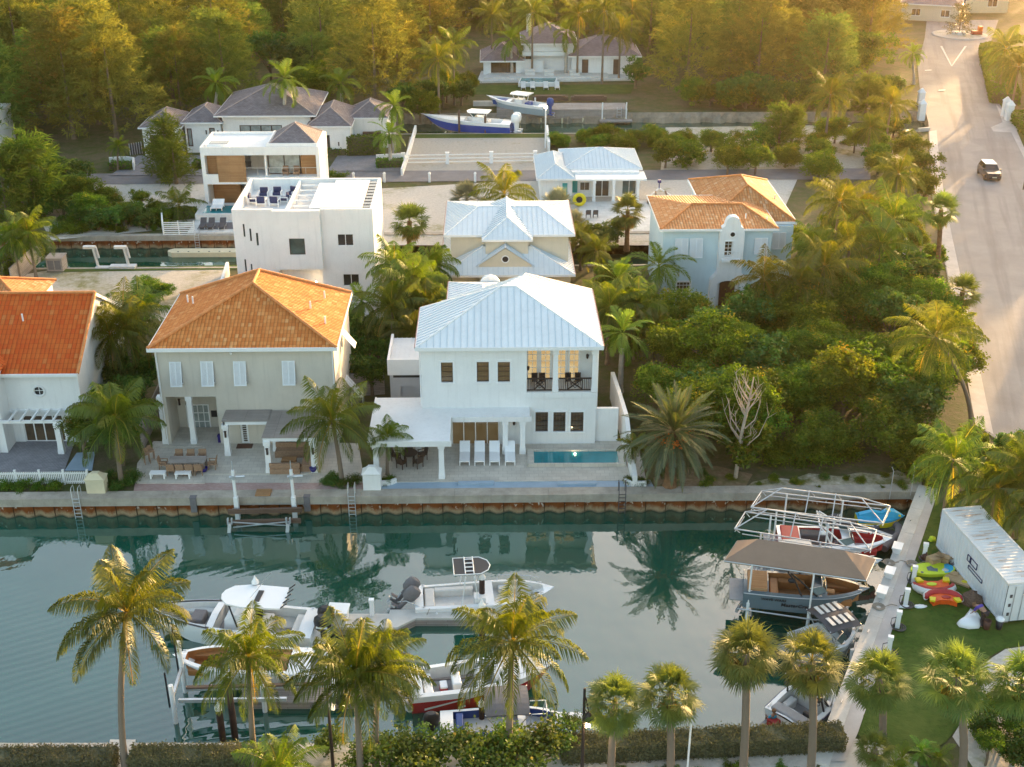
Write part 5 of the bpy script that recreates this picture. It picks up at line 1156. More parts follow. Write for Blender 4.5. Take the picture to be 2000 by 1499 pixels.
def pot(px,py,label,r=.2,h=.34,z=.1,name='plant_pot',m='cobalt'):
    c=G(px,py,z);b=MB();b.lathe([(r*.55,0),(r*.9,h*.5),(r,h),(r*.85,h),(r*.7,h*.75),(.01,h*.7)],(0,0,0),14);o=b.build(name,M[m],None,(c[0],c[1],z));return tag(o,label,'pot')
pot(399,921,'cobalt blue bowl on the terrace right of the white benches',.26,.3);pot(612,921,'cobalt blue bowl on the stone pier by the sofa pergola',.26,.3,.3)
c=G(431,863,.1);b=MB();b.box(-.15,.15,-.15,.15,0,.5).box(-.17,.17,-.17,.17,.5,.56);tag(b.build('planter_box',M['cobalt'],None,(c[0],c[1],.1)),'square cobalt blue planter in the loggia corner','planter')
c=G(571,905,.1);o=thing('corner_sofa','brown wicker corner sofa set under the slatted pergola','sofa',(c[0],c[1],.1))
for nm,bx in (('rear_section',(-1.3,1.3,.75,1.5)),('right_section',(.75,1.5,-1.2,.74)),('front_section',(-1.3,.74,-1.5,-.75))):
    b=MB();b.box(*bx,0,.38);f=b.build(nm,M['wicker'],o)
    b=MB();b.box(bx[0]+.05,bx[1]-.05,bx[2]+.05,bx[3]-.05,.38,.5);b.build('cushion',M['wicker'],f)
    b=MB()
    if nm=='rear_section':b.box(bx[0],bx[1],bx[3]-.15,bx[3],.5,.85)
    elif nm=='right_section':b.box(bx[1]-.15,bx[1],bx[2],bx[3],.5,.85)
    else:b.box(bx[0],bx[1],bx[2],bx[2]+.15,.5,.8)
    b.build('backrest',M['wicker'],f)
table((c[0]-.2,c[1]-.05),0,'low brown coffee table inside the corner sofa','wood',1.0,.7,.35)
c=G(800,902,.1);table(c,0,'round dark patio table under the white porch roof','bronze',1.15,1.15,.72,rnd=True)
for k in range(5):
    a=k*2*PI/5+.4;chair((c[0]+.95*math.cos(a),c[1]+.95*math.sin(a)),a-PI/2,'dark metal chair at the round porch table, '+['rear right','rear','left','front left','front right'][k]+' place','bronze','dark patio chairs')
for k,px in enumerate((1149,1163)):chair(G(px,425,.12),PI,['left','right'][k]+' grey slatted chair on the canal terrace of the small white house','dkgrey','grey terrace chairs',.12)
c=G(1131,402,.12);o=thing('towable_tube','yellow and black inflatable tube leaning by the small white house porch','inflatable',(c[0],c[1],.12))
b=MB();R0,r0=.55,.22;b.loft([[((R0+r0*math.cos(v*PI/4))*math.cos(u*PI/8),r0*math.sin(v*PI/4)*.9-.2,(R0+r0*math.cos(v*PI/4))*math.sin(u*PI/8)+.75) for v in range(8)] for u in range(17)],False);b.build('ring',M['yellow'],o)
b=MB();b.lathe([(.5,-.04),(.5,.04)],(0,0,0),14);q=b.build('cover',M['black'],o,(0,-.22,.75));q.rotation_euler=(PI/2,0,0)
# boat trailer behind
c=G(1292,398,0);o=thing('boat_trailer','white boat trailer with dark bunks parked on the sand by the small white house','trailer',(c[0],c[1],0),-.05)
b=MB();b.tube([(-1.2,-1.2,.5),(-1.2,1.2,.5),(0,4.2,.5)],.09,6);b.tube([(1.2,-1.2,.5),(1.2,1.2,.5),(0,4.2,.5)],.09,6);b.obox((-1.2,-.8,.5),(1.2,-.8,.5),.1,.1).obox((-1.2,.8,.5),(1.2,.8,.5),.1,.1);b.build('frame',M['white2'],o)
for s in (-1,1):
    b=MB();b.obox((s*.7,-1.3,.75),(s*.55,2.2,.75),.18,.12);b.build('bunk',M['wood_dark'],o)
    b=MB();b.lathe([(.36,-.12),(.36,.12)],(0,0,0),14);q=b.build('wheel',M['black'],o,(s*1.45,0,.36));q.rotation_euler=(0,PI/2,0)
    b=MB();b.box(s*1.45-.18,s*1.45+.18,-.55,.55,.76,.82);b.build('mudguard',M['white2'],o)
b=MB();b.tube([(0,4.0,.5),(0,4.1,1.3)],.06,6).box(-.2,.2,3.9,4.3,1.2,1.5);b.build('winch_post',M['cobalt'],o)
# ================================================================= walls, fences, posts
def wall(label,pts,w,h,m='white',name='garden_wall',cat='wall',cap=None,z=0.):
    p0=pts[0];o=thing(name,label,cat,(p0[0],p0[1],z));b=MB()
    hs=h if hasattr(h,'__len__') else [h]*len(pts)
    for i in range(len(pts)-1):
        a=Vector((pts[i][0]-p0[0],pts[i][1]-p0[1],0));c=Vector((pts[i+1][0]-p0[0],pts[i+1][1]-p0[1],0));n=(c-a).cross(Vector((0,0,1))).normalized()*w/2
        h0,h1=Vector((0,0,hs[i])),Vector((0,0,hs[i+1]));b.mesh([a-n,c-n,c+n,a+n,a-n+h0,c-n+h1,c+n+h1,a+n+h0],[(3,2,1,0),(4,5,6,7),(0,1,5,4),(1,2,6,5),(2,3,7,6),(3,0,4,7)])
    b.build('wall',M[m],o);return o
wall('tall white stepped garden wall on the right side of the white canal house, by the date palm',[(9.35,70.2),(9.3,73.2),(9.25,75.5),(9.1,80.5),(9.0,83.5)],.28,[.9,1.5,2.6,2.4,2.2])
def pillar(label,px,py,w,h,m,base=.0,sweep=True):
    c=G(px,py);o=thing('gate_pillar',label,'pillar',(c[0],c[1],0));b=MB();q=w/2
    R_=[(q*1.0,0),(q*1.0,h*.72),(q*1.12,h*.76),(q*.72,h*.86),(q*.42,h*.97),(q*.4,h)] if sweep else [(q,0),(q,h*.88),(q*1.12,h*.9),(q*1.12,h)]
    b.loft([[(-r,-r*.7,z),(r,-r*.7,z),(r,r*.7,z),(-r,r*.7,z)] for r,z in R_],True,0,False);b.build('pillar',M[m],o);return o
pillar('white swept garden pillar between the tan and white house terraces',728,955,1.15,1.75,'white')
pillar('cream garden pillar between the picket fence and the palm planter',192,961,1.2,1.5,'cream')
wall('curved low white planter wall at the left of the blue deck',[G(745,950),G(762,949),G(774,944)],.15,.4,'white','planter_wall')
wall('curved low white planter wall at the right end of the blue deck',[G(1220,946),G(1232,951),G(1262,951)],.15,.42,'white','planter_wall')
wall('white sloping perimeter wall running from the modern block towards the canal',[(-23.3,96),(-24.2,103),(-25.2,110.5)],.25,[2.2,2.2,1.2])
wall('grey slatted garden fence between the tan house and the annexe',[G(680,775),G(752,770)],.1,1.9,'wood_grey','fence','fence')
wall('stepped timber fence left of the tan house',[(-24.6,75.8),(-24.9,84)],.1,2.,'wood_grey','fence','fence')
wall('weathered board fence with steel posts along the hedge, left sand lot',[G(25,562),G(88,502)],.12,1.9,'wood_grey','fence','fence')
def railfence(label,pa,pb,nposts,h,nr,pw=.12,rw=.08,m='white2',vert=False,cap=True):
    a=Vector((*G(*pa),0));c=Vector((*G(*pb),0));L=(c-a).length;o=thing('fence',label,'fence',a,math.atan2(c.y-a.y,c.x-a.x))
    for i in range(nposts):
        x=L*i/(nposts-1);b=MB();b.box(x-pw/2,x+pw/2,-pw/2,pw/2,0,h+.08).box(x-pw*.62,x+pw*.62,-pw*.62,pw*.62,h+.08,h+.13);b.build('post',M[m],o)
    b=MB()
    if vert:
        b.box(0,L,-.03,.03,.18,.26).box(0,L,-.03,.03,h-.2,h-.12);x=.05
        while x<L:b.box(x-.035,x+.035,-.055,-.03,.08,h);x+=.12
    else:
        for k in range(nr):z=h*(k+.6)/nr;b.box(0,L,-.03,.03,z-rw/2,z+rw/2)
    b.build('rails',M[m],o);return o
railfence('white picket fence along the seawall before the grey cobbled patio',(-60,948),(174,946),6,1.0,2,.12,vert=True)
railfence('white three-rail fence between the raked gravel lot and the road',(788,322),(1045,318),4,1.35,3,.42,.11)
railfence('white slatted fence panel beside the grey loungers on the second canal',(320,461),(381,461),3,1.5,7,.08,.09)
wall('white garden wall running back from the slatted fence by the second canal',[G(320,461),G(318,432),G(340,412)],.15,1.3)
wall('low white wall on the left side of the raked gravel lot',[G(785,345),G(800,300),G(812,258)],.25,.9)
wall('low white wall on the right side of the raked gravel lot',[G(1072,296),G(1068,262)],.3,1.2)
wall('curved white entrance wall left of the cream villa driveway',[G(215,325),G(245,323),G(263,325),G(262,335)],.2,1.1)
wall('white entrance wall right of the cream villa driveway',[G(735,318),G(786,316)],.2,1.0)
def post(label,px,py,h,w=.2,m='white2',name='bollard',cat='bollard',group=None,cap=True):
    c=G(px,py);o=thing(name,label,cat,(c[0],c[1],0),0,group);b=MB();b.box(-w/2,w/2,-w/2,w/2,0,h);b.build('post',M[m],o)
    if cap:b=MB();b.loft([[(-w*.62,-w*.62,h),(w*.62,-w*.62,h),(w*.62,w*.62,h),(-w*.62,w*.62,h)],[(-w*.1,-w*.1,h+w*.7),(w*.1,-w*.1,h+w*.7),(w*.1,w*.1,h+w*.7),(-w*.1,w*.1,h+w*.7)]],True,0,False);b.build('cap',M[m],o)
    return o
for k,px in enumerate((691,751,839,928,991)):post('white bollard on the sandy verge of the grey road, '+['leftmost, beside the bush','second from the left','third from the left','fourth from the left','rightmost, near the pale roof'][k],px,356,1.05,.26,group='white roadside bollards')
for k,(px,py,h) in enumerate(((1798,235,2.3),(1797,206,1.9),(1962,228,2.2),(1969,236,2.2))):post('white panelled gate pier on the '+['left of the wide road, front one','left of the wide road, rear one','right of the wide road, rear one','right of the wide road, front one'][k],px,py,h,.85,'white2','gate_pillar','pillar','white road gate piers')
post('white lamp pedestal among the palms left of the wide road',1765,505,1.9,.35,'white2','gate_pillar','pillar')
wall('low stone kerb wall beside the left gate piers',[G(1793,258),G(1815,256)],.3,.5,'conc2')
# signs/lamps at the roadside right edge
c=G(1998,372);o=thing('lamp_post','dark street lamp post at the right edge of the wide road','street lamp',(c[0],c[1],0));b=MB();b.tube([(0,0,0),(0,0,3.4)],.07,8);b.build('pole',M['iron'],o);b=MB();b.lathe([(.05,0),(.25,.15),(.28,.5),(.1,.7)],(0,0,3.4),10);b.build('lantern',M['bronze'],o)
# ladders and quay fittings
def ladder(label,px,py,top=.95,bot=-1.6,y=69.15,m='alu'):
    x=V(px,py,y)[0];o=thing('ladder',label,'ladder',(x,y-.06,0));b=MB()
    for s in (-.22,.22):b.tube([(s,0,bot),(s,0,top-.15),(s,.1,top),(s,.5,top),(s,.55,top-.2),(s,.55,.12)],.028,6)
    b.build('rail',M[m],o);b=MB()
    for k in range(7):z=bot+.15+k*.27;b.tube([(-.22,0,z),(.22,0,z)],.024,6)
    b.build('rungs',M[m],o)
ladder('aluminium ladder on the seawall below the picket fence',150,985);ladder('aluminium ladder on the seawall between the tan and white houses',687,980);ladder('dark ladder on the seawall at the right end of the blue deck',1215,975,m='dkgrey')
ladder('aluminium ladder on the second canal wall below the grey loungers',384,462,.6,-1.3,C2b-.05)
for k,(px,y0) in enumerate(((378,0),(600,0))):
    x=V(px,985,69.2)[0];b=MB();b.box(-.2,.2,-.1,-.01,-.95,.1);b.box(-.22,.22,-.1,.3,.125,.15);tag(b.build('fender_board',M['cloth_grey'],None,(x,69.22,0)),'grey rubber fender board on the seawall, '+['below the white benches','beside the twin lift posts'][k],'fender')
c=G(515,963,.13);b=MB();
for k in range(5):b.box(-.5,.5,-.42+k*.17,-.28+k*.17,0,.08)
tag(b.build('hatch',M['wood'],None,(c[0],c[1],.125)),'brown timber hatch on the seawall between the lift posts','hatch')
# boat lift on the seawall
o=thing('boat_lift','white twin-post boat lift on the seawall with dark bunks and an empty cradle','boat lift',(V(518,985,68.9)[0],68.9,0))
for s in (-1.87,1.87):
    b=MB();b.box(s-.14,s+.14,-.16,.16,-2,.35).box(s-.09,s+.09,-.09,.09,.35,2.35);b.build('post',M['white2'],o)
    b=MB();b.tube([(s-.25,-.02,1.85),(s+.75,-.02,1.9)],.09,8).box(s-.12,s+.12,-.18,.18,1.72,1.98);b.build('winch',M['alu'],o)
    b=MB();b.box(s-.03,s+.03,-.03,.03,2.35,3.0);b.build('guide_pole',M['alu'],o)
    b=MB();b.loft([[(s-.32,-1.6,-.75),(s-.1,-1.6,-.75),(s-.1,-1.35,-.75),(s-.32,-1.35,-.75)],[(s-.42,-1.75,-1.6),(s-.2,-1.75,-1.6),(s-.2,-1.5,-1.6),(s-.42,-1.5,-1.6)]],True,0,False).box(s-.35,s-.25,-1.6,-1.4,-.75,-.35).box(s-.1,s-.02,-1.6,-1.4,-.75,-.35);b.build('cradle_arm',M['alu'],o)
for z,y in ((-.35,-.5),(-.75,-1.2)):b=MB();b.obox((-2.35,y,z-.1),(2.45,y,z),.18,.3);b.build('bunk',M['wood_dark'],o)
b=MB();b.obox((-1.9,-1.45,-1.05),(1.8,-1.45,-.65),.05,.07).obox((-1.9,-1.4,-.7),(1.8,-1.4,-1.0),.05,.07);b.build('brace',M['alu'],o)
# davits, pontoon and crate on the second canal
for k,px in enumerate((186,246)):
    c=G(px,522);o=thing('davit',['left','right'][k]+' grey crane arm of the davit pair standing on the second canal bank','davit',(c[0],c[1],0),0,'davit pair')
    b=MB();b.tube([(.3,0,0),(.15,.1,1.0),(0,.2,1.9)],.15,8);b.build('mast',M['alu'],o);b=MB();b.box(-.9,.25,-.05,.35,1.85,2.1);b.build('arm',M['alu'],o)
    b=MB();b.tube([(.3,.1,2.0),(.45,.1,.9)],.12,8);b.build('motor',M['steel'],o)
c=G(240,524);b=MB();b.box(-1.2,1.3,-.4,.4,0,.25).box(-2.6,-1.3,-.3,.3,0,.12);tag(b.build('dinghy_chock',M['steel'],None,(c[0],c[1],.04)),'low grey storage chock between the two davits','chock')
a=Vector((*G(328,492,-.9),0));c=Vector((*G(440,490,-.9),0));o=thing('floating_dock','cream plastic floating dock moored under the grey loungers','pontoon',(a.x,a.y,WZ));L=7.4
b=MB();b.prism([(0,-.1),(.5,-.55),(L,-.55),(L,.75),(.5,.75),(0,.3)],-.2,.5);b.build('float',M['cream'],o)
for k in range(6):b=MB();b.lathe([(.09,.5),(.09,.53)],(1.1+k*1.05,-.25,0),10);b.build('port_cap',M['black'],o)
c=G(93,533);b=MB();b.box(0,1.5,0,1.5,.1,1.35).box(-.06,1.56,-.06,1.56,1.35,1.45);
o=thing('storage_box','weathered grey utility box at the end of the hedge on the sand lot','box',(c[0],c[1],0));b.build('body',M['wood_grey'],o);b=MB();b.box(.15,.7,-.02,.0,.3,1.2).box(.8,1.35,-.02,0,.3,1.2);b.build('louvre',M['cloth_grey'],o)
# timber dock of the far villa
a=V(970,215,176.);o=thing('dock','grey timber dock on piles before the far villa','dock',(a[0],175.2,0));L=V(1222,215,176.)[0]-a[0]
b=MB();b.box(0,L,-1.8,2.2,.35,.6);b.build('deck',M['wood_grey'],o);b=MB();b.box(0,L,-1.75,-1.65,-.75,.35);b.build('skirt',M['wood_grey'],o)
for k in range(7):b=MB();x=.3+k*(L-.6)/6;b.tube([(x,-1.9,-2),(x,-1.9,-.6)],.14,8);b.build('pile',M['cream'],o)
b=MB();b.box(L-4,L+.6,-3.2,-1.9,-.95,-.75);b.build('lower_platform',M['wood_grey'],o)
for x in (L-3.6,L-.2):b=MB();b.tube([(x,-1.95,-2),(x,-1.95,1.6)],.09,8);b.build('post',M['white2'],o)
b=MB();
for s in (-.3,.3):b.tube([(L-1.2+s,-1.9,-.9),(L-1.2+s,-1.9,.9)],.04,6)
for z in (-.6,-.2,.2,.6):b.tube([(L-1.5,-1.9,z),(L-.9,-1.9,z)],.03,6)
b.build('ladder',M['alu'],o)
for k,(px,l) in enumerate(((1075,'left'),(1150,'right'))):
    c=G(px,192,.6);b=MB();b.box(-2.6,2.6,-.5,.5,0,.55).box(-2.2,2.2,-.42,.42,.55,.72);tag(b.build('paddleboard_rack',M['wood_dark'],None,(c[0],c[1],.3)),l+' dark rack of paddle boards on the far villa dock','rack')
c=G(1065,290);o=thing('lamp_post','white post with a lit dock lamp at the right end of the gravel lot','lamp',(c[0],c[1],0));z=V(1064,213,c[1])[1];b=MB();b.tube([(0,0,0),(0,0,z)],.09,8);b.build('pole',M['white2'],o);b=MB();b.lathe([(.05,0),(.2,.1),(.2,.3),(.05,.4)],(0,0,z),10);b.build('bulb',M['lamp'],o)
# roundabout with its Christmas tree
c=G(1874,70);o=thing('roundabout','low kerbed roundabout island at the end of the wide road','traffic island',(c[0],c[1],0));b=MB();b.lathe([(5.0,0),(5.0,.22),(4.7,.24)],(0,0,0),32);b.build('kerb',M['walk'],o);b=MB();b.lathe([(4.68,.2),(4.68,.25)],(0,0,0),32);b.build('bed',M['sand2'],o)
me=casu_crown('crown',300,M['pine'],5.2,1.9,n=130,per=20,l=.5,w=.04,conic=.95,base=.0)
o=thing('christmas_tree','lit Christmas tree with a star on the roundabout island','Christmas tree',(c[0]-.2,c[1],.25));link('crown',me,o);b=MB();b.tube([(0,0,0),(0,0,4.8)],[.12,.03],6);b.build('trunk',M['bark'],o)
b=MB();b.lathe([(.02,-.2),(.16,0),(.02,.2)],(0,0,5.4),5);b.build('star',M['fairy'],o)
rr=random.Random(3)
b=MB()
for k in range(36):z=rr.uniform(.3,4.8);a=rr.uniform(0,6.28);q=1.95*(1-z/5.3);b.lathe([(.01,-.04),(.045,0),(.01,.04)],(q*math.cos(a),q*math.sin(a),z),4)
q=b.build('fairy_lights',M['fairy'],o);q['kind']='stuff'
b=MB();b.lathe([(1.3,0),(1.3,.5),(1.2,.5)],(0,0,0),16);b.build('base_screen',M['white2'],o)
b=MB();b.box(-.9,.9,-.5,.5,.1,.7);o=thing('sleigh','red sleigh decoration beside the Christmas tree','decoration',(c[0]+3.0,c[1]-.3,.25));b.build('body',M['redv'],o);b=MB();b.box(.2,.9,-.4,.4,.7,1.5);b.build('seat_back',M['orange'],o)
for s in (-.45,.45):b=MB();b.obox((-1.1,s,.05),(1.0,s,.05),.06,.08);b.build('runner',M['bronze'],o)
# road markings
for k,pts in enumerate(([(1836,92),(1840,92),(1859.5,131),(1857.5,131)],[(1884,92),(1888,92),(1859.5,131),(1857.5,131)],[(1833,178),(1846,177),(1846,179),(1833,180)],[(1806,139),(1819,138),(1819,140),(1806,141)])):sheet('road_marking',pts,M['line'])
# the car
c=G(1930.5,347);o=thing('car','dark car with a pale roof and lit headlights driving down the wide road','car',(c[0],c[1],.05),math.atan2(-1,-.08)-0)
def carsec(y,w,zb,zt,tw):return [(y,-w,zb),(y,w,zb),(y,w,(zb+zt)/2),(y,tw,zt),(y,-tw,zt),(y,-w,(zb+zt)/2)]
S_=[(2.15,.72,.42,.82,.66),(1.95,.86,.32,.98,.78),(.95,.92,.3,1.08,.84),(-1.6,.92,.3,1.12,.84),(-2.1,.86,.35,1.05,.78)]
b=MB();b.loft([carsec(*q)[::-1] for q in S_],True,0,False);b.build('body',M['carpaint'],o)
b=MB();b.loft([[(x,-w,z) for x,w,z in ()] or [(p[0],p[1],p[2]) for p in sec] for sec in ([(.95,-.82,1.08),(.95,.82,1.08),(-1.95,.80,1.1),(-1.95,-.80,1.1)],[(.25,-.66,1.62),(.25,.66,1.62),(-1.6,.66,1.62),(-1.6,-.66,1.62)])],True,0,False);b.build('cabin_glass',M['glass'],o)
b=MB();b.box(-1.62,.27,-.67,.67,1.62,1.69);b.build('roof',M['white2'],o)
for s in (-.6,.6):
    b=MB();b.lathe([(.02,0),(.13,.02),(.13,.06),(.02,.1)],(0,0,0),10);h=b.build('headlight',M['headlight'],o,(2.02,s,.72));h.rotation_euler=(0,PI/2,0)
    b=MB();b.box(.7,.85,s*1.65-.1,s*1.65+.1,1.05,1.2);b.build('mirror',M['carpaint'],o)
    for x in (1.3,-1.35):b=MB();b.lathe([(.33,-.11),(.33,.11)],(0,0,0),14);h=b.build('wheel',M['black'],o,(x,s*1.38,.33));h.rotation_euler=(PI/2,0,0)
b=MB();b.box(2.1,2.17,-.26,.26,.5,.62);b.build('number_plate',M['cream'],o)
# ================================================================= boats
def hull(b,L,B,fb,rise,draft,flare=.12,p=2.3,cock=(),gw=.2,n=16,stern=.93,rake=.14):
    """hull shell (0 bottom,1 side,2 topside/deck) and recessed cockpits: cock = [(t0,t1,floor z)]"""
    ts=sorted(set([round(i/n,4) for i in range(n+1)]+[c for q in cock for c in q[:2]]))
    def st(t):
        f=stern+(1-stern)*min(1,t/.35);f*=1 if t<.42 else max(0.,1-((t-.42)/.58)**p)
        bs=B/2*f;zs=fb+rise*t**2;u=max(0,(t-.6)/.4)
        zk=-draft+(zs*.62+draft)*u**2.6;zc=-draft*.35+(zs*.72+draft*.35)*u**1.7;bc=bs*(.86-flare*u);xk=L*t-rake*L*u**2*.9;xc=L*t-rake*L*.5*u**2
        zm=zc+(zs-zc)*.7;bm=bc+(bs-bc)*.78;xm=(xc+L*t)/2
        return dict(k=(xk,0,zk),c=(xc,bc,zc),m=(xm,bm,zm),s=(L*t,bs,zs),t=t,bs=bs,zs=zs)
    T=[st(t) for t in ts];my=lambda p:(p[0],-p[1],p[2])
    for i in range(len(T)-1):
        a,c=T[i],T[i+1]
        for mi,(u,v) in enumerate((('k','c'),('c','m'),('m','s'))):
            b.face([a[u],c[u],c[v],a[v]][::-1],mi,mi!=0);b.face([my(a[v]),my(c[v]),my(c[u]),my(a[u])][::-1],mi,mi!=0)
        ia,ic=max(a['bs']-gw,.02),max(c['bs']-gw,.02);A=lambda q,y,dz=0:(q['s'][0],y,q['zs']+dz)
        for s in (1,-1):
            f=[A(a,s*a['bs']),A(c,s*c['bs']),A(c,s*ic,.03),A(a,s*ia,.03)];b.face(f[::-1] if s>0 else f,2)
        q=[k for k in cock if k[0]<=a['t'] and c['t']<=k[1]]
        if q:
            z=q[0][2]
            for s in (1,-1):
                f=[A(a,s*ia,.03),A(c,s*ic,.03),(c['s'][0],s*ic*.94,z),(a['s'][0],s*ia*.94,z)];b.face(f[::-1] if s>0 else f,3)
            b.face([(a['s'][0],-ia*.94,z),(c['s'][0],-ic*.94,z),(c['s'][0],ic*.94,z),(a['s'][0],ia*.94,z)],4)
            for e,flag in ((a,abs(a['t']-q[0][0])<1e-6),(c,abs(c['t']-q[0][1])<1e-6)):
                if flag:
                    i_=max(e['bs']-gw,.02);b.face([(e['s'][0],-i_,e['zs']+.03),(e['s'][0],i_,e['zs']+.03),(e['s'][0],i_*.94,z),(e['s'][0],-i_*.94,z)],3)
        else:
            b.face([A(a,-ia,.03),A(c,-ic,.03),A(c,0,.03+.25*c['bs']*.3),A(a,0,.03+.25*a['bs']*.3)],2);b.face([A(a,0,.03+.25*a['bs']*.3),A(c,0,.03+.25*c['bs']*.3),A(c,ic,.03),A(a,ia,.03)],2)
    a=T[0];b.face([a['k'],a['c'],a['m'],a['s'],my(a['s']),my(a['m']),my(a['c'])],1)
    return st
def place(name,label,ps,pb,z,group=None,cat='boat',zp=None):
    """boat root at the stern point, bow along +x; ps/pb pixels of stern and bow at height z+.9"""
    q=z+.9 if zp is None else zp
    a=Vector((*G(*ps,q),0));c=Vector((*G(*pb,q),0));o=thing(name,label,cat,(a.x,a.y,z),math.atan2(c.y-a.y,c.x-a.x),group);return o,(c-a).length
def rbox(b,x0,x1,y0,y1,z0,z1,r=.06,mi=0):
    """softly rounded cushion"""
    r=min(r,(x1-x0)/2.2,(y1-y0)/2.2,(z1-z0)/2.2);R_=lambda d,z:[(x0+d,y0+r,z),(x0+r,y0+d,z),(x1-r,y0+d,z),(x1-d,y0+r,z),(x1-d,y1-r,z),(x1-r,y1-d,z),(x0+r,y1-d,z),(x0+d,y1-r,z)]
    return b.loft([R_(0,z0),R_(0,z1-r),R_(r*.4,z1-r*.35),R_(r,z1)],True,mi,False)
def outboard(par,x,y,z,m='black',s=1.,tilt=0,stripe=None,name='outboard_motor'):
    o=bpy.data.objects.new(name,None);COL.objects.link(o);o.parent=par;o.location=(x,y,z);o.rotation_euler=(0,R(tilt),0)
    b=MB();R_=[(.0,.20,.13),(.12,.27,.19),(.40,.30,.20),(.62,.26,.18),(.72,.16,.11)]
    b.loft([[(-.28*s+a*s*math.cos(k*PI/5)*1.25,w*s*math.sin(k*PI/5)*1.15,zz*s) for k in range(10)] for zz,a,w in R_]);b.build('cowling',M[m],o)
    b=MB();b.loft([[(-.30*s+a*s*math.cos(k*PI/4),w*s*math.sin(k*PI/4),zz*s) for k in range(8)] for zz,a,w in ((0,.16,.1),(-.5,.12,.06),(-.85,.1,.05))]);b.box(-.75*s,-.2*s,-.1*s,.1*s,-.62*s,-.58*s);b.tube([(-.65*s,0,-.85*s),(-.3*s,0,-.85*s),(.0,0,-.85*s)],[.05*s,.1*s,.03*s],8);b.build('leg',M[m],o)
    b=MB()
    for k in range(3):a=k*2*PI/3;b.obox((-.66*s,0,-.85*s),(-.68*s,.2*s*math.cos(a),-.85*s+.2*s*math.sin(a)),.1*s,.02*s)
    b.build('propeller',M['alu'],o)
    if stripe:b=MB();b.box(-.52*s,-.05*s,-.215*s,.215*s,.2*s,.28*s);b.build('stripe',M[stripe],o)
    return o
def rails(par,paths,m='alu',r=.025,name='rail'):
    b=MB()
    for p in paths:b.tube(p,r,6)
    return b.build(name,M[m],par)
def bimini(par,x0,x1,w,z,m,post=True,base=.7,h=.1,name='bimini',crown=.12,trim=None,frame='alu'):
    b=MB();ks=7
    rings=[[(x0+(x1-x0)*i/4,-w/2+w*k/ks,z+crown*(1-(2*k/ks-1)**2)-(.06 if i in (0,4) else 0)) for k in range(ks+1)]+[(x0+(x1-x0)*i/4,w/2-w*k/ks,z-.05+crown*(1-(2*k/ks-1)**2)-(.06 if i in (0,4) else 0)) for k in range(ks+1)] for i in range(5)]
    b.loft(rings,True,0,False);o=b.build(name,M[m],par)
    xm=(x0+x1)/2
    rails(o,[[(xm+s*.15,q*w*.48,base),(x0 if s<0 else x1,q*w*.48,z)] for s in (-1,1) for q in (-1,1)],frame,.03,'frame')
    return o
def seats(par,L,m,name='seat'):
    for s in L:
        b=MB();rbox(b,*s);b.build(name,M[m],par)
def windshield(par,x,w,z,h=.42,sl=.35,L=.7,m='glass_teal'):
    b=MB();P_=[(x+L*.0,-w,z),(x+L,-w*.62,z),(x+L,w*.62,z),(x,w,z)];T=[(x-sl,-w*.93,z+h),(x+L-sl,-w*.55,z+h),(x+L-sl,w*.55,z+h),(x-sl,w*.93,z+h)]
    for i in range(3):b.face([P_[i],P_[i+1],T[i+1],T[i]]);b.face([Vector(q)+Vector((-.02,0,0)) for q in (T[i],T[i+1],P_[i+1],P_[i])])
    o=b.build('windshield',M[m],par);b=MB();b.tube(T,.025,6);b.build('frame',M['alu'],o);return o
def steering(par,x,y,z):
    b=MB();b.loft([[((.17+.02*math.cos(v*PI/2))*0+x+.02*math.sin(v*PI/2),y+(.17+.02*math.cos(v*PI/2))*math.cos(u*PI/6),z+(.17+.02*math.cos(v*PI/2))*math.sin(u*PI/6)) for v in range(4)] for u in range(13)],False);return b.build('steering_wheel',M['black'],par)
HM=lambda bot,side,top,lin,fl:[M[bot],M[side],M[top],M[lin],M[fl]]
# 1 large white centre console
o,L=place('motor_boat','large white centre-console boat with a hardtop and black outboards at the main dock',(618,1222),(283,1200),WZ)
b=MB();st=hull(b,L,2.95,1.05,.42,.35,cock=[(.08,.56,.45),(.60,.90,.62)],gw=.26);b.build('hull',HM('black','gel','gel','vinyl','deckfloor'),o)
b=MB();pts=[];
for s in (1,-1):
    for i in range(8):
        t0,t1=.58+i*.052,.58+(i+1)*.052;a,c=st(t0),st(min(t1,.995));b.face([(a['s'][0],s*(a['bs']-.02),a['zs']+.045),(c['s'][0],s*max(.01,c['bs']-.02),c['zs']+.045),(c['s'][0],s*max(0,c['bs']-.2),c['zs']+.05),(a['s'][0],s*(a['bs']-.2),a['zs']+.05)][::-1 if s>0 else 1])
b.build('dark_gunwale_pad',M['dkgrey'],o)
seats(o,[(L*.62,L*.86,-1.0,-.55,.62,.95),(L*.62,L*.86,.55,1.0,.62,.95)],'vinyl','bow_seat');b=MB();rbox(b,L*.645,L*.72,-.5,.5,.62,1.15);b.build('sun_pad',M['cloth_grey'],o)
b=MB();b.loft([[(x,y*w,z) for y in (-1,1) for _ in (0,)]+[(x2,w,z),(x2,-w,z)] for x,x2,w,z in ((L*.36,L*.52,.62,.45),(L*.37,L*.51,.55,1.35),(L*.4,L*.46,.5,1.6))],True,0,False);b.build('console',M['gel'],o)
seats(o,[(L*.26,L*.32,-.75,.75,.45,1.0),(L*.08,L*.13,-.9,.9,.45,.95)],'vinyl')
b=MB();tz=2.55;pl=[(L*.17,-1.0),(L*.38,-1.08),(L*.48,-.85),(L*.52,-.4),(L*.53,0),(L*.52,.4),(L*.48,.85),(L*.38,1.08),(L*.17,1.0),(L*.16,0)];b.prism(pl,tz,tz+.1);tt=b.build('hardtop',M['gel'],o)
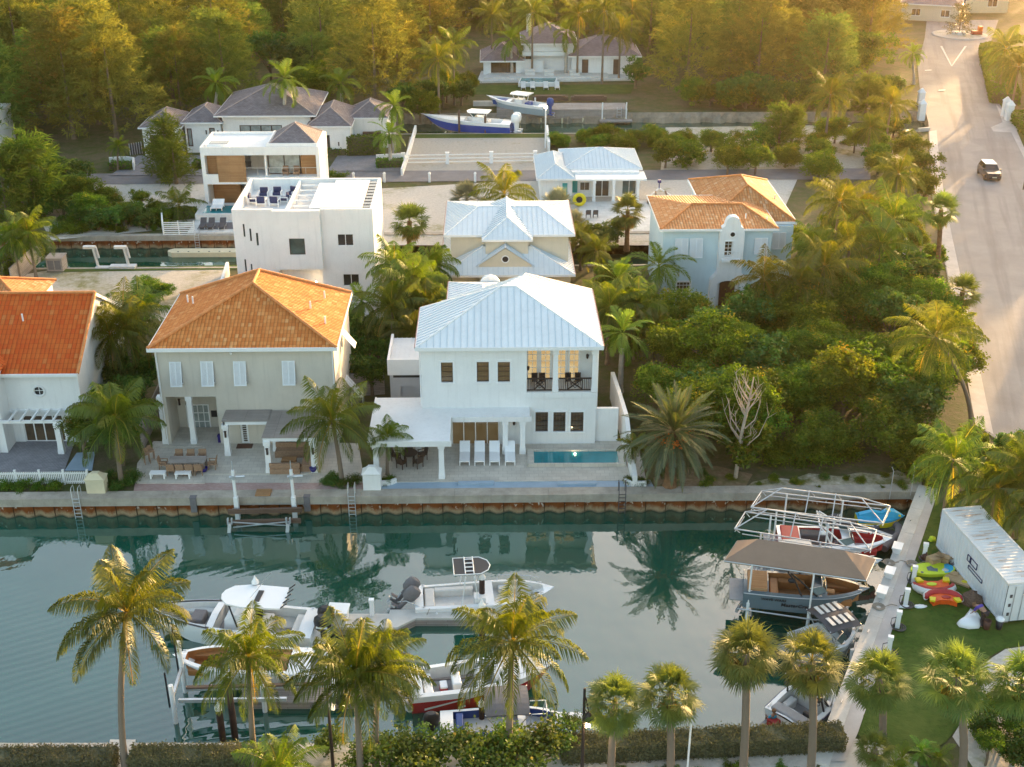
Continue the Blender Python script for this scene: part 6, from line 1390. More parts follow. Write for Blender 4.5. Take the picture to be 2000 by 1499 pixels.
rails(tt,[[(L*.34,s*.62,.6),(L*.3,s*.75,tz)] for s in (1,-1)]+[[(L*.44,s*.62,.9),(L*.47,s*.75,tz)] for s in (1,-1)],'black',.045,'support')
rails(tt,[[(L*.17,y,tz+.05),(L*.13,y,tz+.4)] for y in (-.9,-.45,0,.45,.9)],'black',.035,'rod_holder');rails(tt,[[(L*.36,.2,tz+.1),(L*.2,.9,tz+2.4)]],'alu',.018,'antenna')
b=MB();b.box(L*.3,L*.33,-.5,.5,2.3,2.7);b.build('speaker_bar',M['black'],tt)
steering(o,L*.355,.2,1.3)
for y in (-.42,.42):outboard(o,-.1,y,.95,'black',1.35,0,'gel')
b=MB();b.box(-.7,.05,-.9,.9,.35,.45);b.build('swim_platform',M['gel'],o)
def line(o,a,c,sag=.3,r=.022,m='rope'):
    a=Vector(a);c=Vector(c);p=[a.lerp(c,t/6)+Vector((0,0,-sag*4*(t/6)*(1-t/6))) for t in range(7)];b=MB();b.tube(p,r,5);return b.build('mooring_line',M[m],o)
def fend(o,st,L,ts,s=-1,m='gel'):
    for t in ts:
        q=st(t);x,y,z=q['s'];b=MB();b.lathe([(.03,.3),(.11,.22),(.12,-.2),(.05,-.3)],(x,s*(y+.1),z-.5),9);b.tube([(x,s*(y+.06),z-.2),(x,s*(y-.03),z+.05)],.015,4);b.build('fender',M[m],o)
def cleats(o,st,ts):
    for t in ts:
        for s in (1,-1):q=st(t);x,y,z=q['s'];y=s*(y-.1);b=MB();b.box(x-.12,x+.12,y-.02,y+.02,z+.08,z+.11).box(x-.03,x+.03,y-.02,y+.02,z+.03,z+.08);b.build('cleat',M['alu'],o)
line(o,(.3,-1.3,1.1),(-.2,-2.6,.6));line(o,(4.2,-1.4,1.2),(2.,-2.7,.6));fend(o,st,L,(.12,.3,.45),-1);cleats(o,st,(.05,.45,.8,.93))
rails(o,[[(L*t,s*(st(t)['bs']-.1),st(t)['zs']+.1) for t in (.6,.7,.8,.88)] for s in (1,-1)],'alu',.022,'hand_rail')
# 2 white deck boat with brown seats on the lift
o,L=place('motor_boat','white bowrider with tan leather seats raised on the lift in front of the dock',(610,1290),(338,1285),-.55)
b=MB();st=hull(b,L,2.35,.85,.25,.35,p=3.2,cock=[(.16,.52,.3),(.62,.90,.42)],gw=.24);b.build('hull',HM('gel','gel','gel','brown','brown'),o)
seats(o,[(L*.63,L*.87,-.85,-.4,.42,.78),(L*.63,L*.87,.4,.85,.42,.78),(L*.63,L*.68,-.4,.4,.42,.8),(L*.17,L*.24,-.85,.85,.3,.8),(L*.38,L*.45,-.8,-.2,.3,.95),(L*.38,L*.45,.2,.8,.3,.95)],'brown')
windshield(o,L*.54,.95,.95);steering(o,L*.5,-.45,1.0);b=MB();b.lathe([(.45,-.2),(.55,0),(.5,.22),(.1,.3)],(0,0,0),12);e=b.build('engine_cover',M['cloth_grey'],o,(-.25,0,.7))
b=MB();b.box(-.9,.1,-1.0,1.0,.2,.3);b.build('swim_platform',M['gel'],o)
b=MB();
for s in (1,-1):
    a=[(L*t,s*(st(t)['bs']+.015),st(t)['zs']-.05) for t in [i/14 for i in range(14)]];b.tube(a,.035,5)
b.build('rub_rail',M['alu'],o);cleats(o,st,(.06,.55,.92))
# 3 deck boat with black bimini
o,L=place('motor_boat','white deck boat with a black canvas top edged in white and two grey outboards',(810,1165),(1082,1150),WZ)
b=MB();st=hull(b,L,2.5,.8,.2,.3,p=3.6,cock=[(.06,.5,.35),(.56,.92,.4)],gw=.22);b.build('hull',HM('black','gel','gel','vinyl','vinyl'),o)
seats(o,[(L*.07,L*.14,-.9,.9,.35,.8),(L*.14,L*.42,.55,.95,.35,.8),(L*.14,L*.28,-.95,-.6,.35,.75),(L*.6,L*.85,-.9,-.5,.4,.75),(L*.6,L*.85,.5,.9,.4,.75)],'vinyl');b=MB();b.box(L*.42,L*.5,-.9,-.3,.35,1.15);b.build('console',M['gel'],o)
b=MB();zc=2.75;x0,x1=L*.28,L*.54;b.prism([(x0,-.85),(x1-.6,-.85),(x1-.15,-.5),(x1,0),(x1-.15,.5),(x1-.6,.85),(x0,.85)],zc,zc+.06);tt=b.build('canvas_top',M['black'],o)
for k in range(1):rails(tt,[[(x0,-.85,zc+.06),(x1-.6,-.85,zc+.06),(x1-.15,-.5,zc+.06),(x1,0,zc+.06),(x1-.15,.5,zc+.06),(x1-.6,.85,zc+.06),(x0,.85,zc+.06),(x0,-.85,zc+.06)],[(L*.36,-.85,zc+.12),(L*.36,.85,zc+.12)],[(L*.42,-.85,zc+.12),(L*.42,.85,zc+.12)]]+[[(L*.36,y,zc+.12),(L*.42,y,zc+.12)] for y in (-.6,-.2,.2,.6)]+[[(L*.33,s*1.1,.85),(L*.36,s*1.0,zc)] for s in (1,-1)]+[[(L*.45,s*1.1,.85),(L*.42,s*1.0,zc)] for s in (1,-1)],'gel',.035,'tower_frame')
rails(o,[[(L*t,s*(st(t)['bs']-.08),st(t)['zs']),(L*t,s*(st(t)['bs']-.08),st(t)['zs']+.4)] for t in (.6,.72,.84) for s in (1,-1)]+[[(L*t,s*(st(t)['bs']-.08),st(t)['zs']+.4) for t in (.6,.72,.84,.9)] for s in (1,-1)],'alu',.02,'bow_rail')
for y in (-.45,.45):outboard(o,-.15,y,.85,'cloth_grey',1.25,38)
rails(o,[[(.3,-.95,.8),(-.5,-.7,1.1),(-1.0,-.2,.7)],[(.3,.95,.8),(-.5,.7,1.1),(-1.0,.2,.7)]],'alu',.03,'ski_pole')
fend(o,st,L,(.15,.45,.7),-1);cleats(o,st,(.06,.5,.9));line(o,(L*.1,-1.2,.85),(L*.02,-1.9,.55));line(o,(L*.85,-.8,.95),(L*.6,-1.9,.55))
# 4 red and white boat
o,L=place('motor_boat','long white boat with a red hull and graphics moored at the lower dock',(800,1342),(1090,1308),WZ,zp=WZ+.9)
b=MB();st=hull(b,L,2.6,1.15,.35,.35,cock=[(.08,.56,.4)],gw=.28,p=2.0);b.build('hull',HM('black','gel_red','gel','vinyl','deckfloor'),o)
seats(o,[(L*.44,L*.5,-.85,-.3,.4,1.1),(L*.44,L*.5,.3,.85,.4,1.1),(L*.09,L*.15,-.9,.9,.4,.95),(L*.28,L*.34,-.5,.5,.4,1.15)],'gel');b=MB();rbox(b,L*.2,L*.25,-.3,.3,.4,.75);b.build('cooler',M['redv'],o);b=MB();rbox(b,L*.2,L*.25,-.3,.3,.75,.85);b.build('cooler_lid',M['gel'],o)
b=MB()
for s in (1,-1):
    for (t0,t1,k0,k1) in ((.08,.42,.35,.75),(.3,.62,.25,.55)):
        a,c=st(t0),st(t1);P_=lambda q,k:Vector(q['c']).lerp(Vector(q['s']),k)+Vector((0,.035,-.0))
        f=[P_(a,k0),P_(c,k1),P_(c,k1-.05),P_(a,k0-.12)];f=[Vector((v.x,s*v.y,v.z)) for v in f];b.face(f if s<0 else f[::-1])
b.build('graphic',M['gel'],o);outboard(o,-.1,0,.8,'gel',1.3,0,'black');
b=MB();b.box(-.6,0,-.9,-.35,.5,.62).box(-.6,0,.35,.9,.5,.62);b.build('swim_platform',M['gel'],o);steering(o,L*.55,.3,1.1)
cleats(o,st,(.06,.55,.85));fend(o,st,L,(.2,.5),1);rails(o,[[(L*t,s*(st(t)['bs']-.08),st(t)['zs']+(.05 if i in (0,4) else .3)) for i,t in enumerate((.6,.66,.78,.88,.93))] for s in (1,-1)],'alu',.022,'bow_rail')
# 5 blue and white tritoon with grey bimini behind the seagrape
o,L=place('motor_boat','blue-trimmed white boat with a grey bimini behind the seagrape bush',(860,1412),(1112,1400),WZ)
b=MB();st=hull(b,L,2.4,.7,.22,.3,cock=[(.1,.6,.3),(.66,.9,.4)],gw=.2,p=2.8);b.build('hull',HM('gel','gel','gel','bluev','vinyl'),o)
seats(o,[(L*.12,L*.18,-.85,.85,.3,.75),(L*.18,L*.5,-.95,-.55,.3,.75),(L*.68,L*.84,-.75,-.4,.4,.72)],'bluev');bimini(o,L*.34,L*.68,2.2,2.15,'cloth_grey',h=.1,crown=.25);rails(o,[[(L*.8,s*.55,.85),(L*.82,s*.5,1.6),(L*.7,s*.5,1.6),(L*.68,s*.55,.85)] for s in (1,-1)]+[[(L*.82,-.5,1.6),(L*.82,.5,1.6)],[(L*.9,0,.9),(L*.88,0,1.5)]],'gel',.035,'bow_rail')
b=MB();b.prism([(L*.93,-.3),(L*1.09,-.2),(L*1.11,0),(L*1.09,.2),(L*.93,.3)],.9,.98);b.build('bow_step',M['gel'],o);outboard(o,-.1,0,.7,'black',1.2)
def wakeboat(label,ps,pb,z,side,top,inner,fl,B=2.5,tower=True,text=None,towerm='black',cover=None,name='wake_boat'):
    o,L=place(name,label,ps,pb,z);b=MB();st=hull(b,L,B,1.0,.28,.35,cock=[(.2,.56,.32),(.66,.92,.5)],gw=.24,p=2.9);b.build('hull',HM(side,side,top,inner,fl),o)
    seats(o,[(L*.21,L*.28,-.85,.85,.32,.85),(L*.28,L*.5,.55,.95,.32,.82),(L*.28,L*.36,-.95,-.55,.32,.8),(L*.67,L*.86,-.85,-.45,.5,.85),(L*.67,L*.86,.45,.85,.5,.85)],inner)
    b=MB();rbox(b,L*.03,L*.19,-.95,.95,1.03,1.18);b.build('sun_pad',M[cover or fl],o);windshield(o,L*.57,1.02,1.1);steering(o,L*.53,-.5,1.1)
    b=MB();b.box(-.75,.02,-1.05,1.05,.3,.38);b.build('swim_platform',M['deckfloor'],o)
    if tower:
        t=rails(o,[[(L*.46,s*1.1,1.05),(L*.40,s*1.0,1.9),(L*.34,s*.85,2.35),(L*.34,-s*.0,2.4)] for s in (1,-1)]+[[(L*.58,s*1.05,1.1),(L*.44,s*.95,1.95),(L*.36,s*.85,2.35)] for s in (1,-1)],towerm,.055,'tower')
        for s in (1,-1):b=MB();b.lathe([(.03,-.22),(.14,-.12),(.14,.14),(.05,.2)],(0,0,0),10);h=b.build('tower_speaker',M[towerm],t,(L*.37,s*.95,1.95));h.rotation_euler=(0,PI/2,0)
    b=MB()
    for s in (1,-1):b.tube([(L*t,s*(st(t)['bs']+.012),st(t)['zs']-.04) for t in [i/14 for i in range(14)]],.03,5)
    b.build('rub_rail',M['alu'],o);cleats(o,st,(.05,.6,.92))
    return o,L,st
# 6 grey-blue wake boat under the brown canopy, lettering on its side
o,L,st=wakeboat('slate blue wake boat with lettering on its side, raised under the brown canopy',(1452,1137),(1697,1160),-.15,'gel_grey','gel_grey','brown','wood',2.5,True)
def letter(par,txt,x,y,z,size,m,rx,rz=0.,italic=.0,name='lettering'):
    c=bpy.data.curves.new(name,'FONT');c.body=txt;c.size=size;c.extrude=.006;c.shear=italic;c.align_x='CENTER';c.offset=.006
    t=bpy.data.objects.new(name,c);COL.objects.link(t);dg=bpy.context.evaluated_depsgraph_get();me=bpy.data.meshes.new_from_object(t.evaluated_get(dg));bpy.data.objects.remove(t)
    me.materials.clear();me.materials.append(M[m]);o=link(name,me,par,(x,y,z));o.rotation_euler=(rx,0,rz);return o
a=st(.44);nv=(Vector(a['s'])-Vector(a['c']));tl=math.atan2(nv.y,nv.z)
def sidetext(txt,t,k,size,m):
    a=st(t);p=Vector(a['c']).lerp(Vector(a['s']),k);letter(o,txt,p.x,-p.y-.04,p.z,size,m,PI/2-math.atan2(a['s'][1]-a['c'][1],a['s'][2]-a['c'][2])*-1,0,.15)
sidetext('MasterCraft',.42,.36,.34,'black');sidetext('WAVE WARS',.24,.66,.24,'black')
b=MB();b.box(L*.62,L*.72,-.6,-.3,1.05,1.2);b.build('bow_cushion',M['wood'],o)
# 7 red wake boat under the bare frame
o,L,st=wakeboat('red and white wake boat under the second bare canopy frame',(1518,1048),(1741,1062),-.35,'gel_red','gel','redv','vinyl',2.45,True,towerm='gel',cover='redv')
b=MB();rbox(b,L*.2,L*.5,-.2,.5,.85,1.25);b.build('cover',M['dkgrey'],o)
# 8 pale boat behind the brown canopy
o,L,st=wakeboat('pale grey-blue boat mostly hidden behind the brown canopy, bow by the quay',(1500,1102),(1722,1104),-.4,'gel_ice','gel_ice','vinyl','deckfloor',2.3,False)
bimini(o,L*.1,L*.38,2.,2.0,'vinyl',crown=.15)
line(o,(L*.97,0,1.2),(L+1.2,.6,.7),.1)
# 9 boat with striped dark bimini by the quay
o,L,st=wakeboat('dark-topped boat by the quay behind the middle fan palms',(1560,1262),(1668,1232),WZ,'gel_ice','gel','vinyl','deckfloor',2.4,False)
bm=bimini(o,L*.3,L*.85,2.3,2.3,'dkgrey',crown=.2)
b=MB();
for k in range(4):
    for y in (-.55,.55):b.box(L*(.38+k*.11),L*(.44+k*.11),y-.35,y+.35,2.48,2.52)
b.build('vent_panel',M['vinyl'],bm)
for k in range(2):b=MB();b.tube([(L*.7+k*.5,-1.35,.9),(L*.7+k*.5,-1.38,.2)],[.12,.12],8);b.build('fender',M['gel'],o)
# 10 grey wake boat in the bottom right corner
o,L,st=wakeboat('grey and white wake boat with a dark tower moored nearest the hedge',(1532,1408),(1618,1338),WZ,'gel','gel','vinyl','deckfloor',2.6,True)
rails(o,[[(L*t,s*(st(t)['bs']+.03),st(t)['zs']-.06) for t in (.02,.2,.4,.6,.75,.88,.97)] for s in (1,-1)],'navyf',.05,'rub_rail');seats(o,[(L*.28,L*.34,-.9,-.3,.32,1.0)],'black')
b=MB();rbox(b,-.4,.3,.2,.8,.4,.8);b.build('red_towable',M['redv'],o)
bimini(o,L*.36,L*.74,2.3,2.45,'dkgrey',crown=.1)
cleats(o,st,(.1,.6,.9));line(o,(L*.95,0,1.2),(L+.9,-.3,1.5),.15,.03,'black');fend(o,st,L,(.3,.55),-1)
# 11 / 12 far boats
o,L=place('motor_boat','large navy-hulled boat with a white hardtop raised on a lift in the third canal',(1000,243),(822,233),.1)
b=MB();st=hull(b,L,3.0,1.15,.5,.6,cock=[(.1,.5,.6)],gw=.3,p=1.8);b.build('hull',HM('gel','gel_blue','gel','gel','gel'),o)
b=MB();b.box(L*.3,L*.42,-.6,.6,.6,1.75);b.build('console',M['gel'],o);b=MB();b.prism([(L*.24,-1.1),(L*.46,-1.1),(L*.49,0),(L*.46,1.1),(L*.24,1.1)],2.35,2.45);tt=b.build('hardtop',M['gel'],o);rails(tt,[[(L*.3,s*.6,1.2),(L*.28,s*.8,2.35)] for s in (1,-1)]+[[(L*.4,s*.6,1.6),(L*.45,s*.8,2.35)] for s in (1,-1)],'gel',.05,'support')
windshield(o,L*.4,.6,1.75);seats(o,[(L*.24,L*.28,-.7,.7,.6,1.3)],'vinyl')
for y in (-.5,.5):outboard(o,-.1,y,1.2,'gel',1.7,0)
o,L=place('motor_boat','grey-blue centre console boat with blue covers on a lift at the far villa dock',(1068,209),(950,195),.35)
b=MB();st=hull(b,L,2.8,1.1,.45,.45,cock=[(.1,.55,.5),(.62,.9,.6)],gw=.28,p=2.2);b.build('hull',HM('gel_ice','gel_ice','gel','gel','vinyl'),o)
b=MB();b.box(L*.38,L*.5,-.6,.6,.5,1.6);b.build('console',M['gel'],o);b=MB();b.prism([(L*.27,-1.1),(L*.55,-1.1),(L*.58,0),(L*.55,1.1),(L*.27,1.1)],2.3,2.4);tt=b.build('hardtop',M['gel'],o);rails(tt,[[(L*(.35 if q else .48),s*.6,1.2),(L*(.33 if q else .52),s*.8,2.3)] for s in (1,-1) for q in (0,1)],'gel',.05,'support')
seats(o,[(L*.66,L*.85,-.8,.8,.6,1.2),(L*.26,L*.33,-.7,.7,.5,1.3)],'bluev','blue_cover');outboard(o,-.1,0,1.1,'bluev',1.5)
c=o
# lifts carrying them
def lift(label,pts,w=.16,beams=(),zt=1.2,m='white2',name='boat_lift',bm='alu'):
    x,y=pts[0];o=thing(name,label,'boat lift',(x,y,0))
    for i,p in enumerate(pts):
        z=zt[i] if hasattr(zt,'__len__') else zt;b=MB();b.tube([(p[0]-x,p[1]-y,-2.2),(p[0]-x,p[1]-y,z)],w/2,8);b.build('post',M[m],o)
    for a,c,z in beams:b=MB();b.obox((a[0]-x,a[1]-y,z),(c[0]-x,c[1]-y,z),.14,.2);b.build('beam',M[bm],o)
    return o
q=[G(900,262),G(950,262)];lift('dark-posted boat lift holding the navy-hulled boat at the gravel lot',[G(897,259),G(948,259),G(897,248),G(948,248)],.3,[(G(897,259),G(897,248),.0),(G(948,259),G(948,248),.0)],[2.2,2.2,2.3,2.3],'wood_dark')
lift('white lift posts holding the grey-blue boat at the far villa dock',[G(1000,213),G(1045,213),G(1000,222,-.5),G(1045,222,-.5)],.25,[(G(1000,213),G(1000,222,-.5),.2),(G(1045,213),G(1045,222,-.5),.2),(G(1000,222,-.5),G(1045,222,-.5),.15)],[1.6,1.6,.4,.4],'white2')
# lift at lower left: white posts with dark guides, long rails
P1,P2,P3,P4=G(344,1412,WZ),G(362,1352,WZ),G(518,1390,WZ),G(515,1345,WZ)
o=lift('white-posted boat lift at the lower left dock, its near cradle empty',[P1,P2,P3,P4,G(655,1380,WZ),G(640,1335,WZ)],.26,[(G(349,1369,.0),G(560,1366,.0),.0),(G(364,1346,.1),G(645,1338,.1),.1),((P1[0],P1[1]+.3),(P2[0],P2[1]),.3)],[1.1,2.0,.4,1.0,.4,1.],'white2')
for p,z in ((P1,1.9),(P2,2.9)):
    b=MB();b.tube([(p[0]-P1[0]-.2,p[1]-P1[1],-.3),(p[0]-P1[0]-.2,p[1]-P1[1],z)],.05,6);b.build('guide_pole',M['black'],o)
p,q=G(364,1344,.22),G(645,1336,.22);b=MB();b.obox((p[0]-P1[0],p[1]-P1[1],.25),(q[0]-P1[0],q[1]-P1[1],.25),.2,.1);b.build('bunk',M['wood_dark'],o)
# piles with white conical caps
def pile(label,px,py,top_py,r=.17):
    x,y=G(px,py,WZ);z=V(px,top_py,y)[1];o=thing('mooring_pile',label,'piling',(x,y,0),0,'capped mooring piles');b=MB();b.tube([(0,0,-2.6),(0,0,z)],r,10);b.build('pile',M['pile'],o);b=MB();b.lathe([(r*1.25,0),(r*1.25,.14),(r*.55,.3),(.02,.5)],(0,0,z),12);b.build('cap',M['gel'],o)
pile('dark mooring pile with a white cone cap behind the white hardtop boat',507,1215,1139);pile('short dark mooring pile with a white cap standing alone before the hedge',436,1450,1385);pile('tall dark mooring pile with a white cap beside the tan-seated bowrider',459,1440,1322)
pile('dark mooring pile with a white cap beside the black-topped deck boat',942,1190,1130);pile('dark mooring pile with a white cap at the right end of the main dock',942,1255,1185);pile('white-capped mooring pile by the blue boat bow',941,1412,1378,.15)
# docks
def dock(label,pix,z0,z1,m='conc2'):
    pts=[G(*p,z1) for p in pix];c=pts[0];o=thing('dock',label,'dock',(c[0],c[1],0));b=MB();q=[(x-c[0],y-c[1]) for x,y in pts];a=sum(q[i][0]*q[(i+1)%len(q)][1]-q[(i+1)%len(q)][0]*q[i][1] for i in range(len(q)));q=q if a>0 else q[::-1]
    b.prism(q,z1-.14,z1);b.build('deck',M[m],o);b=MB();cx=sum(p[0] for p in q)/len(q);cy=sum(p[1] for p in q)/len(q);b.prism([(cx+(x-cx)*.985,cy+(y-cy)*.95) for x,y in q],z0,z1-.14);b.build('float',M['wood_grey'],o);return o
dk=dock('pale floating dock between the large white boat and the black-topped deck boat',[(540,1226),(545,1199),(760,1199),(762,1191),(965,1191),(975,1208),(812,1208),(775,1226)],WZ-.25,WZ+.55)
dock('lower timber dock behind the red boat and the lift',[(470,1372),(475,1325),(930,1308),(940,1322),(800,1330),(720,1345),(700,1372)],WZ-.25,WZ+.5,'wood_grey')
c=G(662,1212,WZ+.55);o=thing('dock_box','white moulded dock box on the main floating dock','dock box',(c[0],c[1],WZ+.55),-.1);b=MB();b.loft([[(-.5,-.4,0),(.5,-.4,0),(.5,.4,0),(-.5,.4,0)],[(-.55,-.45,.75),(.55,-.45,.75),(.55,.45,.75),(-.55,.45,.75)]],True,0,False);b.build('body',M['gel'],o);b=MB();b.box(-.6,.6,-.5,.5,.76,.86);b.build('lid',M['gel'],o)
def pedestal(label,px,py,z,rz=0.,hose=True,group='power pedestals'):
    c=G(px,py,z);o=thing('power_pedestal',label,'pedestal',(c[0],c[1],z),rz,group);b=MB();b.box(-.12,.12,-.1,.1,0,.95);b.box(-.15,.15,-.13,.13,.95,1.12);b.build('body',M['gel'],o)
    if hose:
        b=MB()
        for k in range(3):r=.26+.05*k;b.tube([(r*math.cos(a*PI/6)+(.05*k),r*math.sin(a*PI/6)-.05,.03+.03*k) for a in range(13)],.035,5)
        b.tube([(-.12,-.05,.7),(-.34,-.05,.6),(-.36,-.05,.25),(-.28,-.05,.05)],.025,5);b.build('hose',M['dkgrey'],o)
pedestal('white power pedestal on the main floating dock',727,1202,WZ+.55,0,False)
for k,(px,py) in enumerate(((1804,1092),(1783,1137),(1768,1182),(1752,1226),(1735,1276))):pedestal(['white power pedestal on the turf edge beside the rolled hoses, farthest along','white power pedestal beside the lime paddle inflatable','white power pedestal on the turf edge opposite the orange inflatables','white power pedestal on the turf edge opposite the white cloth','white power pedestal on the turf edge nearest the fan palms'][k],px,py,.06,-.3)
# white boxes on the quay coping, canopy frames and lifts there
for k,(px,py) in enumerate(((1752,1077),(1737,1125),(1722,1163))):
    c=G(px,py,.14);o=thing('dock_box',['white lidded box on the quay beside the red wake boat','white lidded box on the quay beside the brown canopy','white lidded box on the quay at the slate wake boat bow'][k],'dock box',(c[0],c[1],.14),PA,'quay boxes');b=MB();b.loft([[(-.32,-.2,0),(.32,-.2,0),(.32,.2,0),(-.32,.2,0)],[(-.38,-.25,.32),(.38,-.25,.32),(.38,.25,.32),(-.38,.25,.32)]],True,0,False);b.build('body',M['gel'],o);b=MB();b.box(-.42,.42,-.29,.29,.325,.42);b.build('lid',M['gel'],o)
def canopy(label,lf,lb,rb,rf,r1,r2,ze,zr,cloth,posts):
    E_=[Vector((*G(*p,ze),ze)) for p in (lf,rf,rb,lb)];Rd=[Vector((*G(*p,zr),zr)) for p in (r1,r2)];c=E_[0].copy();c.z=0;o=thing('boat_canopy',label,'canopy',c);E_=[v-c for v in E_];Rd=[v-c for v in Rd]
    if cloth:
        b=MB();A,B,C_,D=E_;a,d=Rd
        for f in ([A,B,d,a],[B,C_,d],[C_,D,a,d],[D,A,a]):
            # slight sag between the hips
            b.face(f)
        for f in ([A,B,C_,D],):pass
        for u,v in ((A,B),(B,C_),(C_,D),(D,A)):dn=Vector((0,0,-.16));b.face([u+dn,v+dn,v,u])
        b.build('fabric_roof',M['canvas'],o)
    b=MB();dn=Vector((0,0,-.08));
    for u,v in ((0,1),(1,2),(2,3),(3,0)):b.tube([E_[u]+dn,E_[v]+dn],.045,6)
    b.tube([Rd[0]+dn,Rd[1]+dn],.045,6)
    for u,v in ((0,0),(3,0),(1,1),(2,1)):b.tube([E_[u]+dn,Rd[v]+dn],.04,6)
    if not cloth:
        for t in (.35,.68):
            p=Rd[0].lerp(Rd[1],t);b.tube([E_[0].lerp(E_[1],.2+t*.62),p],.035,6);b.tube([E_[3].lerp(E_[2],.2+t*.62),p],.035,6)
        lo=Vector((0,0,-.35))
        for u,v in ((0,1),(3,2),(0,3),(1,2)):b.tube([E_[u].lerp(E_[v],.06)+lo,E_[v].lerp(E_[u],.06)+lo],.03,6)
        for i in range(4):b.tube([E_[i]+dn,E_[i].lerp(E_[(i+2)%4],.04)+lo],.03,6)
    b.build('roof_frame',M['steel'] if not cloth else M['alu'],o)
    for i,t,j in posts:
        p=E_[i].lerp(E_[j],t);b=MB();b.tube([(p.x,p.y,-2.3),(p.x,p.y,0.1)],.1,8);b.tube([(p.x,p.y,.1),(p.x,p.y,p.z-.05)],.055,8);b.build('post',M['white2'],o)
    z=-.62;b=MB();pf=[E_[0].lerp(E_[1],t) for t in (.12,.86)];pb=[E_[3].lerp(E_[2],t) for t in (.12,.86)]
    for u,v in zip(pf,pb):b.obox((u.x,u.y,z),(v.x,v.y,z),.14,.18)
    for u,v in ((pf[0].lerp(pb[0],.3),pf[1].lerp(pb[1],.3)),(pf[0].lerp(pb[0],.7),pf[1].lerp(pb[1],.7))):b.obox((u.x,u.y,z+.2),(v.x,v.y,z+.2),.16,.12)
    w=pf[1];b.tube([(pf[0].x,pf[0].y-.1,-.35),(w.x,w.y-.1,-.35),(w.x+.9,w.y+.7,-.1)],.05,6);b.build('cradle',M['steel'],o);return o
PS=[(0,.2,1),(0,.64,1),(3,.2,2),(3,.64,2)]
canopy('brown fabric canopy on posts over the slate blue wake boat',(1415,1094),(1440,1056),(1710,1092),(1691.5,1132.5),(1481,1053),(1649.6,1076),2.75,3.45,True,PS)
canopy('bare white canopy frame over the red wake boat',(1435,1031),(1456,998),(1712,1034),(1700,1073),(1499,993),(1660,1018),2.75,3.45,False,PS)
canopy('bare white canopy frame nearest the seawall, over the jet ski',(1467,989),(1488,957.5),(1739,987),(1724,1020),(1527,952),(1683,971),2.75,3.45,False,PS)
# jet ski, dinghy, covered craft
def jetski(label,ps,pb,z,m1,m2,m3,z2=None):
    o,L=place('jet_ski',label,ps,pb,z,None,'jet ski');k=L/3.
    b=MB();st=hull(b,L,1.1,.45,.15,.2,p=2.4,n=10,gw=.1);b.build('hull',HM(m2,m2,m1,m1,m1),o)
    b=MB();b.loft([[(x*k,-w,z_),(x*k,w,z_),(x*k,w*.6,z_+h),(x*k,-w*.6,z_+h)] for x,w,z_,h in ((.1,.28,.5,.2),(.9,.26,.5,.45),(1.5,.22,.5,.35),(1.8,.3,.5,.55),(2.3,.36,.5,.5),(2.9,.1,.55,.1))],True,0,False);b.build('seat',M[m3],o)
    b=MB();b.tube([(1.85*k,-.42,1.12),(1.95*k,0,1.05),(1.85*k,.42,1.12)],.045,6);b.build('handlebar',M['black'],o)
    b=MB();b.loft([[(1.75*k,-.22,.95),(1.75*k,.22,.95),(1.85*k,.2,1.1),(1.85*k,-.2,1.1)],[(2.75*k,-.2,.6),(2.75*k,.2,.6),(2.7*k,.15,.75),(2.7*k,-.15,.75)]],True,0,False);b.build('bonnet',M[m2],o);return o
jetski('bright blue and yellow jet ski beside the seawall corner',(1675,998),(1768,1000),-.7,'cyan','yellow','cyan')
jetski('dark covered jet ski floating under the bare frame near the seawall',(1690,1024),(1608,1004),WZ,'dkgrey','vinyl','dkgrey')
o,L=place('inflatable_dinghy','grey inflatable dinghy squeezed between the red boat bow and the quay',(1707,1048),(1742,1014),WZ+.3)
b=MB();L=3.0;b.tube([(0,-.75,.3),(L*.7,-.75,.32),(L*.93,-.45,.4),(L,0,.45),(L*.93,.45,.4),(L*.7,.75,.32),(0,.75,.3)],.24,10);b.build('tube',M['cloth_grey'],o)
b=MB();b.box(0,L*.85,-.6,.6,.1,.16);b.build('floor',M['dkgrey'],o);b=MB();b.box(1.2,1.45,-.7,.7,.45,.52);b.build('thwart',M['alu'],o);outboard(o,-.05,0,.4,'black',.8)
c=G(1441,988,WZ);b=MB();b.lathe([(.02,-.3),(.2,-.22),(.27,0),(.2,.2),(.06,.3),(.05,.4)],(0,0,0),14);tag(b.build('mooring_buoy',M['orange'],None,(c[0],c[1],WZ+.1)),'round orange mooring buoy floating near the seawall','buoy')
c=G(1511,988,WZ);b=MB();b.lathe([(.2,-.2),(.26,.1),(.14,.35),(.16,.5),(.05,.6)],(0,0,0),12);tag(b.build('mooring_buoy',M['vinyl'],None,(c[0],c[1],WZ+.1)),'grey mooring buoy under the bare canopy frame','buoy')
# ================================================================= container and things on the turf
tl=Vector((*G(1841,995,2.75),0));nl=Vector((*G(1970,1141,2.75),0));u=(nl-tl);CL=u.length;ca=math.atan2(u.y,u.x)
o=thing('shipping_container','white corrugated shipping container with a rust-streaked roof standing on the turf','container',(tl.x,tl.y,.15),ca)
WC_=2.44;b=MB();zt=2.6
def corr(n,L):return [(L*i/(n*4)+0,(.04 if (i%4) in (1,2) else 0)) for i in range(n*4+1)]
pr=corr(int(CL/.28),CL)
b.loft([[(x,-d*0-(.0)+d*.9-.0,z) for x,d in pr] for z in (.12,zt-.1)],False,0,False,False)      # long side facing the quay (+y is away)
b.loft([[(x,WC_-d*.9,z) for x,d in pr][::-1] for z in (.12,zt-.1)],False,0,False,False)
b.box(0,CL,-.02,.06,0,.12).box(0,CL,WC_-.06,WC_+.02,0,.12).box(-.02,.0,0,WC_,.12,zt-.1)
b.build('side_wall',M['contw'],o)
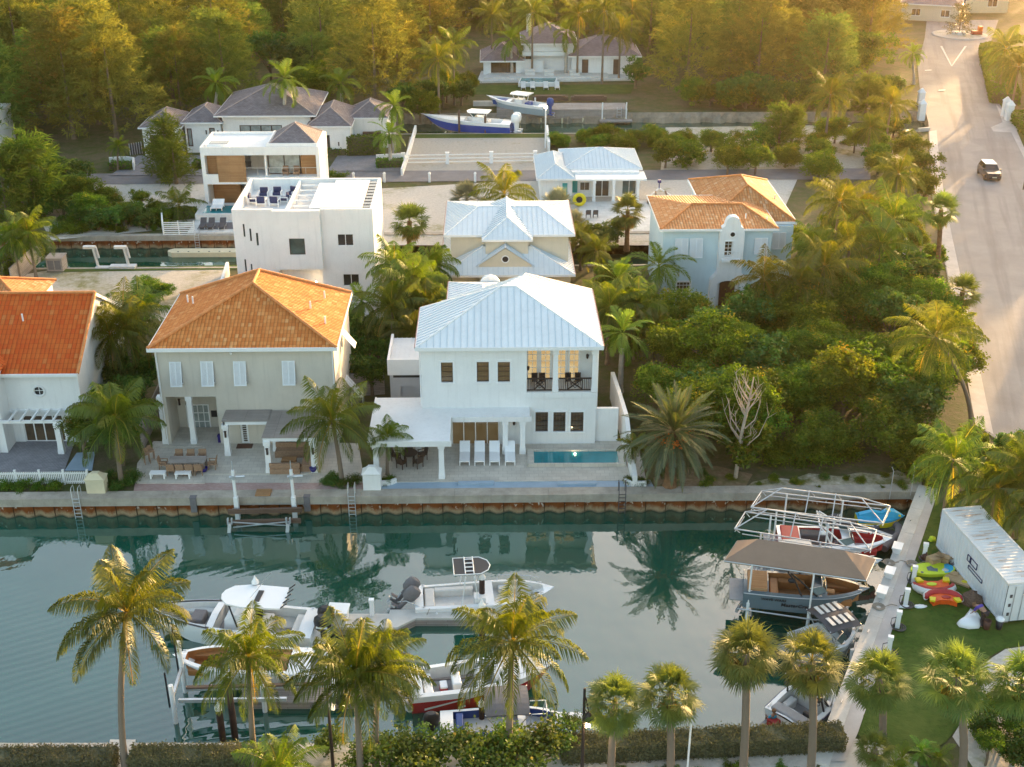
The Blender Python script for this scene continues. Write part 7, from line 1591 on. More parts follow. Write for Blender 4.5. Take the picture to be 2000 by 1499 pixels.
b=MB();b.loft([[(x,.06,zt-.02+d*.8),(x,WC_-.06,zt-.02+d*.8)] for x,d in pr],False,0,False,False).box(0,CL,-.02,.07,zt-.11,zt+.03).box(0,CL,WC_-.07,WC_+.02,zt-.11,zt+.03).box(-.03,.08,.07,WC_-.07,zt-.11,zt+.03).box(CL-.1,CL+.02,.07,WC_-.07,zt-.11,zt+.03);b.build('roof',M['controof'],o)
b=MB()
rr=random.Random(8)
for k in range(40):x=rr.uniform(.2,CL-.3);y=rr.uniform(.1,1.3);b.box(x,x+rr.uniform(.012,.045),y,y+rr.uniform(.5,1.05),zt+.034,zt+.036+.0001*k)
q=b.build('rust_streak',M['rust2'],o)
b=MB();b.box(CL,CL+.06,.03,WC_-.03,.1,zt-.12);d_=b.build('door',M['contw'],o)
b=MB()
for y in (.45,.95,1.5,2.0):b.tube([(CL+.1,y,.15),(CL+.1,y,zt-.15)],.025,6)
b.build('lock_rod',M['steel'],d_)
for k in range(3):b=MB();b.box(CL+.065,CL+.09,.2,.34,.5+k*.6,.7+k*.6);b.build('label_plate',M['dkgrey'],d_)
# blue outlined mark on the long side
b=MB()
def stroke(x0,z0,x1,z1,w=.05):b.obox((x0,-.03,z0),(x1,-.03,z1),.02,w,up=(0,1,0))
def outl(x0,x1,z0,z1):
    for a in ((x0,z0,x1,z0),(x0,z1,x1,z1),(x0,z0,x0,z1),(x1,z0,x1,z1)):stroke(*a)
mx=CL*.50;outl(mx-.1,mx+1.5,.95,1.15);outl(mx-.05,mx+.75,1.35,1.72);outl(mx-.35,mx+.05,1.35,1.72)
b.build('logo_mark',M['navyf'],o)
b=MB();b.box(.1,.7,.0,.5,-.16,0).box(CL-.6,CL-.1,0,.5,-.16,0).box(.1,.7,1.9,2.4,-.16,0).box(CL-.6,CL-.1,1.9,2.4,-.16,0);b.build('blocks',M['conc'],o)
def place3(px,py,z=.06):x,y=G(px,py,z);return (x,y,z)
# lime paddle inflatable
c=place3(1820,1116);o=thing('paddle_inflatable','lime green and blue oval inflatable board lying on the turf','inflatable',c,.05)
b=MB();pl=[(1.3*math.cos(k*PI/12)*(1 if math.cos(k*PI/12)<0 else 1.05),.62*math.sin(k*PI/12)) for k in range(24)];b.prism([p for p in pl],0,.2);b.build('body',M['lime'],o)
b=MB();b.prism([(.55,-.5),(.9,-.46),(1.2,-.2),(1.3,.15),(1.1,.4),(.85,.35)],.2,.215);b.build('blue_nose',M['cyan'],o);b=MB();b.prism([(-.35,-.2),(.2,-.35),(.3,-.05),(.1,.0),(.0,.25),(-.3,.15)],.2,.216);b.build('pad',M['gel_grey'],o)
b=MB();[b.lathe([(.09,.2),(.09,.213)],(x,y,0),8) for x,y in ((-1.,0),(-.85,.35),(-.75,-.35),(-1.05,-.2))];b.build('eyelet',M['gel_grey'],o)
def towable(label,px,py,rz,s,flip):
    c=place3(px,py);o=thing('towable_tube',label,'inflatable',c,rz);b=MB();
    path=[(1.15*s*math.cos(a*PI/9+PI*.97),.8*s*math.sin(a*PI/9+PI*.97),.2) for a in range(10)]
    b.tube(path,[.12,.2,.24,.25,.25,.25,.25,.24,.2,.12],10);f=b.build('rim_tube',M['vinyl'],o)
    b=MB();b.tube([(p[0]*.97,p[1]*.93+.02,p[2]+.06) for p in path],[.1,.17,.2,.22,.22,.22,.22,.2,.17,.1],10);b.build('red_tube',M['redv'],o)
    b=MB();b.prism([(p[0]*.78,p[1]*.72) for p in path]+[(.75*s,.45*s),(.3*s,.22*s),(-.3*s,.22*s),(-.75*s,.45*s)],.0,.3);b.build('seat_panel',M['orange'],o)
    for q in (-1,1):
        b=MB();b.prism([(q*.55*s,.1*s),(q*.95*s,.05*s),(q*1.0*s,.42*s),(q*.7*s,.5*s)][::q],.3,.42);b.build('yellow_wing',M['yellow'],o)
    b=MB();b.loft([[(.3*s*math.cos(k*PI/6)-.15,.16*s*math.sin(k*PI/6)-.1*s,z) for k in range(12)] for z in (.3,.34)]);b.build('emblem',M['lime'] if not flip else M['redv'],o);return o
towable('orange and red inflatable towable tube lying open on the turf',1822,1148,0,1.0,False);towable('smaller folded orange and yellow towable tube overlapping the larger one',1842,1177,PI*.98,.88,True)
# white cloth held by a bending person
c=place3(1893,1213);b=MB();rr=random.Random(4)
pl=[(-.75,-.55),(-.3,-.75),(.3,-.7),(.62,-.2),(.65,.35),(.35,.95),(.15,.6),(-.35,.05),(-.8,-.3)];n=len(pl)
rg=[[(x*s,y*s,z+(.05*math.sin(i*2.3) if z>.1 else 0)) for i,(x,y) in enumerate(pl)] for s,z in ((1.0,0),(1.02,.12),(.85,.3),(.45,.42))];b.loft(rg)
tag(b.build('folded_cover',M['gel'],None,(c[0],c[1],.06)),'white crumpled boat cover spread on the turf','cover')
def person(name,label,base,rz,J,E_,rad,segs,z=0.):
    """one continuous skinned body; J joints, E_ bones; segs: material by bone set through separate clothing meshes"""
    o=thing(name,label,'person',(base[0],base[1],z),rz)
    def skin(nm,idx,m,grow,edges):
        mp={k:i for i,k in enumerate(idx)};me=bpy.data.meshes.new(nm);me.from_pydata([J[k] for k in idx],[(mp[a],mp[b]) for a,b in edges],[]);q=link(nm,me,o)
        sk=q.modifiers.new('skin','SKIN');me.skin_vertices.new() if not me.skin_vertices else None
        for i,k in enumerate(idx):
            r=rad[k]+grow;me.skin_vertices[0].data[i].radius=(r,r)
        me.skin_vertices[0].data[0].use_root=True
        sk.use_smooth_shade=True;s=q.modifiers.new('sub','SUBSURF');s.levels=s.render_levels=1;me.materials.append(M[m]);return q
    skin('body',list(J),'skin',0,E_)
    for nm,idx,m,edges in segs:skin(nm,idx,m,.022,edges)
    return o
def fingers(J,E_,rad,h,d,side):
    d=Vector(d).normalized();s=Vector(side).normalized();w=Vector(J[h]);dn=d.cross(s).normalized()
    for k,(off,ln) in enumerate(((-.03,.07),(-.01,.085),(.012,.08),(.032,.06))):
        a=w+d*.08+s*off;b_=a+d*ln*.6+dn*.02;c=b_+d*ln*.3+dn*.04
        for q,p in ((0,a),(1,b_),(2,c)):J[f'{h}f{k}{q}']=tuple(p);rad[f'{h}f{k}{q}']=.010
        E_+= [(h,f'{h}f{k}0'),(f'{h}f{k}0',f'{h}f{k}1'),(f'{h}f{k}1',f'{h}f{k}2')]
    a=w+d*.03-s*.05;c=a+d*.05-s*.02;J[h+'t0']=tuple(a);J[h+'t1']=tuple(c);rad[h+'t0']=rad[h+'t1']=.011;E_+=[(h,h+'t0'),(h+'t0',h+'t1')]
# faces +x, bent forward at the hips
J={'pel':(0,0,.92),'spine':(.22,0,1.08),'chest':(.42,0,1.1),'neck':(.58,0,1.06),'head':(.70,0,1.0),'crown':(.80,0,.95),
 'hl':(0,.1,.88),'kl':(.06,.12,.48),'al':(-.06,.12,.08),'tl':(.14,.13,.03),'hr':(0,-.1,.88),'kr':(.16,-.13,.5),'ar':(.08,-.14,.08),'tr':(.28,-.15,.03),
 'sl':(.45,.19,1.08),'el':(.55,.24,.8),'wl':(.68,.18,.58),'sr':(.45,-.19,1.08),'er':(.56,-.24,.8),'wr':(.68,-.18,.56)}
rad={'pel':.14,'spine':.135,'chest':.145,'neck':.06,'head':.10,'crown':.085,'hl':.1,'kl':.065,'al':.045,'tl':.04,'hr':.1,'kr':.065,'ar':.045,'tr':.04,'sl':.065,'el':.045,'wl':.032,'sr':.065,'er':.045,'wr':.032}
EE=[('pel','spine'),('spine','chest'),('chest','neck'),('neck','head'),('head','crown'),('pel','hl'),('hl','kl'),('kl','al'),('al','tl'),('pel','hr'),('hr','kr'),('kr','ar'),('ar','tr'),('chest','sl'),('sl','el'),('el','wl'),('chest','sr'),('sr','er'),('er','wr')]
J0,R0_,E0=dict(J),dict(rad),list(EE)
for h,s in (('wl',(0,1,0)),('wr',(0,-1,0))):fingers(J,EE,rad,h,(.5,0,-.8),s)
cl=[('trousers',['pel','hl','kl','al','hr','kr','ar'],'trouser',[('pel','hl'),('hl','kl'),('kl','al'),('pel','hr'),('hr','kr'),('kr','ar')]),('shirt',['spine','chest','sl','sr','el','er'],'purple',[('spine','chest'),('chest','sl'),('chest','sr'),('sl','el'),('sr','er')])]
c=G(1919,1224,.06);t_=G(1893,1213,.06);pr_=person('person','person in a purple top and dark trousers bending over the white cover',c,math.atan2(t_[1]-c[1]+.4,t_[0]-c[0]),J,EE,rad,cl,.06)
def headbits(o,hp,f,hair):
    hp=Vector(hp);f=Vector(f).normalized();up=Vector((0,0,1))-f*f.z;up.normalize();s=f.cross(up)
    b=MB();c=hp+up*.035-f*.02;b.loft([[tuple(c+(s*math.cos(k*PI/5)+f*math.sin(k*PI/5))*r+up*z) for k in range(10)] for r,z in ((.115,-.02),(.118,.05),(.09,.1),(.03,.125))]);b.build('hair',M[hair],o)
    for q in (-1,1):b=MB();e=hp+f*.098+s*q*.036+up*.01;b.lathe([(.002,-.012),(.013,0),(.002,.012)],tuple(e),6);b.build('eye',M['black'],o)
    b=MB();e=hp+f*.1;b.tube([e+up*.01,e+f*.022-up*.02],[.008,.014],6);b.build('nose',M['skin'],o)
    b=MB();e=hp+f*.093-up*.05;b.tube([e-s*.025,e+f*.004,e+s*.025],.006,5);b.build('mouth',M['redv'],o)
    for q in (-1,1):b=MB();e=hp+s*q*.1;b.lathe([(.005,-.028),(.02,0),(.005,.028)],tuple(e),6);b.build('ear',M['skin'],o)
headbits(pr_,(.74,0,.98),(.75,0,-.65),'trunk_b')
# person on the stern platform of the near wake boat: sitting
J={'pel':(0,0,.1),'spine':(-.02,0,.3),'chest':(0,0,.48),'neck':(.02,0,.62),'head':(.05,0,.73),'crown':(.05,0,.83),'hl':(.05,.1,.1),'kl':(.45,.13,.14),'al':(.5,.12,-.28),'tl':(.62,.12,-.32),'hr':(.05,-.1,.1),'kr':(.44,-.13,.16),'ar':(.52,-.14,-.26),'tr':(.64,-.14,-.3),'sl':(0,.19,.52),'el':(.12,.24,.3),'wl':(.34,.16,.22),'sr':(0,-.19,.52),'er':(.12,-.24,.3),'wr':(.34,-.16,.24)}
EE=list(E0);rad=dict(R0_)
for h,s in (('wl',(0,1,0)),('wr',(0,-1,0))):fingers(J,EE,rad,h,(.8,0,-.2),s)
cl=[('shorts',['pel','hl','kl','hr','kr'],'trouser',[('pel','hl'),('hl','kl'),('pel','hr'),('hr','kr')]),('shirt',['spine','chest','sl','sr','el','er'],'cyan',[('spine','chest'),('chest','sl'),('chest','sr'),('sl','el'),('sr','er')])]
c=G(1510,1412,WZ+.45);q=person('person','person in a bright blue top sitting at the stern of the near wake boat',c,1.9,J,EE,rad,cl,WZ+.4);headbits(q,(.06,0,.75),(1,0,-.1),'trunk_b')
# clutter by the container
def carton(label,px,py,s,rz,flat=False):
    c=place3(px,py);o=thing('cardboard_box',label,'box',c,rz,'cardboard cartons by the container');b=MB();w,d,h=s;b.box(-w/2,w/2,-d/2,d/2,0,h);b.build('body',M['card'],o)
    if not flat:
        b=MB();b.obox((-w/2,-d/2,h),(-w/2-.12,-d/2-.05,h+.16),d*.02+.01,.02);b.mesh([(-w/2,-d/2,h),(w/2,-d/2,h),(w/2,-d/2-.22,h+.14),(-w/2,-d/2-.22,h+.14)],[(0,1,2,3),(3,2,1,0)]).mesh([(w/2,-d/2,h),(w/2,d/2,h),(w/2+.22,d/2,h+.1),(w/2+.22,-d/2,h+.1)],[(0,1,2,3),(3,2,1,0)]);b.build('flap',M['card'],o)
    return o
carton('open cardboard carton left of the pair beside the lime inflatable',1822,1102,(.7,.55,.5),.4);carton('open cardboard carton leaning right of the pair near the container',1841,1098,(.75,.5,.45),-.6);carton('flattened cardboard sheets against the container corner',1872,1134,(1.5,.9,.12),-.65,True);carton('small yellowish carton lying on the flattened sheets',1862,1124,(.5,.4,.18),-.5,True)
def heap(name,label,px,py,w,d,h,m,seed,cat='bundle',pos=None,knob=.25):
    """lumpy bundle"""
    rr=np.random.default_rng(seed);c=place3(px,py) if pos is None else pos;b=MB();nu,nv=12,6;f=rr.uniform(.75,1.2,(nv+1,nu))
    b.loft([[(w/2*math.cos(2*PI*k/nu)*math.cos(v*PI/2/nv)*f[v][k],d/2*math.sin(2*PI*k/nu)*math.cos(v*PI/2/nv)*f[v][k],h*math.sin(v*PI/2/nv)*f[v][k]) for k in range(nu)] for v in range(nv+1)]);return tag(b.build(name,M[m],None,c),label,cat)
heap('rope_bundle','dark brown tangle of ropes and gear beside the container',1897,1178,1.1,1.0,.75,'wood_dark',1);heap('hose_bundle','brown coil of hose beside the farthest power pedestal',1806,1094,.5,.5,.5,'door',2);heap('bag','grey bag of gear under the container side',1868,1108,.7,.5,.4,'cloth_grey',3,'bag');heap('life_vest','yellow life vest on the flattened cardboard',1884,1140,.5,.35,.2,'yellow',5,'life vest');heap('fender_bag','lime green drybag lying far along the turf',1820,1056,.45,.3,.3,'lime',6,'bag');heap('plastic_sheet','white crumpled plastic sheet near the orange inflatables',1798,1185,.75,.35,.08,'gel',7,'plastic sheet');heap('plastic_sheet','small white crumpled plastic sheet at the turf edge',1766,1186,.6,.3,.1,'gel',9,'plastic sheet')
heap('cloth_bundle','striped grey bundle of cloth beside the lime inflatable',1846,1120,.6,.4,.3,'vinyl',10)
for k,(px,py,m,h) in enumerate(((1926,1228,'door',.55),(1950,1228,'black',.6))):
    c=place3(px,py);o=thing('bucket',['dark red bucket standing on the turf behind the bending person','black bin with a white lid near the container corner'][k],'bucket',c);b=MB();b.lathe([(.16,0),(.22,h),(.19,h),(.14,.06)],(0,0,0),14);b.build('body',M[m],o)
    if k:b=MB();b.lathe([(.24,h),(.24,h+.12),(.1,h+.16)],(0,0,0),14);b.build('lid',M['gel'],o)
# street lamps in the foreground
def streetlamp(label,px,py,lx,ly,top,group=None):
    x,y=G(px,py);z=V(px,top,y)[1];o=thing('street_lamp',label,'street lamp',(x,y,0));b=MB();b.tube([(0,0,0),(0,0,z)],[.09,.06],8);b.build('pole',M['iron'],o)
    hx,hz=V(lx,ly,y);hx-=x;b=MB();b.tube([(0,0,z-.35),(hx*.4,-.1,z-.55),(hx,-.15,hz+.35)],.035,6).tube([(0,0,z-1.1),(hx*.9,-.15,hz+.3)],.025,6);b.build('arm',M['iron'],o)
    b=MB();b.lathe([(.04,.38),(.16,.26),(.27,.02),(.27,-.04),(.2,-.04)],(hx,-.15,hz),14);f=b.build('shade',M['iron'],o);b=MB();b.lathe([(.03,-.22),(.15,-.16),(.19,-.04),(.1,-.03)],(hx,-.15,hz),12);b.build('bulb',M['lamp'],f)
    l=bpy.data.lights.new('lamp','POINT');l.energy=18;l.color=(1,.72,.42);l.shadow_soft_size=.15;lo=bpy.data.objects.new('glow',l);COL.objects.link(lo);lo.parent=o;lo.location=(hx,-.15,hz-.4)
    b=MB();b.box(.06,.3,-.12,.02,hz-.55,hz-.2);b.build('control_box',M['gel'],o)
streetlamp('black street lamp with a lit bell-shaped shade before the hedge, by the seagrape',1136,1530,1149,1400,1345);streetlamp('black street lamp with a lit shade behind the coconut palm fronds',651,1500,668,1366,1345)
x,y=G(1341,1520);z=V(1343,1380,y)[1];o=thing('marker_pole','thin white pole standing before the hedge between two fan palms','pole',(x,y,0));b=MB();b.tube([(0,0,0),(0,0,z)],.05,8);b.build('pole',M['white2'],o);b=MB();b.lathe([(.08,0),(.08,.08),(.02,.12)],(0,0,z),8);b.build('cap',M['white2'],o)
for k,(px,py,h) in enumerate(((1737,975,2.4),(1778,968,2.4))):
    x,y=G(px,py);o=thing('fence_post',['left','right'][k]+' thin cranked steel fence post at the seawall corner','post',(x,y,0),0,'cranked fence posts');b=MB();b.tube([(0,0,0),(0,0,h-.3),(-.15,0,h)],.03,6);b.build('post',M['steel'],o)
for k,(px,py) in enumerate(((1781,1103),(1736,1101),(1716,1187))):
    c=G(px,py,.11);b=MB()
    for q in range(4):r=.16+.06*q;b.tube([(r*math.cos(a*PI/7),r*math.sin(a*PI/7),.03+.015*q) for a in range(15)],.028,5)
    b.tube([(.3,0,.03),(.8,.25,.03),(1.1,.1,.03)],.026,5);tag(b.build('rope_coil',M['rope'],None,(c[0],c[1],.12)),['brown rope coil on the walkway beside the farthest pedestal','brown rope coil on the quay beside the brown canopy box','brown rope coil on the quay below the third white box'][k],'rope')
# ================================================================= planting
def at(px,py,bx=None,by=None,h=None):
    """crown pixel + trunk-foot pixel -> foot point, crown height, lean"""
    if bx is not None:
        x,y=G(bx,by);X,z=V(px,py,y);return (x,y),z,(round(X-x,2),0)
    x,y=G(px,py,h);return (x,y),h,(0,0)
def cp(label,px,py,bx=None,by=None,h=None,k=0,sc=1.,kind='coco',cr=None,name='coconut_palm',group=None,rz=None,flat=1.):
    b,hh,le=at(px,py,bx,by,h);hh-=(1.1 if kind=='royal' else 0)
    return palm(name,label,b,hh,(cr or PC)[k%len(cr or PC)],sc,kind,le,group,rz,flat=flat)
# foreground coconuts and fan palms
cp('tall coconut palm with a slim trunk standing in the gap between the clipped hedges',247,1197,246,1500,k=0,sc=1.0)
cp('coconut palm whose crown hides the middle of the tan-seated bowrider',485,1285,500,1512,k=1,sc=.86)
cp('coconut palm with long drooping fronds before the lower dock, left of the seagrape',695,1318,706,1530,k=2,sc=1.03)
cp('coconut palm just behind the one left of the seagrape, its crown half covered',742,1300,735,1500,k=3,sc=.8)
cp('coconut palm with gold-lit fronds rising from the seagrape in front of the red boat',1000,1255,994,1490,k=1,sc=1.05)
cp('young coconut palm whose upper fronds just enter the bottom edge',545,1505,545,1560,k=3,sc=.75)
FPL=[(1200,1372,1192,1525,.86,'leftmost fan palm, beside the lit street lamp'),(1308,1352,1308,1530,.92,'fan palm beside the thin white marker pole'),(1457,1275,1448,1540,1.0,'tall fan palm in front of the brown canopy posts'),(1585,1292,1580,1535,1.0,'fan palm in front of the dark striped bimini by the quay'),(1716,1325,1722,1440,.95,'fan palm on the turf beside the quay walkway'),(1868,1322,1876,1530,1.06,'fan palm with a pale trunk in the middle of the turf'),(1995,1335,2005,1540,1.0,'fan palm cut by the right edge of the photo'),(1708,1462,1712,1502,.6,'low young fan palm at the near end of the walkway')]
for k,(a,b_,c,d_,s,l) in enumerate(FPL):cp(l,a,b_,c,d_,k=k,sc=s,kind='fan',cr=SC,name='fan_palm')
for k,(px,py) in enumerate(((1760,1490),(1800,1478),(1830,1488),(1745,1505))):
    c=G(px,py);o=thing('cycad',['spiky cycad','broad cycad','right-hand cycad','low cycad'][k]+' at the near edge of the turf, '+['left of centre','centre, tallest','by the pale palm trunk','lowest in the photo'][k],'cycad',(c[0],c[1],.1));link('fronds',RC[k%2],o,(0,0,.15),k,.32)
# right-hand coconuts behind the container
for k,(px,py,h,s,l) in enumerate(((1862,898,4.2,.95,'coconut palm at the road edge behind the container, leftmost of the clump'),(1948,955,3.6,.95,'coconut palm with arching fronds directly behind the container'),(2010,915,5.,.95,'tall coconut palm of the clump at the right edge'),(2060,990,4.4,.95,'coconut palm outside the right edge beyond the container roof'))):cp(l,px,py,h=h,k=k,sc=s,cr=PF if k==0 else PC)
# canal houses
cp('large coconut palm in the planter between the red-roofed and tan houses',225,818,238,948,k=2,sc=1.05)
cp('coconut palm leaning in front of the right corner of the tan house',648,822,668,945,k=0,sc=1.0)
cp('small dark coconut palm beside the white porch column',757,853,757,930,k=1,sc=.52)
cp('thin drooping palm beside the turquoise pool and the stepped wall',1234,872,1236,928,k=3,sc=.36)
cp('great date palm with orange fruit clusters beside the stepped white wall',1316,842,1308,952,kind='date',cr=[DC],sc=.98,name='date_palm')
b_,hh,_=at(1316,842,1308,952);fo=bpy.data.objects['date_palm']
for k in range(6):
    a=3.6+k*.55;b=MB();rr=random.Random(k)
    for q in range(26):b.lathe([(.01,-.07),(.07,0),(.01,.07)],(rr.gauss(0,.17),rr.gauss(0,.17),rr.gauss(0,.22)),5)
    f=b.build('fruit_cluster',M['date_fruit'],fo,(.95*math.cos(a),.95*math.sin(a),hh-.35))
for k,(px,py,h,s,l,cr) in enumerate(((245,640,6.,1.05,'yellow-green coconut palm beside the red gable, front of its pair',PF),(215,655,5.6,.9,'coconut palm tight against the red-roofed gable wall',PC),(275,610,5.5,.85,'coconut palm nearer the sand lot behind the red gable',PF),
 (802,555,5.5,1.05,'coconut palm in the clump between the white block and the beige house, front one',PC),(765,600,4.6,.95,'dark coconut palm low beside the white block corner',PC),(830,600,4.2,.95,'coconut palm beside the white metal roof, in the middle clump',PC),(770,520,6.,.85,'coconut palm high in the middle clump by the white block',PF),(845,520,4.5,.85,'coconut palm against the beige house wall',PC),(810,650,3.6,.8,'low coconut palm above the grey annexe',PC),
 (985,380,5.2,1.15,'broad yellowish palm rising behind the beige house ridge',PF),(1135,470,3.,.75,'coconut palm right of the beige house by the canal wall',PC),(1165,490,3.,.7,'coconut palm between the beige house and the tall skirted fan palm',PC),
 (1190,600,5.,.9,'dark drooping coconut palm right of the white metal roof',PC),(1245,600,4.6,1.0,'dark coconut palm with long hanging fronds before the blue house corner',PC),(1280,650,3.4,.8,'coconut palm low above the driveway patch',PC),
 (1492,545,5.8999999999999995,.85,'coconut palm directly in front of the blue house, right of its door',PF),(1560,555,5.7,.9,'coconut palm right of the blue house front',PF),(1610,520,6.3,.95,'coconut palm beyond the blue house corner',PF),(1590,480,5.8999999999999995,.8,'coconut palm close against the blue house side wall',PF),
 (1640,395,7.8999999999999995,1.0,'tall coconut palm above the tile roof, toward the wide road',PF),(1745,430,6.8999999999999995,1.1,'coconut palm with arching fronds left of the tall skirted palm by the road',PF),(1660,480,6.3,1.0,'coconut palm in the middle of the roadside clump',PF),(1720,480,5.8999999999999995,1.0,'coconut palm by the white lamp pedestal',PF),(1690,410,6.3,.9,'coconut palm behind the roadside clump',PF),(1755,340,6.3,.9,'coconut palm near the pavement above the roadside clump',PF),
 (55,455,4.5,.95,'coconut palm at the left end of the second canal wall',PC),(25,470,4.,.8,'coconut palm at the far left by the hedge',PC),(30,320,6.,1.0,'coconut palm behind the left green casuarina',PC),
 (1622,185,7.,1.15,'gold-lit coconut palm standing tall above the scrub left of the wide road',PF),(1740,205,5.,1.0,'coconut palm beside the left gate piers',PF),(1700,250,4.,.8,'coconut palm in the scrub short of the gate piers',PF),
 (855,115,8.5,1.1,'coconut palm left of the far villa, nearer the canal',PF),(885,90,8.5,1.05,'coconut palm left of the far villa, behind the nearer one',PF),(1212,62,7.5,1.1,'coconut palm leaning over the right roof of the far villa',PF),(1040,25,10,1.1,'coconut palm above the far villa chimney',PF),(1130,28,10,1.1,'coconut palm right of the far villa ridge',PF),(1180,22,11,1.1,'coconut palm before the glimpsed white house at the top',PF),(1235,20,9,1.1,'coconut palm at the top edge right of the glimpsed white house',PF),(960,30,9,1.05,'coconut palm right of the gambrel-roofed house',PF),
 (1965,95,7.,1.3,'palm leaning over the wide road verge by the roundabout',PF),(1990,130,7.,1.2,'palm at the right edge above the gate piers',PF))):
    cp(l,px,py,h=h,k=k,sc=s,cr=cr)
cp('curved coconut palm leaning out over the pavement edge of the wide road',1828,660,1895,840,k=1,sc=1.0,cr=PF)
cp('yellowish coconut palm beside the terrace wall of the timber-screened house',350,402,350,425,k=2,sc=.85,cr=PF)
cp('small thin palm in the kerbed bed by the curved entrance wall',231,286,231,335,k=1,sc=.5,cr=PC)
for k,(px,py,bx,by,s,l) in enumerate(((422,163,421,250,1.05,'royal palm left of the main grey ridge'),(556,155,556,290,1.2,'tallest royal palm, in front of the main grey ridge'),(666,165,669,240,1.1,'royal palm behind the right-hand pavilions'),(770,208,770,300,.95,'royal palm beside the gravel lot wall, rear one'),(760,262,763,328,.85,'royal palm in the kerbed hedge bed by the road'),(998,78,1000,150,1.15,'royal palm left of the far villa glazed doors'),(1106,62,1105,150,1.15,'royal palm right of the far villa glazed doors'),(1783,105,1784,165,.8,'small royal palm at the left kerb of the wide road'))):
    cp(l,px,py,bx,by,k=k,sc=s,kind='royal',cr=RC,name='royal_palm')
for k,(px,py,h,s,l) in enumerate(((706,590,4.2,.75,'slender bright royal palm beside the tan roof corner'),(1287,520,4.5,1.0,'bright green royal palm left of the blue house'),(1207,548,5.2,.95,'slim sunlit royal palm right of the white metal roof'),(1216,650,5.,.85,'slim pale-trunked royal palm by the stepped wall'))):cp(l,px,py,h=h,k=k,sc=s,kind='royal',cr=RC,name='royal_palm')
for k,(px,py,bx,by,s,l) in enumerate(((800,432,800,520,1.12,'skirted fan palm beside the white block, above the middle clump'),(1226,412,1224,485,1.05,'tall skirted fan palm before the small white house terrace'),(1838,410,1826,552,1.0,'tall skirted fan palm at the pavement of the wide road'),(1880,570,1868,650,.95,'skirted fan palm overlapping the wide road'))):
    cp(l,px,py,bx,by,k=k,sc=s,kind='wash',cr=WC,name='fan_palm')
for k,(px,py,h,s,l) in enumerate(((912,388,3.2,1.0,'silver fan palm behind the beige house, left of the yellowish palm'),(1090,400,2.8,.95,'silver fan palm behind the beige house, right of the yellowish palm'),(1120,440,2.4,.8,'smaller silver fan palm beside the beige house roof corner'))):cp(l,px,py,h=h,k=k,sc=s,kind='fan',cr=BC,name='silver_palm')
# hedges
hy=44.8
hedge('hedge','olive clipped hedge along the near bank, left of the tall coconut palm',(-26,hy),(G(240,1470)[0],hy),1.1,.95,'hedge_o',0,430,.055)
hedge('hedge','olive clipped hedge along the near bank, right of the tall coconut palm',(G(270,1470)[0],hy),(G(575,1470)[0],hy),1.1,.95,'hedge_o',0,430,.055)
hedge('hedge','long olive clipped hedge behind the fan palms, ending at the quay walkway',(G(1105,1478)[0]-.2,45.15),(G(1640,1447)[0],45.75),1.15,1.0,'hedge_o',0,430,.055)
hedge('hedge','tall bright green hedge along the board fence at the left sand lot',G(-5,560),G(78,497),2.0,2.2,'hedge',0,60,.12)
hedge('hedge','tall square hedge under the right pavilion of the cream villa',G(680,304),G(748,302),1.6,2.4,'hedge',0,40,.14)
hedge('hedge','low hedge in the kerbed bed by the road',G(736,328),G(787,326),1.4,1.0,'hedge',0,40,.13);hedge('hedge','low hedge before the narrow pavilion door',G(640,305),G(678,304),.9,.9,'hedge',0,40,.13)
hedge('hedge','low dark hedge behind the curved entrance wall',G(216,331),G(260,331),1.4,.9,'hedge',0,40,.13);hedge('hedge','low hedge left of the villa gate',G(380,330),G(396,330),1.2,1.,'hedge',0,40,.13)
hedge('hedge','green hedge behind the white slatted fence',G(335,428),G(385,424),1.6,1.0,'hedge',0,50,.12)
hedge('hedge','clipped verge hedge on the right of the wide road',G(1935,105),G(1962,205),4.0,1.6,'hedge',0,25,.18)
hedge('hedge','verge hedge at the right edge beside the gate piers',G(1992,235),G(2080,330),3.0,1.4,'hedge',0,25,.18)
# scattered planting
VR.seed(11);PR=random.Random(21)
def inpoly(p,poly):
    c=False;n=len(poly)
    for i in range(n):
        a,b=poly[i],poly[i-1]
        if (a[1]>p[1])!=(b[1]>p[1]) and p[0]<(b[0]-a[0])*(p[1]-a[1])/(b[1]-a[1])+a[0]:c=not c
    return c
def scatter(poly,sp,jit=.35,rnd=PR):
    xs=[p[0] for p in poly];ys=[p[1] for p in poly];out=[];y=min(ys);r=0
    while y<max(ys):
        x=min(xs)+(sp/2 if r%2 else 0)
        while x<max(xs):
            p=(x+rnd.uniform(-jit,jit)*sp,y+rnd.uniform(-jit,jit)*sp)
            if inpoly(p,poly):out.append(p)
            x+=sp
        y+=sp*.87;r+=1
    return out
GP=lambda L:[G(*p) for p in L]
BOX=[(-46,-12,150,167),(-3,26,196,211),(5,18,130,145),(14,29,100,120),(-4.6,8,100,116),(-32.5,-18,120,138),(-23,-9.5,98,111)]
def free(p,m=.5):return not any(a-m<p[0]<b+m and c-m<p[1]<d+m for a,b,c,d in BOX)
# thicket on the empty lot
th=GP([(1275,930),(1455,925),(1500,905),(1700,905),(1762,885),(1875,840),(1862,700),(1830,590),(1560,620),(1385,625),(1330,690),(1290,760)])
for i,p in enumerate(scatter(th,3.45,.42)):
    tree('broadleaf_tree','leafy green tree in the thicket filling the empty lot beside the blue house',p,PR.uniform(2.2,4.2),BL[PR.choice((0,1,2,3,5,6,0,2))],PR.uniform(.75,1.1),'trees of the thicket',rad=.13)
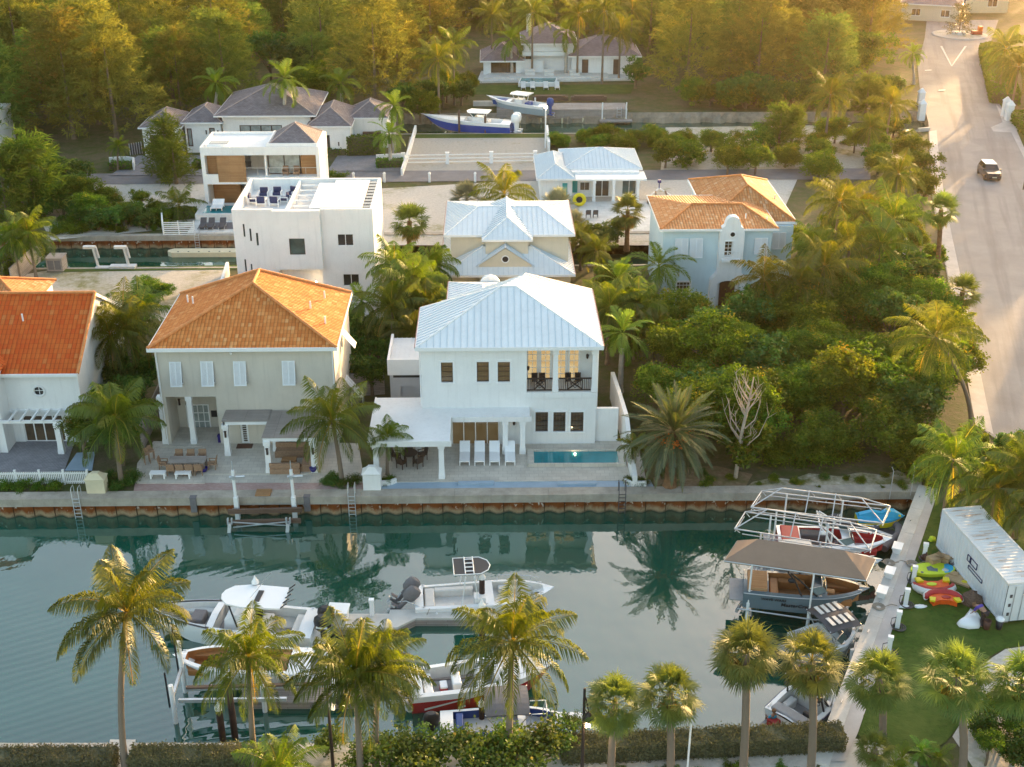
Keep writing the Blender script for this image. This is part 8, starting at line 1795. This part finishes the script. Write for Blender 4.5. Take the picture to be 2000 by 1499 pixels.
# low shrub fringe of the thicket
for i,p in enumerate(scatter(GP([(1470,925),(1520,885),(1650,880),(1660,905),(1560,915)]),1.35)+scatter(GP([(1735,915),(1745,870),(1800,850),(1870,870),(1850,960),(1800,950)]),1.5)):
    shrub('shrub','low leafy shrub spilling over the sand at the front of the thicket',p,PR.uniform(.8,1.35),PR.choice((0,2,2,3)),.5,'shrubs at the thicket edge')
for i,p in enumerate(scatter(GP([(1275,960),(1290,925),(1430,930),(1480,945),(1440,958)]),2.2)):shrub('shrub','sparse low shrub on the dry strip under the date palm',p,PR.uniform(.3,.6),PR.randrange(4),.4,'shrubs under the date palm')
for i,p in enumerate(scatter(GP([(1460,952),(1500,938),(1740,925),(1795,945),(1790,958)]),1.5)):shrub('shrub','small green plant dotted on the sand in front of the thicket',p,PR.uniform(.18,.5),PR.randrange(4),.4,'small plants on the sand')
# bare tree
x,y=G(1436,935);o=thing('bare_tree','leafless pale tree standing before the thicket','tree',(x,y,0));o.scale=(1.2,1.2,1.35);b=MB();rr=random.Random(6);b.tube([(0,0,-.2),(.1,0,2.4),(.35,0,4.2),(.5,0,5.6)],[.13,.1,.07,.03],7);b.build('trunk',M['deadwood'],o)
b=MB()
for i in range(26):
    z=rr.uniform(1.6,5.);s=rr.choice((-1,1));L=rr.uniform(.8,2.4)*(1.1-z/7);a=Vector((.1+.08*z-.05,0,z));m_=a+Vector((s*L*.4,rr.uniform(-.6,.6),L*.5));e=m_+Vector((s*L*.25+rr.uniform(-.2,.3),rr.uniform(-.4,.4),L*.75));b.tube([a,m_,e],[.045,.03,.008],5)
    for q in range(2):f=m_.lerp(e,rr.random());b.tube([f,f+Vector((rr.uniform(-.4,.5),rr.uniform(-.4,.4),rr.uniform(.3,.8)))],[.015,.005],4)
b.build('branches',M['deadwood'],o)
# around the houses
def group_trees(lab,poly,sp,hs,scs,ks,grp,name='garden_tree',cat='tree',px=True):
    for p in scatter(GP(poly) if px else poly,sp,.4):
        if free(p,.8):tree(name,lab,p,PR.uniform(*hs),BL[PR.choice(ks)],PR.uniform(*scs),grp,cat,rad=.12)
group_trees('dark leafy shrub-tree in the garden between the tan and white houses',[(690,790),(690,660),(760,655),(760,700),(745,790)],2.1,(1.3,2.2),(.4,.6),(3,7,3,4),'garden trees by the annexe')
group_trees('leafy tree in the garden beside the middle palm clump',[(735,690),(745,600),(860,600),(880,640),(810,690)],2.4,(1.2,2.4),(.42,.62),(3,7,0,4),'trees of the middle clump')
group_trees('dense dark tree pressed between the red gable house and the tan house',[(150,930),(155,700),(270,640),(300,650),(295,760),(270,860),(230,930)],2.3,(1.4,3.0),(.45,.7),(3,0,7,3),'trees by the red gable house')
group_trees('bushy tree on the sand lot corner behind the red gable',[(215,620),(260,580),(330,560),(340,620),(270,650)],2.6,(.7,1.2),(.3,.48),(0,7,4),'bushes on the sand lot corner')
group_trees('leafy tree in the garden left of the blue house',[(1175,720),(1165,560),(1300,520),(1330,600),(1260,650),(1250,740)],2.7,(1.3,2.6),(.45,.65),(0,2,3,4),'trees left of the blue house')
group_trees('leafy tree under the palms between the beige house and the canal',[(1120,500),(1120,470),(1285,470),(1285,510)],2.6,(1.2,2.),(.4,.55),(0,3,4),'trees right of the beige house')
group_trees('leafy tree between the blue house and the wide road',[(1565,590),(1560,470),(1700,380),(1800,330),(1808,430),(1826,585)],5.4,(1.3,2.4),(.5,.75),(0,1,2,5,6),'trees by the wide road')
group_trees('green tree in the scrub belt between the far canal and the road',[(1290,365),(1300,300),(1500,290),(1650,260),(1800,262),(1808,330),(1700,350),(1500,360)],5.4,(1.3,2.3),(.6,.9),(0,2,1,5,2),'trees of the scrub belt')
group_trees('bright shrub-tree along the near bank of the far canal',[(1075,300),(1075,272),(1340,272),(1330,305),(1200,295)],3.6,(.7,1.3),(.5,.7),(2,0,2),'bushes along the far canal')
group_trees('leafy bush on the scrub left of the timber-screened house',[(100,452),(70,400),(230,405),(300,400),(330,425),(310,455)],2.5,(.9,1.5),(.4,.62),(0,3,7,4),'bushes of the left scrub')
group_trees('dark leafy tree beside the road bend, left of the cream villa',[(70,420),(40,330),(150,335),(160,380),(190,430)],3.6,(1.6,2.6),(.65,.9),(3,0,7),'trees at the left road bend')
group_trees('leafy tree at the right of the gravel lot wall',[(780,250),(790,215),(840,190),(925,195),(920,215),(815,250)],3.6,(1.8,3.4),(.6,.9),(0,2,3),'trees left of the far canal')
group_trees('round leafy tree between the far villa and the wood',[(1228,172),(1225,160),(1275,158),(1280,180)],4.2,(2.2,3.2),(.8,1.),(0,7),'trees beside the far villa')
group_trees('sunlit tree on the right side of the wide road',[(83,150),(86,178),(90,195),(98,215),(107,240),(170,270),(170,150)],7.,(3.5,7.),(1.1,1.7),(5,0,2,6),'trees right of the wide road','roadside_tree',px=False)
group_trees('unseen tall tree added to shade the wide road, nearer the canal',[(63,78),(68,100),(79,148),(115,148),(115,78)],8.,(3.5,6.),(1.1,1.6),(5,0,2,6),'added shade trees right of the wide road','roadside_tree',px=False)  # row out of view, added to keep direct sun off the road
group_trees('leafy bush between the container clump and the wide road',[(1840,935),(1880,880),(1960,880),(2200,930),(2300,1050),(2060,1000),(1940,955)],2.8,(1.0,1.7),(.4,.6),(0,3,1),'bushes behind the container')
for i,p in enumerate(scatter(GP([(1885,1500),(1895,1400),(1960,1370),(2060,1400),(2060,1520)]),1.35)):tree('broadleaf_shrub','loose leafy bush at the bottom right corner beside the pale-trunked fan palm',p,PR.uniform(.8,1.5),BL[PR.choice((4,7))],PR.uniform(.3,.42),'bushes in the bottom right corner','shrub',rad=.05)
# shrubs in planters
for pts,lab,sc,k in (((( 752,944),(762,942)),'low green plant in the left curved white planter',.42,0),(((1228,944),(1245,945),(1256,946)),'low green plant in the right curved white planter',.4,1),(((640,945),(655,947),(672,950),(690,946),(650,938)),'low shrub in the bed round the leaning coconut palm',.5,1),(((205,950),(225,955),(245,950),(258,940),(215,938)),'low shrub in the bed round the large planter palm',.6,1),(((10,955),(40,957),(75,956),(105,956),(-20,940)),'bright low shrub between the picket fence and the seawall',.55,0),(((610,352),(640,350),(665,352)),'leafy shrub behind the roof terrace of the white block',.95,0),(((1130,446),(1290,440)),'low shrub beside the canal terrace',.6,0)):
    for p in pts:shrub('shrub',lab,G(*p),sc*PR.uniform(.85,1.15),k,.45,lab.replace('low ','').replace('bright ','')+'s')
for i,p in enumerate(scatter(GP([(90,460),(85,430),(300,425),(330,450)]),1.5)+scatter(GP([(640,378),(640,360),(1040,352),(1040,368)]),6.)+scatter(GP([(1300,300),(1310,262),(1640,258),(1700,300)]),5.)):
    shrub('shrub','low wild shrub on the sandy scrub ground',p,PR.uniform(.45,.9),PR.randrange(4),.4,'wild shrubs on sandy ground')
for i,p in enumerate(scatter(GP([(1160,1540),(1180,1494),(1590,1478),(1600,1530)]),1.15)):shrub('groundcover_plant','small bright green plant in the bed before the long hedge',p,PR.uniform(.22,.36),2 if i%2 else 0,.4,'bedding plants before the long hedge','plant')
for c in ((1122,112),(1180,130),(1128,100)):p=G(*c);shrub('shrub','reddish flowering bush by the far villa right pavilion',p,.9,3,.9,'flowering bushes by the far villa')
# seagrape in the foreground
GR=[broad_crown('foliage',400+i,M['grape'],1.5,1.1,n=95,per=15,l=.17,w=.17,spread=.2) for i in range(3)]
for i,(px,py,h,s) in enumerate(((700,1505,.8,.75),(790,1488,.9,.9),(850,1500,1.0,1.),(905,1485,1.0,.95),(960,1495,1.2,1.0),(1010,1485,.9,.9),(1050,1490,1.3,1.05),(1090,1470,1.0,.8),(930,1510,1.3,1.1),(760,1515,1.2,1.0),(830,1530,1.2,1.1),(1000,1530,1.2,1.1),(640,1475,.9,.7),(1120,1440,.9,.45))):
    c=G(px,py);tree('seagrape_bush','round-leaved seagrape bush in the mass at the bottom centre',c,h,GR[i%3],s,'seagrape bushes','bush',rad=.06)
# conifers
def wood(lab,poly,sp,grp,scs=(.85,1.25),mix=.0,px=True,cr=CC):
    for p in scatter(GP(poly) if px else poly,sp,.42):
        if not free(p,1.5):continue
        if PR.random()<mix:tree('woodland_tree',lab.replace('feathery casuarina','leafy broad tree'),p,PR.uniform(3.5,6.5),BL[PR.choice((0,2,3,5,6))],PR.uniform(1.1,1.6),grp+' broad trees')
        else:conifer('casuarina_tree',lab,p,PR.choice(cr),PR.uniform(*scs),grp)
wood('feathery casuarina in the tall wood left of the cream villa',[(-118,152),(-47,156),(-47,215),(-60,300),(-118,300)],9.2,'casuarinas left of the cream villa',(.8,1.25),.18,False)
wood('feathery casuarina in the dark wood behind the cream villa',[(-47,170),(-14,176),(-8,205),(-12,300),(-60,300),(-47,215)],9.2,'casuarinas behind the cream villa',(.75,1.15),.18,False)
wood('feathery casuarina in the sunlit wood right of the far villa',[(29,177.5),(56,177.5),(59,190),(65,212),(71,235),(74,250),(62,300),(20,300),(22,222),(29,212)],8.4,'casuarinas right of the far villa',(.7,1.15),.25,False)
wood('feathery casuarina behind the far villa',[(-8,222),(20,222),(22,300),(-12,300)],8.5,'casuarinas behind the far villa',(.6,.95),.45,False)
rngd=np.random.default_rng(77);src=[]
for m_ in (casu_crown('distant',501,M['casu'],13,4.6,n=120,per=14,l=1.5,w=.09,conic=.6),casu_crown('distant',502,M['casu'],11,4.2,n=120,per=14,l=1.5,w=.09,conic=.5)):
    a=np.zeros(len(m_.vertices)*3);m_.vertices.foreach_get('co',a);t=np.zeros(len(m_.vertices));m_.attributes['tone'].data.foreach_get('value',t);src.append((a.reshape(-1,4,3),t[::4]))
QQ=[];TT=[]
for p in scatter([(-160,305),(150,305),(170,390),(-180,390)],11.):
    q,t=src[rngd.integers(2)];a=rngd.uniform(0,6.28);k=rngd.uniform(.9,1.4);c_,s_=math.cos(a),math.sin(a);q=q@np.array([[c_,s_,0],[-s_,c_,0],[0,0,1]])*k+np.array([p[0],p[1],0]);QQ.append(q);TT.append(t)
o=link('distant_wood',qmesh('distant_wood',np.concatenate(QQ),np.concatenate(TT),M['casu']));tag(o,'far-off casuarina wood closing the view along the top edge','wood',None,'stuff')
for p in scatter([(27,175.2),(58,175.2),(58,178.5),(27,178.5)],2.6):tree('bank_tree','leafy tree crowding the far bank of the third canal',p,PR.uniform(1.6,2.6),BL[PR.choice((0,3,7,5))],PR.uniform(.75,1.0),'trees on the far canal bank')
for k,(px,py,s,l) in enumerate(((75,420,1.25,'tall light green casuarina at the far left by the canal'),(330,345,.95,'light green feathery casuarina before the cream villa garage'),(345,360,.75,'smaller feathery casuarina beside the light green one'),(20,440,1.1,'light green casuarina cut by the left edge'))):conifer('casuarina_tree',l,G(px,py),CG[k%2],s,h=7)
for k,(px,py,s) in enumerate(((1520,290,.8),(1545,285,.7),(1690,225,.8),(1720,235,.75))):conifer('casuarina_tree',['feathery young casuarina left of the gold-lit palm, nearer','feathery young casuarina left of the gold-lit palm, farther','feathery casuarina left of the gate piers','feathery casuarina beside the coconut at the gate piers'][k],G(px,py),CG[k%2],s,h=7)
# ---------------------------------------------------------------- evening haze
hb=MB();hb.box(-420,420,-30,640,WZ-1.0,62.);ho=hb.build('haze',None);ho['kind']='stuff'
hm,ht,hout=_nodes('evening_haze');hv=N(ht,'VolumePrincipled');hv.inputs['Color'].default_value=(1,.80,.52,1);hv.inputs['Density'].default_value=.00013;hv.inputs['Anisotropy'].default_value=.88
ht.links.new(hv.outputs[0],hout.inputs['Volume']);ho.data.materials.clear();ho.data.materials.append(hm)
